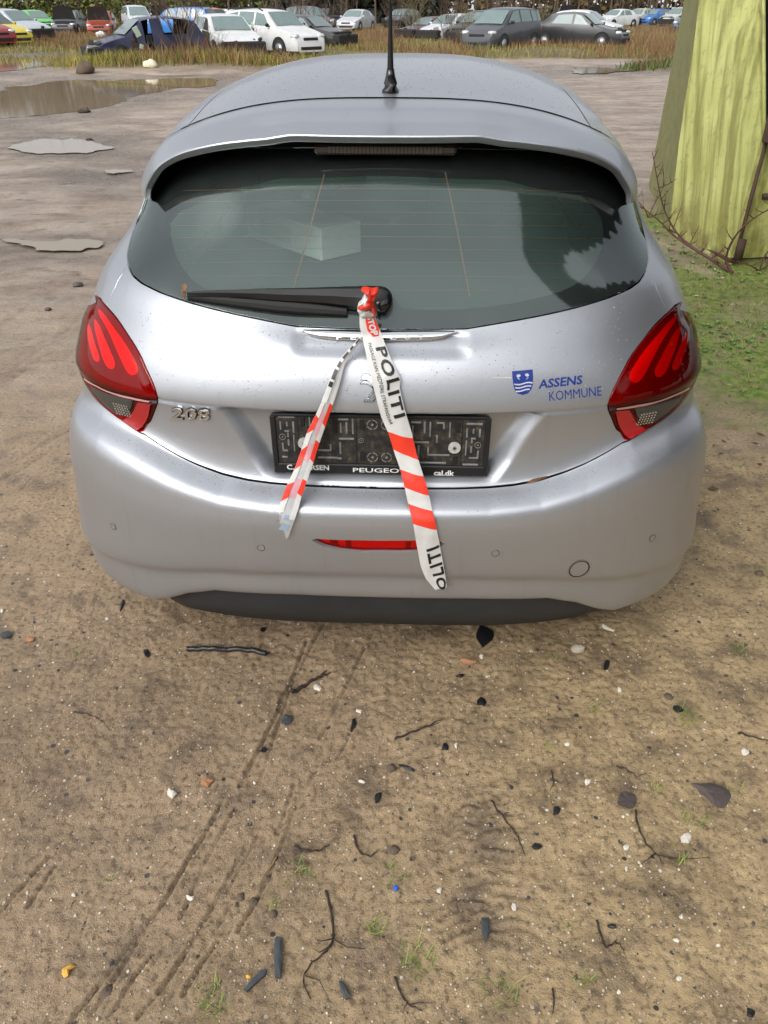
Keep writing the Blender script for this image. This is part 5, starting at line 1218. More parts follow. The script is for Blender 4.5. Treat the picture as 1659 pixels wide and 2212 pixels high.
for u, v, r_, lb in ((580, 1897, .011, 'mud clod nearest the centre groove'), (548, 1949, .012, 'larger round mud clod below the first'), (590, 1976, .010, 'mud clod above the slate strip'), (231, 2140, .016, 'dark mud clod at lower left between grooves'),
                     (520, 1936, .010, 'mud clod left of the round one'), (845, 1662, .013, 'reddish clod at the centre'), (1444, 1507, .013, 'dark clod in the right sand'), (852, 1836, .012, 'crumbled clod above the blue bead'), (1640, 1240, .016, 'dark stone beside the right bumper side')):
    c = G(u, v); b = MB(); V = []; F = []; m_, n_ = 7, 10; rr = random.Random(int(u))
    for i in range(m_ + 1):
        for j in range(n_):
            a, e = 2 * math.pi * j / n_, math.pi * i / m_ ; q_ = r_ * (1 + .28 * noise.noise(Vector((math.cos(a) * 1.5 + u, math.sin(a) * 1.5, e * 1.4)))); V.append((c.x + q_ * math.sin(e) * math.cos(a), c.y + q_ * math.sin(e) * math.sin(a), c.z + q_ * .75 * math.cos(e)))
    F = [(i * n_ + j, i * n_ + (j + 1) % n_, (i + 1) * n_ + (j + 1) % n_, (i + 1) * n_ + j) for i in range(m_) for j in range(n_)]
    tag(mesh('mud_clod', V, F, M_CLOD, None, True), lb, 'mud clod')
# ribbed hose
b = MB(); pts = []; rs = []
hp = catmull([(405, 1407), (430, 1408), (470, 1410), (510, 1409), (545, 1411), (576, 1418)], 14)
for i, (u, v) in enumerate(hp): p = G(u, v); pts.append(p + Vector((0, 0, .009))); rs.append(.0085 if i % 2 else .0062)
b.tube(pts, rs, 12); tag(b.build('ribbed_hose', simple('hose_rubber', (.02, .021, .021), .35, var=.3), None, True), 'black ribbed hose end lying below the left half of the diffuser', 'hose')
def stick(name, pl, r0, label, cat='twig', mat=None, branches=(), lift=.004):
    b = MB(); pl = catmull(pl, 5) if len(pl) > 2 else pl; n = len(pl); P3 = []
    for i, (u, v) in enumerate(pl): p = G(u, v, lift + .003 * math.sin(i * 1.7)); P3.append(p)
    b.tube(P3, [r0 * (1 - .7 * i / (n - 1)) * (1 + .2 * math.sin(i * 2.3)) for i in range(n)], 6)
    o = b.build(name, mat or M_TWIG, None, True)
    for br in branches:
        b = MB(); Pb = [G(u, v, lift + .002) for u, v in br]; b.tube(Pb, [r0 * .5 * (1 - .6 * i / (len(br) - 1)) for i in range(len(br))], 5); b.build('side_shoot', mat or M_TWIG, o, True)
    return tag(o, label, cat)
stick('stick', [(628, 1501), (652, 1486), (680, 1470), (697, 1462), (714, 1456)], .0065, 'thick dark stick beside the white shell', 'stick', branches=[[(690, 1465), (700, 1456), (706, 1452)]])
stick('twig', [(853, 1599), (890, 1585), (925, 1571), (955, 1558)], .0035, 'straight dark twig in the centre of the sand', branches=[[(900, 1581), (930, 1573), (950, 1566)]])
stick('twig', [(1594, 1587), (1625, 1596), (1662, 1605)], .003, 'dark twig at the right edge')
stick('twig', [(1060, 1733), (1085, 1765), (1112, 1800), (1126, 1830), (1134, 1852)], .0026, 'long thin twig slanting past the black wedge', branches=[[(1085, 1766), (1092, 1758), (1100, 1756)], [(1112, 1800), (1122, 1806)]])
stick('twig', [(1372, 1753), (1378, 1790), (1395, 1825), (1420, 1852), (1432, 1872)], .0028, 'curved root with forked end below the toothed leaf', branches=[[(1420, 1852), (1450, 1858), (1480, 1862), (1530, 1855)], [(1415, 1848), (1395, 1862), (1382, 1872)]])
stick('twig', [(1289, 1990), (1300, 2030), (1308, 2048), (1325, 2040), (1338, 2042), (1348, 2062)], .0026, 'forked twig beside the flat dark shard', branches=[[(1325, 2040), (1332, 2032)]])
stick('twig', [(853, 2114), (868, 2150), (885, 2172), (912, 2184)], .0026, 'crooked twig at the bottom centre', branches=[[(885, 2172), (905, 2168), (935, 2170)], [(880, 2168), (870, 2186)]])
stick('twig', [(1193, 2138), (1196, 2165), (1193, 2192)], .0022, 'short upright twig at the bottom')
stick('twig', [(159, 1542), (190, 1545), (215, 1556), (238, 1580)], .0018, 'thin arched stalk at the left')
stick('twig', [(637, 1830), (665, 1842), (690, 1840), (712, 1828)], .0035, 'curved dark root in the middle foreground')
stick('twig', [(704, 1926), (716, 1975), (719, 2030), (700, 2060), (670, 2085), (655, 2120), (672, 2160)], .0030, 'tangled dark root running down the foreground', branches=[[(719, 2030), (695, 2035), (680, 2030)], [(719, 2030), (750, 2048), (790, 2052)], [(716, 2045), (690, 2060), (676, 2050)], [(660, 2110), (690, 2120), (712, 2165)]])
stick('twig', [(765, 1810), (775, 1840), (800, 1850), (815, 1838)], .003, 'hooked root left of the blue bead')
stick('twig', [(1190, 1668), (1195, 1695), (1188, 1708)], .002, 'short forked twig beside the square white chip', branches=[[(1193, 1690), (1210, 1698), (1216, 1692)]])
stick('twig', [(600, 1850), (570, 1895), (545, 1930)], .0016, 'straw coloured stem lying on the grooves', mat=simple('straw', (.35, .24, .12), .7))
stick('twig', [(1330, 1660), (1350, 1665), (1375, 1680), (1395, 1672)], .0018, 'wavy root above the toothed leaf')
# ================================================================== GRASS TUFTS
def grass_mat(name, c1, c2, c3=None):
    t = NT(name); g = t.n('ShaderNodeNewGeometry'); stops = [(0, c1), (1, c2)] if c3 is None else [(0, c1), (.55, c2), (1, c3)]
    c = t.ramp(g.outputs['Random Per Island'], stops); t.set(color=c, rough=.6, spec=.3); return t.m
M_GRASS = grass_mat('fresh_grass', (.10, .20, .03), (.22, .30, .06), (.34, .30, .10))
def blades(cx_, cy_, n, rad, hgt, wid, rr, lean=.6, flatness=1.0, basez=None):
    V = []; F = []
    for _ in range(n):
        a = rr.random() * 2 * math.pi; d = rad * math.sqrt(rr.random()); x, y = cx_ + d * math.cos(a), cy_ + d * math.sin(a); z = gh(x, y) - .004 if basez is None else basez
        h = hgt * (.45 + .55 * rr.random()); la = rr.random() * 2 * math.pi; le = lean * h * (.3 + rr.random()); w = wid * (.6 + .6 * rr.random()); px_, py_ = -math.sin(la) * w, math.cos(la) * w; b = len(V)
        for t, q_ in ((0, 1), (.4, .9), (.75, .6)):
            ex, ey = le * t ** 1.6 * math.cos(la), le * t ** 1.6 * math.sin(la); zz = z + h * flatness * (t - .25 * t * t)
            V += [(x + ex - px_ * q_, y + ey - py_ * q_, zz), (x + ex + px_ * q_, y + ey + py_ * q_, zz)]
        V.append((x + le * math.cos(la), y + le * math.sin(la), z + h * flatness * .75)); F += [(b, b + 1, b + 3, b + 2), (b + 2, b + 3, b + 5, b + 4), (b + 4, b + 5, b + 6)]
    return V, F
tufts = [(463, 2165, .028, 22, 'grass tuft at the bottom edge left of the slate strips'), (452, 2135, .018, 10, 'small sprout just above the bottom left tuft'), (655, 1888, .022, 14, 'thin tuft above the tangled root'), (813, 2005, .022, 18, 'tuft in the lower centre below the blue bead'),
         (1279, 1531, .018, 16, 'tuft in the upper right sand'), (1483, 1554, .030, 22, 'spread tuft beside the dark shard on the right'), (1599, 1408, .03, 14, 'tuft near the right edge below the bumper corner'), (1422, 1705, .018, 12, 'small tuft above the toothed leaf'),
         (1498, 1776, .028, 16, 'tuft just below the pointed leaf'), (1468, 1856, .026, 14, 'yellowish tuft at the root fork'), (898, 2073, .036, 26, 'broad low tuft at the bottom centre'), (1080, 2149, .034, 24, 'bushy green tuft nearest the bottom edge'),
         (1256, 2126, .020, 12, 'small tuft at the bottom right'), (833, 1887, .026, 14, 'tuft just above the blue bead'), (872, 1895, .016, 9, 'tiny sprout right of the blue bead'), (1186, 1615, .014, 10, 'tiny brownish tuft in the right sand'), (1226, 1997, .014, 8, 'tiny sprout left of the forked twig'),
         (1589, 1710, .02, 10, 'sprout beside the pointed leaf stalk'), (230, 1911, .016, 6, 'faint sprout on the left mud'), (620, 1905, .012, 7, 'sprout above the round clod'), (1190, 1422, .016, 10, 'sprout in the shade of the diffuser'), (160, 1420, .018, 6, 'sprout below the left bumper corner'), (590, 1955, .016, 8, 'sprout at the top of the long slate strip')]
for i, (u, v, rad, n, lb) in enumerate(tufts):
    p = gp(u, v); V, F = blades(p.x, p.y, int(n * 1.5), rad, rad * 1.5, .0011, random.Random(i), .9); tag(mesh('grass_tuft', V, F, M_GRASS, None, False), lb, 'grass tuft')
def stuff(name, V, F, mat): o = mesh(name, V, F, mat, None, False); o['kind'] = 'stuff'; return o
rr = random.Random(5)
# gravel: tiny stones of the whole near ground
V = []; F = []
for _ in range(5200):
    u = rr.uniform(-20, 1680); v = rr.uniform(1290, 2230) if rr.random() < .8 else rr.uniform(500, 1400); p = gp(u, v); r0 = rr.uniform(.0010, .0030) * (1.6 if rr.random() < .06 else 1); z = gh(p.x, p.y); b = len(V); k = 5; a0 = rr.random() * 6
    for i in range(k): q_ = r0 * rr.uniform(.7, 1.2); V.append((p.x + q_ * math.cos(a0 + i * 1.257), p.y + q_ * math.sin(a0 + i * 1.257), z - .001))
    for i in range(k): q_ = r0 * .6 * rr.uniform(.7, 1.1); V.append((p.x + q_ * math.cos(a0 + i * 1.257), p.y + q_ * math.sin(a0 + i * 1.257), z + r0 * rr.uniform(.5, .9)))
    F += [(b + i, b + (i + 1) % k, b + k + (i + 1) % k, b + k + i) for i in range(k)] + [tuple(b + k + i for i in range(k))]
stuff('gravel', V, F, grass_mat('gravel_stones', (.06, .055, .05), (.36, .27, .19), (.72, .66, .55)))
# weeds on the moss by the container
V = []; F = []
for _ in range(2300):
    x = rr.uniform(1.25, 4.2); y = rr.uniform(2.6, 8.4)
    if x > 2.5 and y > 5.7: continue
    m = fbm(np.array([x * 1.4]), np.array([y * 1.4]), 3, 23)[0]
    if m < -.06 and rr.random() < .8: continue
    if x < 1.7 and rr.random() < .5: continue
    v, f = blades(x, y, rr.randint(5, 12), .06, .034, .0022, rr, 1.1); b = len(V); V += v; F += [tuple(i + b for i in q_) for q_ in f]
stuff('grass', V, F, M_GRASS)
V = []; F = []
for _ in range(900):                                        # rosettes of small leaves
    x = rr.uniform(1.5, 3.3); y = rr.uniform(3.0, 8.2)
    if x > 2.5 and y > 5.7: continue
    if fbm(np.array([x * 1.2]), np.array([y * 1.2]), 3, 99)[0] < .03: continue
    z = gh(x, y)
    for k in range(rr.randint(6, 13)):
        a = rr.random() * 6.28; l_ = rr.uniform(.006, .020); w = l_ * .42; b = len(V); ca, sa = math.cos(a), math.sin(a); h0 = rr.uniform(.002, .02)
        V += [(x, y, z + .002), (x + ca * l_ * .6 - sa * w, y + sa * l_ * .6 + ca * w, z + h0), (x + ca * l_ * 1.2, y + sa * l_ * 1.2, z + h0 * .8), (x + ca * l_ * .6 + sa * w, y + sa * l_ * .6 - ca * w, z + h0)]; F.append((b, b + 1, b + 2, b + 3))
stuff('weeds', V, F, grass_mat('weed_leaves', (.10, .17, .06), (.18, .30, .10), (.30, .42, .10)))

V = []; F = []
for _ in range(420):
    x = rr.uniform(1.3, 3.4); y = rr.uniform(2.4, 8.0); z = gh(x, y); a = rr.random() * 6.28; l_ = rr.uniform(.008, .026); w = l_ * rr.uniform(.3, .7); t_ = rr.uniform(-.3, .5); ca, sa = math.cos(a), math.sin(a); b = len(V)
    if x > 2.4 and y > 5.6: continue
    V += [(x - ca * l_, y - sa * l_, z + .002), (x - sa * w, y + ca * w, z + .004 + l_ * abs(t_)), (x + ca * l_, y + sa * l_, z + .006), (x + sa * w, y - ca * w, z + .003)]; F.append((b, b + 1, b + 2, b + 3))
stuff('leaf_litter', V, F, grass_mat('litter_leaves', (.06, .04, .025), (.22, .13, .07), (.50, .42, .32)))

# ================================================================== YELLOW STEEL CONTAINER at the right
def cont_mat():
    t = NT('weathered_yellow_paint'); c = t.coord(); mq = t.n('ShaderNodeMapping'); mq.inputs['Rotation'].default_value = (R(24), 0, 0); t.l(c, mq.inputs['Vector']); mp = t.n('ShaderNodeMapping'); mp.inputs['Scale'].default_value = (12, 11, .6); t.l(mq.outputs[0], mp.inputs['Vector'])
    st = t.noise(1.3, 6, .6, mp.outputs[0]); sp = t.noise(16, 6, .7); bg = t.noise(2.2, 4)
    col = t.mix(t.ramp(bg, [(.3, 0), (.7, 1)]), (.37, .385, .11), (.52, .535, .20))
    col = t.mix(t.ramp(st, [(.43, 0), (.62, .85)]), col, (.20, .19, .045)); col = t.mix(t.ramp(sp, [(.55, 0), (.72, .6)]), col, (.15, .145, .06))
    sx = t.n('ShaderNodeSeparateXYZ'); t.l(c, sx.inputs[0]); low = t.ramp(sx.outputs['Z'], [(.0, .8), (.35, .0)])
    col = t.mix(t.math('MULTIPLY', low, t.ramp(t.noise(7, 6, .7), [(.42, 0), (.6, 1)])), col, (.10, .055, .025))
    col = t.mix(t.ramp(t.noise(5.5, 6, .75), [(.66, 0), (.70, .9)]), col, (.15, .06, .025))
    t.set(color=col, rough=.5, normal=t.bump(sp, .2, .004)); return t.m
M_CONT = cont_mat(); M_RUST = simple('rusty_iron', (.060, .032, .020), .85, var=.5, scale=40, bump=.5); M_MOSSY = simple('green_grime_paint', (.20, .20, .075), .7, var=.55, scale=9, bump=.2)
cont = empty('steel_container', (2.9, 7, 0), 0, 'large weathered yellow steel container with sloping side and open black end', 'container'); CI = Matrix.Translation((-2.9, -7, 0))
def cpart(name, quad, mat, par=None, th=.03, nu=1, wob=0.0):
    P4 = [Vector(p) for p in quad]; V = []; F = []; n = 14 if nu > 1 else 1; m_ = n
    nn = (P4[1] - P4[0]).cross(P4[3] - P4[0]).normalized()
    for i in range(n + 1):
        for j in range(m_ + 1):
            s_, t_ = i / n, j / m_; p = (P4[0] * (1 - s_) + P4[1] * s_) * (1 - t_) + (P4[3] * (1 - s_) + P4[2] * s_) * t_
            V.append(CI @ (p + nn * wob * noise.noise(p * 1.6)))
    N0 = len(V); V += [v - nn * th for v in V]; k = m_ + 1
    F = [(i * k + j, (i + 1) * k + j, (i + 1) * k + j + 1, i * k + j + 1) for i in range(n) for j in range(m_)]; F += [tuple(x + N0 for x in f[::-1]) for f in F]
    bd = [i * k for i in range(n + 1)] + [n * k + j for j in range(1, k)] + [i * k + m_ for i in range(n - 1, -1, -1)] + [j for j in range(m_ - 1, 0, -1)]
    F += [(bd[i], bd[i - 1], bd[i - 1] + N0, bd[i] + N0) for i in range(len(bd))]
    o = mesh(name, V, F, mat, par or cont, False); return o
A_ = gp(1586, 572); Bv = Vector
# corner points of the long side: foot near/far, head near/far
nf = Bv((2.58, 5.78, .0)); ff = Bv((2.43, 6.72, .0)); nm = Bv((2.66, 5.92, .82)); nt_ = Bv((2.735, 6.75, 1.72)); nt2 = Bv((2.80, 7.45, 2.6)); ft = Bv((2.49, 7.22, 1.72)); ft2 = Bv((2.53, 7.50, 2.6)); fm_ = Bv((2.455, 6.97, .82))
g2 = Bv((2.85, 8.75, 0)); g2m = Bv((2.86, 8.75, .82)); g2t = Bv((2.875, 8.75, 1.72)); g3 = Bv((2.89, 8.75, 2.6))
def sheet(name, rows_, mat, wob=.010, th=.03, n=16, m=14):
    V = []; R_ = []
    for (a, b), (c, d) in zip(rows_[:-1], rows_[1:]):
        for k in range(m): t = k / m; R_.append((a.lerp(c, t), b.lerp(d, t)))
    R_.append(rows_[-1])
    nn = (rows_[0][1] - rows_[0][0]).cross(rows_[1][0] - rows_[0][0]).normalized()
    for a, b in R_:
        for k in range(n + 1): p = a.lerp(b, k / n); V.append(CI @ (p + nn * wob * noise.noise(p * 1.5) + nn * .004 * noise.noise(p * 7)))
    N0 = len(V); k = n + 1; V += [v - nn * th for v in V]; F = [(i * k + j, i * k + j + 1, (i + 1) * k + j + 1, (i + 1) * k + j) for i in range(len(R_) - 1) for j in range(n)]; F += [tuple(x + N0 for x in f[::-1]) for f in F]
    L_ = len(R_) - 1; bd = list(range(k)) + [i * k + n for i in range(1, L_ + 1)] + [L_ * k + j for j in range(n - 1, -1, -1)] + [i * k for i in range(L_ - 1, 0, -1)]
    F += [(bd[i - 1], bd[i], bd[i] + N0, bd[i - 1] + N0) for i in range(len(bd))]
    return mesh(name, V, F, mat, cont, True)
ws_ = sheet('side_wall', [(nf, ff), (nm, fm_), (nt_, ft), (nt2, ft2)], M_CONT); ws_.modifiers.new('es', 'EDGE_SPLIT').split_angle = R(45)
ws_ = sheet('corner_panel', [(ff, g2), (fm_, g2m), (ft, g2t), (ft2, g3)], M_MOSSY, .006); ws_.modifiers.new('es', 'EDGE_SPLIT').split_angle = R(45)
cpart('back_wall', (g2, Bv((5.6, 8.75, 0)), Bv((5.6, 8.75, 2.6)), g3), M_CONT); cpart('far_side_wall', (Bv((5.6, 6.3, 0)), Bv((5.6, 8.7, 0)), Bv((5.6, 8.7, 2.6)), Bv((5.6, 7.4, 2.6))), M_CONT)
cpart('roof_sheet', (Bv((2.9, 7.36, 2.6)), Bv((5.6, 7.36, 2.6)), Bv((5.6, 8.7, 2.6)), Bv((2.9, 8.7, 2.6))), M_GAP)
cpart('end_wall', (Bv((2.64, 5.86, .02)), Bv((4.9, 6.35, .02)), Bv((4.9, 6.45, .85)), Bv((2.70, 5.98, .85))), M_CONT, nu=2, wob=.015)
cpart('inner_dark_sheet', (Bv((2.75, 6.05, .05)), Bv((2.62, 6.9, .05)), Bv((2.85, 7.7, 2.5)), Bv((2.95, 7.5, 2.5))), M_GAP, th=.01); cpart('inner_dark_sheet', (Bv((2.9, 8.6, .05)), Bv((5.5, 8.6, .05)), Bv((5.5, 8.6, 2.5)), Bv((2.95, 8.6, 2.5))), M_GAP, th=.01)  # near-black sheets: the dark of the open inside is put in as colour
cpart('floor_plate', (Bv((2.75, 6.1, .04)), Bv((5.5, 6.4, .04)), Bv((5.5, 8.6, .04)), Bv((2.95, 8.6, .04))), M_GAP, th=.01)
def cb(name, a, b, r, mat, n=8): mb = MB(); mb.tube([CI @ Vector(a), CI @ Vector(b)], r, n); return mb.build(name, mat, cont, True)
def cbox(name, c, size, mat, rot=None): mb = MB(); mb.box(CI @ Vector(c), size, rot, bev=.008); return mb.build(name, mat, cont)
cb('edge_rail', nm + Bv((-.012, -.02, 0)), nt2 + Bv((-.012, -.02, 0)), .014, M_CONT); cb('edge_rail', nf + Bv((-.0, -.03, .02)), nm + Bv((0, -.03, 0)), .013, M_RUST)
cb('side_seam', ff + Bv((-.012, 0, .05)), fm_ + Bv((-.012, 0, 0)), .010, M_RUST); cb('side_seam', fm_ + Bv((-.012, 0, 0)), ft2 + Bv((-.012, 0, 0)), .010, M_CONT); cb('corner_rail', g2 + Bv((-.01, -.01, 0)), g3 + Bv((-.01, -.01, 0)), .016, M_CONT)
cb('hinge_pin', (2.60, 5.74, .05), (2.60, 5.74, .19), .028, M_RUST, 10); cbox('hinge_block', (2.645, 5.84, .90), (.05, .09, .17), M_RUST); cbox('hinge_block', (2.90, 8.70, .90), (.07, .08, .12), M_RUST)
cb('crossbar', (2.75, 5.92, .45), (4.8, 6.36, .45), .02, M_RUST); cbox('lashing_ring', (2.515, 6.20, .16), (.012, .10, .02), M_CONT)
cb('bottom_rail', nf + Bv((-.01, 0, .03)), ff + Bv((-.01, 0, .03)), .022, M_RUST)
# brambles by the container foot
M_BRAM = simple('bramble_stem', (.085, .030, .024), .6, var=.4, scale=50)
def bramble(base, tips, r0, label, seed):
    rr_ = random.Random(seed); root = empty('bramble', base, 0, label, 'bramble')
    for tp in tips:
        P_ = catmull([(0, 0, 0)] + tp, 6); b = MB(); n = len(P_); b.tube(P_, [r0 * (1 - .75 * i / (n - 1)) for i in range(n)], 6); st_ = b.build('stem', M_BRAM, root, True)
        for k in range(4, n - 1, 2):
            p = Vector(P_[k]); d = Vector((rr_.uniform(-1, 1), rr_.uniform(-.6, .6), rr_.uniform(.2, 1))).normalized(); l_ = rr_.uniform(.03, .12) * (1.6 if k % 4 else 1)
            b = MB(); q1 = p + d * l_ * .5; q2 = p + d * l_ + Vector((0, 0, .012)); b.tube([p, q1, q2], [r0 * .35, r0 * .28, r0 * .12], 5)
            for z_ in (.35, .7): e_ = p + d * l_ * z_; f_ = Vector((rr_.uniform(-1, 1), rr_.uniform(-1, 1), rr_.uniform(-.2, 1))).normalized(); b.tube([e_, e_ + f_ * l_ * .35], [r0 * .2, r0 * .08], 4)
            b.build('side_shoot', M_BRAM, st_, True)
bramble(gp(1582, 590), [[(-.12, .15, .06), (-.30, .35, .17), (-.42, .45, .34), (-.50, .50, .55), (-.56, .52, .72)], [(-.12, .15, .06), (-.32, .34, .16), (-.50, .40, .30), (-.70, .5, .42)], [(-.05, .05, .10), (-.02, .02, .28), (.10, -.02, .42), (.30, -.04, .52)]], .011, 'reddish bare bramble climbing in front of the container side', 3)
bramble(gp(1640, 585), [[(.08, 0, .05), (.2, -.05, .10), (.42, -.1, .12)], [(-.08, -.02, .04), (-.2, .0, .07), (-.3, -.05, .05)], [(.03, .02, .12), (.12, .0, .24), (.3, 0, .3)]], .006, 'tangle of red bramble shoots at the container corner', 9)
bramble(gp(1400, 470), [[(.05, .05, .10), (.12, .1, .25), (.10, .15, .40)], [(-.05, .0, .08), (-.15, .05, .18), (-.18, .05, .3)], [(.1, -.1, .06), (.25, -.2, .10), (.42, -.35, .08)]], .006, 'thin bare bramble at the far foot of the container', 12)

# ================================================================== THE SCRAPPED CARS ACROSS THE YARD
M_WG = NT('yard_glass'); M_WG.set(color=(.05, .085, .08), rough=.12, spec=.8, coat=.6); M_WG = M_WG.m
M_WGL = NT('yard_glass_misted'); nzz = M_WGL.noise(3, 3); M_WGL.set(color=M_WGL.mix(nzz, (.10, .155, .15), (.19, .26, .25)), rough=.2, spec=.8, coat=.5); M_WGL = M_WGL.m
M_BAY = simple('engine_bay', (.020, .018, .017), .8, var=.8, scale=14, bump=.6); M_METAL = simple('bare_metal', (.30, .29, .28), .5, .5, var=.5, scale=10); M_HL = simple('headlamp_glass', (.62, .64, .64), .15, .3, var=.2)
_pc = {}
M_CLOTH = simple('pale_cloth', (.42, .50, .40), .8, var=.3)
def yard_paint(col):
    k = tuple(round(c, 3) for c in col)
    if k not in _pc:
        t = NT('yard_paint'); n1 = t.noise(2.5, 5, .7); dark = tuple(c * .55 + .01 for c in col)
        c = t.mix(t.ramp(n1, [(.45, 0), (.75, .5)]), col, dark); t.set(color=c, rough=.32, coat=.5, coatr=.12); _pc[k] = t.m
    return _pc[k]
SHAPES = {   # (x along the car 0 nose..1 tail, roof height fraction), first windscreen pair index, rear window pair
 'hatch': ([(0, .36), (.02, .45), (.07, .52), (.16, .585), (.26, .64), (.43, .95), (.50, .985), (.60, 1.0), (.72, .995), (.84, .965), (.90, .93), (.975, .66), (.992, .60), (1.0, .40)], 4, 10),
 'estate': ([(0, .36), (.02, .46), (.07, .53), (.15, .585), (.24, .64), (.39, .95), (.46, .985), (.56, 1.0), (.72, 1.0), (.86, .98), (.93, .95), (.985, .68), (.995, .62), (1.0, .38)], 4, 10),
 'mpv': ([(0, .36), (.02, .45), (.06, .50), (.12, .555), (.19, .61), (.38, .95), (.46, .985), (.56, 1.0), (.70, 1.0), (.86, .98), (.93, .945), (.985, .64), (.995, .58), (1.0, .36)], 4, 10),
 'saloon': ([(0, .36), (.02, .46), (.08, .53), (.18, .59), (.28, .65), (.43, .95), (.50, .99), (.58, 1.0), (.68, .985), (.74, .955), (.775, .93), (.865, .70), (.985, .665), (1.0, .40)], 4, 10),
 'suv': ([(0, .38), (.02, .52), (.06, .60), (.13, .64), (.22, .68), (.34, .95), (.42, .985), (.55, 1.0), (.72, 1.0), (.87, .985), (.94, .95), (.985, .70), (.995, .60), (1.0, .36)], 4, 10)}
def yard_car(name, label, u, v, head, shape, col, dims=(4.1, 1.70, 1.45), sink=.05, glass=0, hood='on', nose='on', door='on', rails=False, tilt=0.0, back='on', group='scrapped cars in the yard', cat='car', bare=False):
    Lg, W, Hh = dims; st, iw, ir = SHAPES[shape]; p = gp(u, v); z0 = gh(p.x, p.y) - sink
    root = empty(name, (p.x, p.y, z0), R(head), label, cat, group); root.rotation_euler = (R(tilt), 0, R(head))
    X_ = lambda f: Lg * (.5 - f)                         # nose points to +X
    belt = lambda f: Hh * np.interp(f, [0, .28, 1], [.60, .635, .68])
    hw = lambda f: W / 2 * np.interp(f, [0, .02, .08, .2, .85, .97, 1], [.80, .90, .97, 1, 1, .95, .86])
    body = yard_paint(col); V = []; k = 17
    for f, zf in st:
        top = zf * Hh; be = min(belt(f), top - .03); w = hw(f); tw = w * (.90 - .16 * max(0, (top - be) / (Hh * .38))); gl = top - be > .1
        half = [(w * .80, .20), (w * .96, .24), (w, .40), (w * 1.005, be * .72), (w * .975, be), ((w * .975 + tw) / 2 if gl else w * .94, (be + top - .05) / 2 if gl else be + (top - be) * .4), (tw, top - .05 if gl else top - .012), (tw * .72, top - .008), (0, top + .01)]
        ring = [(-x, z) for x, z in half] + [(x, z) for x, z in half[-2::-1]]; V += [(X_(f), y, z) for y, z in ring]
    n = len(st); F = []
    for i in range(n - 1):
        for j in range(k - 1):
            if bare and ((i in (5, 7, 8) and j in (4, 5, 10, 11)) or (i == 5 and j in (1, 2, 3, 12, 13, 14))): continue
            F.append((i * k + j, i * k + j + 1, (i + 1) * k + j + 1, (i + 1) * k + j))
    F += [tuple(range(k))[::-1], tuple((n - 1) * k + j for j in range(k))]
    skip = 0
    bo = mesh('body', V, F, body, root, True); md = bo.modifiers.new('e', 'EDGE_SPLIT'); md.split_angle = R(32)
    gm_ = M_WGL if glass else M_WG
    def side_pt(f, tz, s, off=.012):                      # point on the cabin side, tz 0 belt .. 1 roof
        top = np.interp(f, [q_[0] for q_ in st], [q_[1] for q_ in st]) * Hh; be = belt(f); w = hw(f); T = top - .05; tw = w * (.90 - .16 * max(0, (top - be) / (Hh * .38)))
        z = be + .02 + (T - be - .03) * tz; y = w * .975 + (tw - w * .975) * (z - be) / max(T - be, .05); return Vector((X_(f), s * (y + off), z))
    fs, fe = st[iw][0], st[iw + 1][0]; rs, re_ = st[ir][0], st[ir + 1][0]
    ws = [(fs + .055, fe + .015, .48), (.505, .505, .73) , (.745, .745, rs)]
    wins = [[(fs + .07, .04), (fe + .01, .93), (.50, .95), (.50, .04)], [(.525, .04), (.525, .95), (.715, .95), (.735, .04)], [(.755, .04), (.74, .95), (rs - .015, .86), (min(re_ - .045, .93), .06)]]
    if shape in ('saloon',): wins = [wins[0], [(.525, .04), (.525, .95), (.68, .9), (.735, .06)]]
    for s in (-1, 1):
        for i, w_ in enumerate([] if bare else wins):
            if door == 'off' and s == (1 if head > -90 else 1) * 1 and i == 0 and False: continue
            mat = M_BAY if (door != 'on' and (i == 0 or sum(col) < .2)) else gm_
            mesh('side_window', [side_pt(f, t, s) for f, t in w_], [(0, 1, 2, 3)], mat, root, False)
    def cross(f0, z0_, f1, z1_, w0, w1, off, nm, mat):
        V = []
        for t in np.linspace(0, 1, 4):
            f = f0 + (f1 - f0) * t; z = z0_ + (z1_ - z0_) * t; w = w0 + (w1 - w0) * t
            for yy in np.linspace(-1, 1, 7): V.append((X_(f) + off * (1 if f < .5 else -1), yy * w, z + off * .8 + .012 * (1 - yy * yy)))
        return mesh(nm, V, [(i * 7 + j, i * 7 + j + 1, (i + 1) * 7 + j + 1, (i + 1) * 7 + j) for i in range(3) for j in range(6)], mat, root, True)
    zc_, zt_ = st[iw][1] * Hh, st[iw + 1][1] * Hh
    cross(fs + .012, zc_ + (zt_ - zc_) * .06, fe - .008, zc_ + (zt_ - zc_) * .94, hw(fs) * .80, hw(fe) * .67, .016, 'windscreen', gm_)
    zr_, zb_ = st[ir][1] * Hh, st[ir + 1][1] * Hh
    cross(rs + .006, zr_ - (zr_ - zb_) * .08, re_ - .006, zr_ - (zr_ - zb_) * .9, hw(rs) * .66, hw(re_) * .76, .016, 'rear_window', gm_)
    # wheels with dark arches
    for f in (.195, .80):
        for s in (-1, 1):
            a = MB(); y = s * (W / 2 - .07); a.tube([(X_(f), y - s * .05, .33), (X_(f), y + s * .078, .33)], .365, 20); a.build('wheel_arch', M_GAP, root, True)
            if nose == 'wreck' and f < .5: continue
            a = MB(); a.tube([(X_(f), y - s * .08, .30), (X_(f), y + s * .084, .30)], .30, 20); tw_ = a.build('wheel', M_RUB, root, True)
            a = MB(); a.tube([(X_(f), y + s * .08, .30), (X_(f), y + s * .092, .30)], .19, 14); a.build('rim', M_RIM, tw_, True)
    zn = st[1][1] * Hh
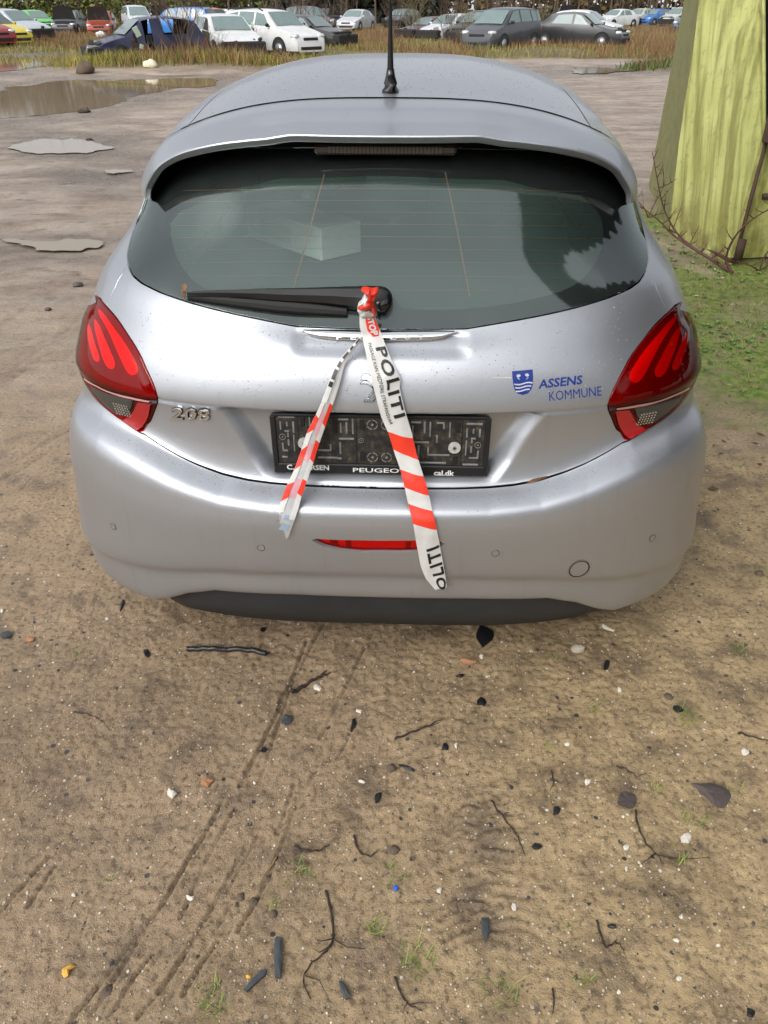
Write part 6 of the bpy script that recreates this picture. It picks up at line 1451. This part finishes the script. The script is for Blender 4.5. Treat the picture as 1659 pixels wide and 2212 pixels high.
    if nose == 'on':
        for s in (-1, 1):
            a = MB(); a.box((X_(.045), s * W * .37, zn - .01), (.30, .30, .15), rot=Matrix.Rotation(-s * .35, 3, 'Z'), bev=.05); a.build('headlamp', M_HL, root, True)
        a = MB(); a.box((X_(.004), 0, zn - .10), (.06, W * .42, .10), bev=.02); a.build('grille', M_BAY, root)
        a = MB(); a.box((X_(.006), 0, .32), (.08, W * .62, .12), bev=.02); a.build('air_intake', M_BAY, root)
    else:                                                # front stripped: dark bay with odd parts showing
        r_ = random.Random(int(u)); a = MB(); a.box((X_(.05), 0, .44), (Lg * .16, W * .93, .40), bev=.05); bay = a.build('engine_bay', M_BAY, root)
        for _ in range(9):
            a = MB(); c = (X_(r_.uniform(-.03, .10)), r_.uniform(-.45, .45) * W, r_.uniform(.28, .70)); a.box(c, (r_.uniform(.08, .30), r_.uniform(.06, .4), r_.uniform(.05, .18)), rot=Matrix.Rotation(r_.uniform(-.6, .6), 3, 'X'), bev=.02); a.build('loose_part', r_.choice([M_BAY, M_BAY, M_METAL, M_BLACK, M_RUST]), bay)
        a = MB(); a.tube([(X_(.0), -W * .45, .50), (X_(-.012), 0, .52), (X_(.0), W * .45, .48)], .035, 6); a.build('crossmember', M_METAL, bay, True)
    if hood == 'open':
        zc2 = st[4][1] * Hh; a = MB(); m_ = []
        for i in range(6):
            for j in range(7): yy = -1 + j / 3; m_.append((X_(.245) + .12 + i * .055 - .0 * yy, yy * W * .42 * (1 - .03 * i), zc2 + .02 + i * .165 - .05 * yy * yy - .004 * i * i))
        fh = [(i * 7 + j, i * 7 + j + 1, (i + 1) * 7 + j + 1, (i + 1) * 7 + j) for i in range(5) for j in range(6)]
        N_ = len(m_); m2 = m_ + [(x - .03, y, z + .012) for x, y, z in m_]; f2 = fh + [tuple(q_ + N_ for q_ in f[::-1]) for f in fh]
        mesh('open_bonnet', m2, f2, [body if sum(col) > .12 else M_BAY, M_BAY], root, True, [1] * len(fh) + [0] * len(fh))
        a = MB(); a.box((X_(.13), 0, zn + .045), (Lg * .19, W * .78, .07), bev=.02); a.build('engine', M_BAY, root)
    if hood == 'off':
        a = MB(); a.box((X_(.135), 0, zn + .055), (Lg * .20, W * .80, .10), bev=.03); en = a.build('engine', M_BAY, root); r_ = random.Random(int(v * 3))
        for _ in range(6): a = MB(); a.box((X_(r_.uniform(.06, .21)), r_.uniform(-.35, .35) * W, zn + .11), (r_.uniform(.1, .25), r_.uniform(.1, .3), .06), rot=Matrix.Rotation(r_.uniform(-.5, .5), 3, 'Z'), bev=.02); a.build('engine_cover', r_.choice([M_BAY, M_METAL, M_BLACK]), en)
    if door != 'on':
        for s in (-1, 1):
            pts = [Vector((X_(.285), s * (hw(.28) + .012), belt(.28) - .01)), Vector((X_(.285), s * (hw(.28) + .012), .30)), Vector((X_(.50), s * (hw(.5) + .012), .28)), Vector((X_(.50), s * (hw(.5) + .012), belt(.5) + .02))]
            if not bare: mesh('door_opening', pts, [(0, 1, 2, 3)], M_BAY, root, False)
            a = MB(); a.box((X_(.42), s * W * .36, .62), (.16, .35, .55), rot=Matrix.Rotation(.25, 3, 'Y'), bev=.04); a.box((X_(.36), s * W * .37, .40), (.45, .38, .14), bev=.04); a.build('seat', simple('seat_grey', (.05, .05, .055), .9) if 'seat' not in _pc else _pc['seat'], root)
        r_ = random.Random(4)
        for s in (-1, 1):
            for _ in range(5): a = MB(); f = r_.uniform(.32, .48); a.box((X_(f), s * (hw(.4) + .01), r_.uniform(.45, 1.05)), (r_.uniform(.06, .2), .03, r_.uniform(.08, .3)), rot=Matrix.Rotation(r_.uniform(-.6, .6), 3, 'Y'), bev=.01); a.build('torn_trim', r_.choice([M_CLOTH, M_METAL, M_RUST, M_BLACK]), root)
    else:
        for s in (-1, 1):
            for f in (.50, .735): a = MB(); a.box((X_(f), s * (W / 2 + .004), .55), (.008, .006, .46)); a.build('door_seam', M_GAP, root)
            a = MB(); a.box((X_(.31), s * (W / 2 + .06), belt(.3) + .06), (.10, .16, .11), bev=.03); a.build('door_mirror', M_BLACK if sum(col) < .5 or shape == 'estate' else body, root, True)
    if rails:
        for s in (-1, 1): a = MB(); a.tube([(X_(f), s * W * .345, Hh * z_ + .03) for f, z_ in ((.44, .945), (.50, 1.0), (.86, 1.0), (.91, .95))], .02, 6); a.build('roof_rail', M_BLACK, root, True)
    for s in (-1, 1): a = MB(); a.box((X_(.985), s * W * .41, Hh * .50), (.08, .16, .24), bev=.03); a.build('rear_lamp', M_LAMPRED, root)
    return root
WHT = (.70, .71, .70); SIL = (.42, .44, .45); DGR = (.055, .06, .068); BLK = (.014, .015, .017); NAV = (.014, .016, .055)
S_ = 'scrap_car'
yard_car(S_, 'red car cut off by the left edge of the photo', -52, 106, -30, 'hatch', (.30, .02, .02))
yard_car(S_, 'yellow hatchback at the far left behind the red car', -14, 98, -25, 'hatch', (.75, .58, .03))
yard_car(S_, 'pale silver hatchback with stripped black front at the left', 34, 92, -28, 'hatch', (.50, .54, .58), (4.2, 1.75, 1.5), glass=1, nose='wreck')
yard_car(S_, 'grey car behind the pale silver hatchback', 20, 66, -18, 'hatch', (.18, .20, .22))
yard_car(S_, 'light green hatchback with its bonnet up', 82, 70, -45, 'hatch', (.14, .50, .12), (3.9, 1.7, 1.5), glass=1, hood='off')
yard_car(S_, 'black car facing the yard with raised bonnet left of the orange one', 156, 74, -86, 'saloon', (.03, .03, .033), hood='open', glass=1)
yard_car(S_, 'orange red car with raised bonnet', 224, 76, -80, 'hatch', (.40, .06, .02), (3.7, 1.65, 1.45), hood='open', glass=1)
yard_car(S_, 'tall white van with green tinted windscreen behind the blue wreck', 300, 70, -65, 'mpv', (.62, .64, .66), (4.2, 1.7, 1.7), glass=1)
yard_car(S_, 'dark car with raised bonnet behind the blue wreck roof', 345, 62, -70, 'hatch', BLK, hood='open')
yard_car(S_, 'stripped dark blue wreck without doors or nose nearest on the left', 322, 141, 212, 'hatch', NAV, (3.6, 1.62, 1.42), .12, glass=1, nose='wreck', hood='off', door='off', bare=True)
yard_car(S_, 'bright blue estate with roof rails behind the blue wreck', 398, 84, 165, 'suv', (.03, .20, .55), (4.1, 1.7, 1.6), rails=True)
yard_car(S_, 'small orange car beside the bright blue estate', 440, 76, 150, 'hatch', (.55, .13, .02), (3.6, 1.6, 1.5))
yard_car(S_, 'white car partly hidden right of the small orange one', 472, 74, 160, 'hatch', WHT)
yard_car(S_, 'white car with bare front end between blue wreck and white estate', 492, 129, -62, 'hatch', WHT, (3.8, 1.66, 1.42), .12, glass=1, nose='wreck', door='off')
yard_car(S_, 'white estate with black roof rails', 590, 120, -42, 'estate', (.74, .75, .74), (4.4, 1.72, 1.55), .08, glass=1, rails=True)
yard_car(S_, 'black car with bare engine right of the white estate', 668, 102, -32, 'saloon', (.03, .028, .028), (4.3, 1.7, 1.38), .1, glass=1, nose='wreck', hood='off')
yard_car(S_, 'grey maroon car behind the black bare engine car', 668, 72, -50, 'mpv', (.16, .13, .14), (4.1, 1.7, 1.6), glass=1)
yard_car(S_, 'pale car among the twigs left of the maroon one', 590, 52, -40, 'hatch', (.34, .36, .34), glass=1)
yard_car(S_, 'second pale car among the twigs above the white estate', 520, 50, -60, 'hatch', (.45, .46, .44), glass=1)
yard_car(S_, 'dark navy car with bonnet straight up before the dark trees', 712, 62, -60, 'hatch', (.02, .022, .035), hood='open')
yard_car(S_, 'silver saloon facing the camera in the open grass', 770, 68, -110, 'saloon', (.52, .54, .56), (4.3, 1.72, 1.42), glass=1)
yard_car(S_, 'silver hatchback right behind the silver saloon', 800, 52, -115, 'hatch', (.40, .42, .45), glass=1)
yard_car(S_, 'dark grey car among bushes left of the antenna tip', 868, 62, -120, 'hatch', (.07, .08, .10), glass=1, nose='wreck')
yard_car(S_, 'black estate with open tailgate behind the bushes', 905, 50, -130, 'estate', BLK)
yard_car(S_, 'maroon low car in the brush at the centre', 930, 84, -140, 'saloon', (.09, .035, .035), (4.2, 1.7, 1.25), .25, glass=1, nose='wreck')
yard_car(S_, 'white car with missing nose at the centre right', 975, 88, -135, 'hatch', (.60, .62, .64), (4.0, 1.68, 1.38), .15, glass=1, nose='wreck')
yard_car(S_, 'black stripped car touching the grey people carrier', 1035, 96, -120, 'hatch', (.02, .02, .022), (4.0, 1.7, 1.5), .1, glass=1, nose='wreck', hood='off')
yard_car(S_, 'dark grey people carrier with a pale cloth at its door', 1083, 110, -128, 'mpv', DGR, (4.2, 1.72, 1.58), .05, glass=1)
yard_car(S_, 'black saloon with its engine uncovered at the right of the row', 1246, 104, -30, 'saloon', (.032, .033, .036), (4.4, 1.72, 1.42), .06, glass=1, nose='on', hood='off')
yard_car(S_, 'white car half hidden behind the black saloon', 1262, 84, -32, 'hatch', WHT, glass=1)
yard_car(S_, 'dark car with raised bonnet behind the people carrier', 1130, 66, -100, 'hatch', BLK, hood='open')
yard_car(S_, 'dark car with bonnet up behind the black saloon', 1215, 58, -90, 'hatch', (.02, .02, .02), hood='open')
yard_car(S_, 'grey car with bonnet up left of the white saloon', 1272, 52, -85, 'hatch', (.20, .22, .25), hood='open', glass=1)
yard_car(S_, 'white saloon in the right background', 1330, 60, -145, 'saloon', (.66, .68, .68), (4.4, 1.72, 1.45), glass=1)
yard_car(S_, 'cream hatchback right of the white saloon', 1378, 56, -135, 'hatch', (.55, .55, .48), glass=1, nose='wreck')
yard_car(S_, 'blue hatchback in the right background', 1412, 56, -140, 'hatch', (.04, .16, .48), glass=1)
yard_car(S_, 'white car with dark damaged front beside the container', 1462, 58, -140, 'hatch', (.5, .52, .5), (4.1, 1.7, 1.55), glass=1, nose='wreck', hood='off')
yard_car(S_, 'slate blue car just left of the container', 1500, 72, -135, 'hatch', (.08, .12, .20), glass=1)
yard_car(S_, 'silver car in the last row above the dark bonnets', 1180, 42, -120, 'mpv', (.33, .35, .38), glass=1)
yard_car(S_, 'purple blue estate with open tailgate in the last row', 1310, 40, -60, 'estate', (.08, .09, .24), glass=1)
yard_car(S_, 'white hatchback in the last row above the cream one', 1362, 38, -120, 'hatch', (.6, .62, .62), glass=1)
yard_car(S_, 'black estate in the last row near the container', 1432, 38, -130, 'estate', (.03, .03, .035), glass=1)
yard_car(S_, 'grey van in the last row at the centre', 1110, 40, -110, 'mpv', (.38, .40, .42), glass=1)
yard_car(S_, 'dark hatchback in the last row left of the silver saloon', 645, 42, -90, 'hatch', (.06, .07, .08), glass=1)
yard_car(S_, 'pale hatchback in the last row above the green car', 118, 48, -70, 'hatch', (.32, .36, .38), glass=1)
# litter of the yard
def yard_lump(name, u, v, r, mat, label, cat, sq=.6, seed=1):
    c = G(u, v); m_, n_ = 8, 12; V = []
    for i in range(m_ + 1):
        for j in range(n_):
            a, e = 2 * math.pi * j / n_, math.pi * i / m_; q_ = r * (1 + .45 * noise.noise(Vector((math.cos(a) * 1.6 * math.sin(e) + seed * 7, math.sin(a) * 1.6 * math.sin(e), math.cos(e) * 1.6)))); V.append((c.x + q_ * math.sin(e) * math.cos(a), c.y + q_ * math.sin(e) * math.sin(a), c.z + r * sq * .6 + q_ * sq * math.cos(e)))
    return tag(mesh(name, V, [(i * n_ + j, i * n_ + (j + 1) % n_, (i + 1) * n_ + (j + 1) % n_, (i + 1) * n_ + j) for i in range(m_) for j in range(n_)], mat, None, True), label, cat)
M_FOAM = simple('dirty_foam', (.68, .64, .48), .8, var=.2)
yard_lump('foam_lump', 327, 155, .20, M_FOAM, 'cream foam lump lying in front of the blue wreck', 'foam')
yard_lump('white_rag', 219, 84, .30, simple('white_rag', (.7, .7, .68), .8), 'white rag in the grass left of the blue wreck', 'rag')
yard_lump('mud_lump', 335 * .54, 118 * 2, .09, M_CLOD, 'dark clod at the shore of the big puddle', 'mud clod', .35, 3)
yard_lump('wood_scrap', 183, 244, .11, M_TWIG, 'dark wood scrap lying before the big puddle', 'wood scrap', .25, 5)
yard_lump('wood_scrap', 193, 304, .06, M_TWIG, 'small dark scrap beside the round puddle', 'wood scrap', .3, 8)
yard_lump('stone', 167, 617, .035, simple('dark_stone', (.09, .085, .08), .6, var=.4), 'flat dark stone left of the car shoulder', 'stone', .45, 9)
yard_lump('stone', 105, 672, .02, simple('dark_stone', (.09, .085, .08), .6, var=.4), 'small dark stone left of the tail lamp', 'stone', .6, 10)
yard_lump('mud_lump', 187, 160, .25, M_CLOD, 'earth hump with roots before the blue wreck', 'mud clod', .8, 11)

# ================================================================== GRASS, BRUSH AND WOODLAND
M_FG1 = grass_mat('autumn_grass', (.17, .19, .045), (.26, .24, .07), (.30, .18, .07)); M_FG2 = grass_mat('brown_brush', (.13, .07, .035), (.22, .12, .06), (.30, .20, .09))
def field(name, n, fn, mat, hgt, wid, seed):
    r_ = np.random.default_rng(seed); pts = fn(r_, n); m = len(pts); h = hgt * (.4 + .8 * r_.random(m)) * pts[:, 3]; a = r_.random(m) * 2 * math.pi; le = h * (.15 + .45 * r_.random(m)); w = wid * (.6 + .8 * r_.random(m)); pa = r_.random(m) * math.pi
    dx, dy = np.cos(pa) * w, np.sin(pa) * w; bx, by, bz = pts[:, 0], pts[:, 1], pts[:, 2] - .03
    V = np.stack([np.stack([bx - dx, by - dy, bz], 1), np.stack([bx + dx, by + dy, bz], 1), np.stack([bx + le * .35 * np.cos(a) + dx * .7, by + le * .35 * np.sin(a) + dy * .7, bz + h * .6], 1), np.stack([bx + le * .35 * np.cos(a) - dx * .7, by + le * .35 * np.sin(a) - dy * .7, bz + h * .6], 1), np.stack([bx + le * np.cos(a), by + le * np.sin(a), bz + h], 1)], 1).reshape(-1, 3)
    me = bpy.data.meshes.new(name); b = np.arange(m) * 5
    me.vertices.add(len(V)); me.vertices.foreach_set('co', V.astype(np.float32).ravel())
    li = np.stack([b, b + 1, b + 2, b + 3, b + 3, b + 2, b + 4], 1).ravel(); me.loops.add(len(li)); me.loops.foreach_set('vertex_index', li.astype(np.int32))
    me.polygons.add(2 * m); ls = np.stack([np.arange(m) * 7, np.arange(m) * 7 + 4], 1).ravel(); me.polygons.foreach_set('loop_start', ls.astype(np.int32)); me.update(calc_edges=True); me.materials.append(mat)
    o = link(name, me); o['kind'] = 'stuff'; return o
def hgt_at(x, y):
    i = np.clip(np.searchsorted(gy, y) - 1, 0, ny2 - 2); j = np.clip(np.searchsorted(gx, x) - 1, 0, nx2 - 2); fy = (y - gy[i]) / (gy[i + 1] - gy[i]); fx = (x - gx[j]) / (gx[j + 1] - gx[j])
    return (H[i, j] * (1 - fx) + H[i, j + 1] * fx) * (1 - fy) + (H[i + 1, j] * (1 - fx) + H[i + 1, j + 1] * fx) * fy, grass[i, j]
def scatter_band(r_, n, y0, y1, clump, thr, seed):
    t = r_.random(n); y = y0 * (y1 / y0) ** t; x = (r_.random(n) * 2 - 1) * y * .56; z, g = hgt_at(x, y); c = fbm(x * clump, y * clump, 3, seed)
    k = (g > .35) & (c > thr); return np.stack([x, y, z, .55 + 1.6 * np.clip(c - thr, 0, .5)], 1)[k]
field('tall_grass', 90000, lambda r_, n: scatter_band(r_, n, 20, 75, .35, -.22, 71), M_FG1, .24, .012, 1)
field('dry_brush', 95000, lambda r_, n: scatter_band(r_, n, 24, 85, .22, -.02, 72), M_FG2, .62, .011, 2)
def bank_pts(r_, n):
    out = []
    for u, v, rx, ry, w in ((240, 150, 1.5, .7, .25), (480, 148, 2.6, 1.0, .45), (360, 143, 3.4, 1.0, .3)):
        c = gp(u, v); m = int(n * w); a = r_.normal(size=m) * rx * .5; b = r_.normal(size=m) * ry * .5; x, y = c.x + a, c.y + b; z, _ = hgt_at(x, y); out.append(np.stack([x, y, z, .5 + r_.random(m) * .8], 1))
    return np.concatenate(out)
field('bank_grass', 9000, bank_pts, grass_mat('bank_grass_blades', (.13, .20, .04), (.30, .27, .07), (.40, .26, .06)), .30, .010, 3)
def rm_pts(r_, n):
    c = gp(1440, 150); a = r_.normal(size=n) * .5; b = r_.normal(size=n) * .45; x, y = c.x + a, c.y + b; z, _ = hgt_at(x, y); return np.stack([x, y, z, .6 + r_.random(n) * .8], 1)
field('mound_weeds', 2500, rm_pts, grass_mat('mound_leaves', (.04, .07, .02), (.10, .16, .04), (.16, .12, .06)), .22, .022, 4)
# bare bushes: one thing each, branching stems
M_BARK = simple('bare_bark', (.115, .080, .055), .85, var=.4, scale=12); M_BARK2 = simple('olive_bark', (.17, .145, .075), .85, var=.4, scale=12)
def bush_mesh(seed, hgt, spread, n0=9, col=0):
    r_ = random.Random(seed); b = MB()
    def grow(p, d, l_, r0, lev):
        pts = [p]; q_ = p
        for _ in range(3): d = (d + Vector((r_.uniform(-.22, .22), r_.uniform(-.22, .22), r_.uniform(-.05, .18)))).normalized(); q_ = q_ + d * l_ / 3; pts.append(q_)
        b.tube(pts, [r0, r0 * .8, r0 * .6, r0 * .4], 4 if lev else 5, cap=False)
        if lev < 3:
            for _ in range(3 if lev else 4):
                k = r_.choice([1, 2, 3, 3]); dd = (d + Vector((r_.uniform(-.8, .8), r_.uniform(-.8, .8), r_.uniform(-.1, .5)))).normalized(); grow(pts[k], dd, l_ * r_.uniform(.5, .75), r0 * .5, lev + 1)
    for _ in range(n0): a = r_.random() * 6.28; grow(Vector((math.cos(a) * .08, math.sin(a) * .08, 0)), Vector((math.cos(a) * spread * r_.random(), math.sin(a) * spread * r_.random(), 1)).normalized(), hgt * .45, .022, 0)
    me = bpy.data.meshes.new('bush_branches'); me.from_pydata([tuple(v) for v in b.V], [], b.F); me.materials.append(M_BARK2 if col else M_BARK); return me
bms = [bush_mesh(1, 2.6, .7), bush_mesh(2, 2.2, .9, 8, 1), bush_mesh(3, 3.0, .5, 10)]
for i, (u, v, k, s_, lb) in enumerate([(398, 142, 0, 1.0, 'bare bush growing against the tail of the blue wreck'), (262, 140, 2, .55, 'small reddish bare bush at the nose of the blue wreck'), (452, 138, 1, .6, 'bare bush before the door of the bare nosed white car'), (545, 125, 0, .45, 'low bare bush beside the white estate'),
    (640, 80, 2, 1.2, 'tall bare bush behind the white estate'), (700, 84, 0, .9, 'bare bush above the black bare engine car'), (893, 84, 1, 1.3, 'olive bare willow left of the centre behind the antenna'), (848, 74, 0, 1.0, 'bare bush right of the silver saloon'), (1005, 104, 1, .9, 'bare bush before the black stripped car'),
    (962, 92, 2, .8, 'bare bush in front of the maroon car'), (745, 66, 2, .9, 'bare bush at the left flank of the silver saloon'), (1060, 60, 0, 1.4, 'bare bush behind the people carrier'), (575, 60, 1, 1.3, 'olive bare bush above the small orange car'), (1120, 58, 2, 1.4, 'bare bush left of the row of raised bonnets'), (1175, 60, 1, .8, 'olive bare bush between the people carrier and the black saloon')]):
    p = G(u, v, -.03); o = link('bare_bush', bms[k]); o.location = p; o.scale = (s_, s_, s_); o.rotation_euler = (0, 0, i * 1.3); tag(o, lb, 'bush', 'bare bushes among the scrapped cars')
# the wood behind the yard: one mass of trunks, twigs and leaves
def wood(name, n, x0, x1, y0, y1, h0, h1, mat, size, seed, zlow=0.0, dens=None):
    r_ = np.random.default_rng(seed); x = r_.uniform(x0, x1, n); y = r_.uniform(y0, y1, n); top = h0 + (h1 - h0) * (fbm(x * .09, y * .05, 3, seed) + .5) * 1.2; z = zlow + (top - zlow) * r_.random(n) ** .9
    k = fbm(x * .5, z * .5 + y * .2, 3, seed + 5) > -.12; x, y, z = x[k], y[k], z[k]; m = len(x); s_ = size * (.5 + r_.random(m)); a = r_.random(m) * math.pi; t = (r_.random(m) - .5) * 1.6
    ax, ay, az = np.cos(a) * np.cos(t), np.sin(a) * np.cos(t), np.sin(t); b_ = r_.random(m) * 2 * math.pi; ux, uy, uz = -np.sin(a) * np.cos(b_), np.cos(a) * np.cos(b_), np.sin(b_)
    P_ = np.stack([x, y, z], 1); A_ = np.stack([ax, ay, az], 1) * s_[:, None]; U_ = np.stack([ux, uy, uz], 1) * s_[:, None] * .6
    V = np.stack([P_ - A_, P_ - U_, P_ + A_, P_ + U_], 1).reshape(-1, 3); me = bpy.data.meshes.new(name); me.vertices.add(len(V)); me.vertices.foreach_set('co', V.astype(np.float32).ravel()); me.loops.add(4 * m); me.loops.foreach_set('vertex_index', np.arange(4 * m, dtype=np.int32)); me.polygons.add(m); me.polygons.foreach_set('loop_start', np.arange(0, 4 * m, 4, dtype=np.int32)); me.update(calc_edges=True); me.materials.append(mat)
    o = link(name, me); o['kind'] = 'stuff'; return o
M_WD1 = grass_mat('wood_leaves', (.10, .075, .045), (.15, .11, .06), (.20, .15, .06)); M_WD2 = grass_mat('wood_green', (.05, .07, .03), (.13, .15, .04), (.20, .19, .05)); M_WD3 = grass_mat('wood_dark', (.02, .024, .018), (.05, .055, .035))
wood('woodland', 120000, -130, 130, 100, 118, 7, 12, M_WD1, .28, 11); wood('woodland_undergrowth', 30000, -90, -12, 94, 104, 2.0, 4.5, M_WD2, .22, 12); wood('woodland_dark', 18000, -14, 6, 96, 106, 4, 9, M_WD3, .30, 13)
wood('woodland_depth', 16000, -135, 135, 119, 124, 8, 13, M_WD1, .85, 14)
bm_ = MB(); r_ = random.Random(8)
for _ in range(760):
    x = r_.uniform(-125, 125); y = r_.uniform(94, 116); h = r_.uniform(5, 12); bm_.tube([(x, y, 0), (x + r_.uniform(-.5, .5), y, h * .5), (x + r_.uniform(-1.2, 1.2), y, h)], [.10, .07, .02], 4, cap=False)
    for _ in range(4): t = r_.uniform(.2, .8); bm_.tube([(x, y, h * t), (x + r_.uniform(-1.5, 1.5), y + r_.uniform(-.8, .8), h * t + r_.uniform(.6, 2.2))], [.035, .012], 3, cap=False)
o = bm_.build('woodland_trunks', M_BARK, None); o['kind'] = 'stuff'
# dark trees standing behind and to the right of the photographer: they darken the right of the rear window and the flank
M_NEED = grass_mat('spruce_needles', (.006, .012, .006), (.016, .026, .012)); 
def conifer(name, x, y, h, rad, seed, label, share=None):
    root = empty(name, (x, y, 0), seed, label, 'tree', 'dark spruces behind the photographer')
    if share: 
        for ch in share.children: c = ch.copy(); COL.objects.link(c); c.parent = root
        root.scale = (rad, rad, h); return root
    b = MB(); b.tube([(0, 0, 0), (0, 0, .5), (0, 0, 1)], [.07, .045, .01], 8); b.build('trunk', M_BARK, root, True)
    r2 = np.random.default_rng(seed); n = 14000; t = r2.random(n) ** .9; z = .06 + .94 * (1 - t); rr2 = (1.03 - z) ** .5 * (.35 + .65 * r2.random(n) ** .5); a = r2.random(n) * 6.28; rr2 *= 1 + .25 * np.sin(a * 7 + z * 60)
    x_, y_ = rr2 * np.cos(a), rr2 * np.sin(a); s_ = .05 * (.5 + r2.random(n)); V = []
    A_ = np.stack([np.cos(a), np.sin(a), -.12 + 0 * a], 1) * s_[:, None] * 1.6; U_ = np.stack([-np.sin(a), np.cos(a), (r2.random(n) - .5)], 1) * s_[:, None] * .7; P_ = np.stack([x_, y_, z], 1); A_[:, 2] *= .3; U_[:, 2] *= .3
    V = np.stack([P_ - A_, P_ - U_, P_ + A_, P_ + U_], 1).reshape(-1, 3); me = bpy.data.meshes.new('crown'); me.vertices.add(len(V)); me.vertices.foreach_set('co', V.astype(np.float32).ravel()); me.loops.add(4 * n); me.loops.foreach_set('vertex_index', np.arange(4 * n, dtype=np.int32)); me.polygons.add(n); me.polygons.foreach_set('loop_start', np.arange(0, 4 * n, 4, dtype=np.int32)); me.update(calc_edges=True); me.materials.append(M_NEED); link('crown', me, root)
    root.scale = (rad, rad, h); return root
LT = 'tall dark spruce behind the photographer, mirrored in the rear window'
c1 = conifer('spruce_tree', 5.4, .5, 15, 2.2, 1, LT); conifer('spruce_tree', 8.8, -.8, 14, 2.6, 3, LT, c1); conifer('spruce_tree', 9.5, 3.2, 14, 3.0, 4, LT, c1)
wood('reflection_blocker', 9000, -34, 26, -24, -17, 6, 11, M_WD3, .55, 21)  # unseen leaf band, added to darken what bumper and paint reflect
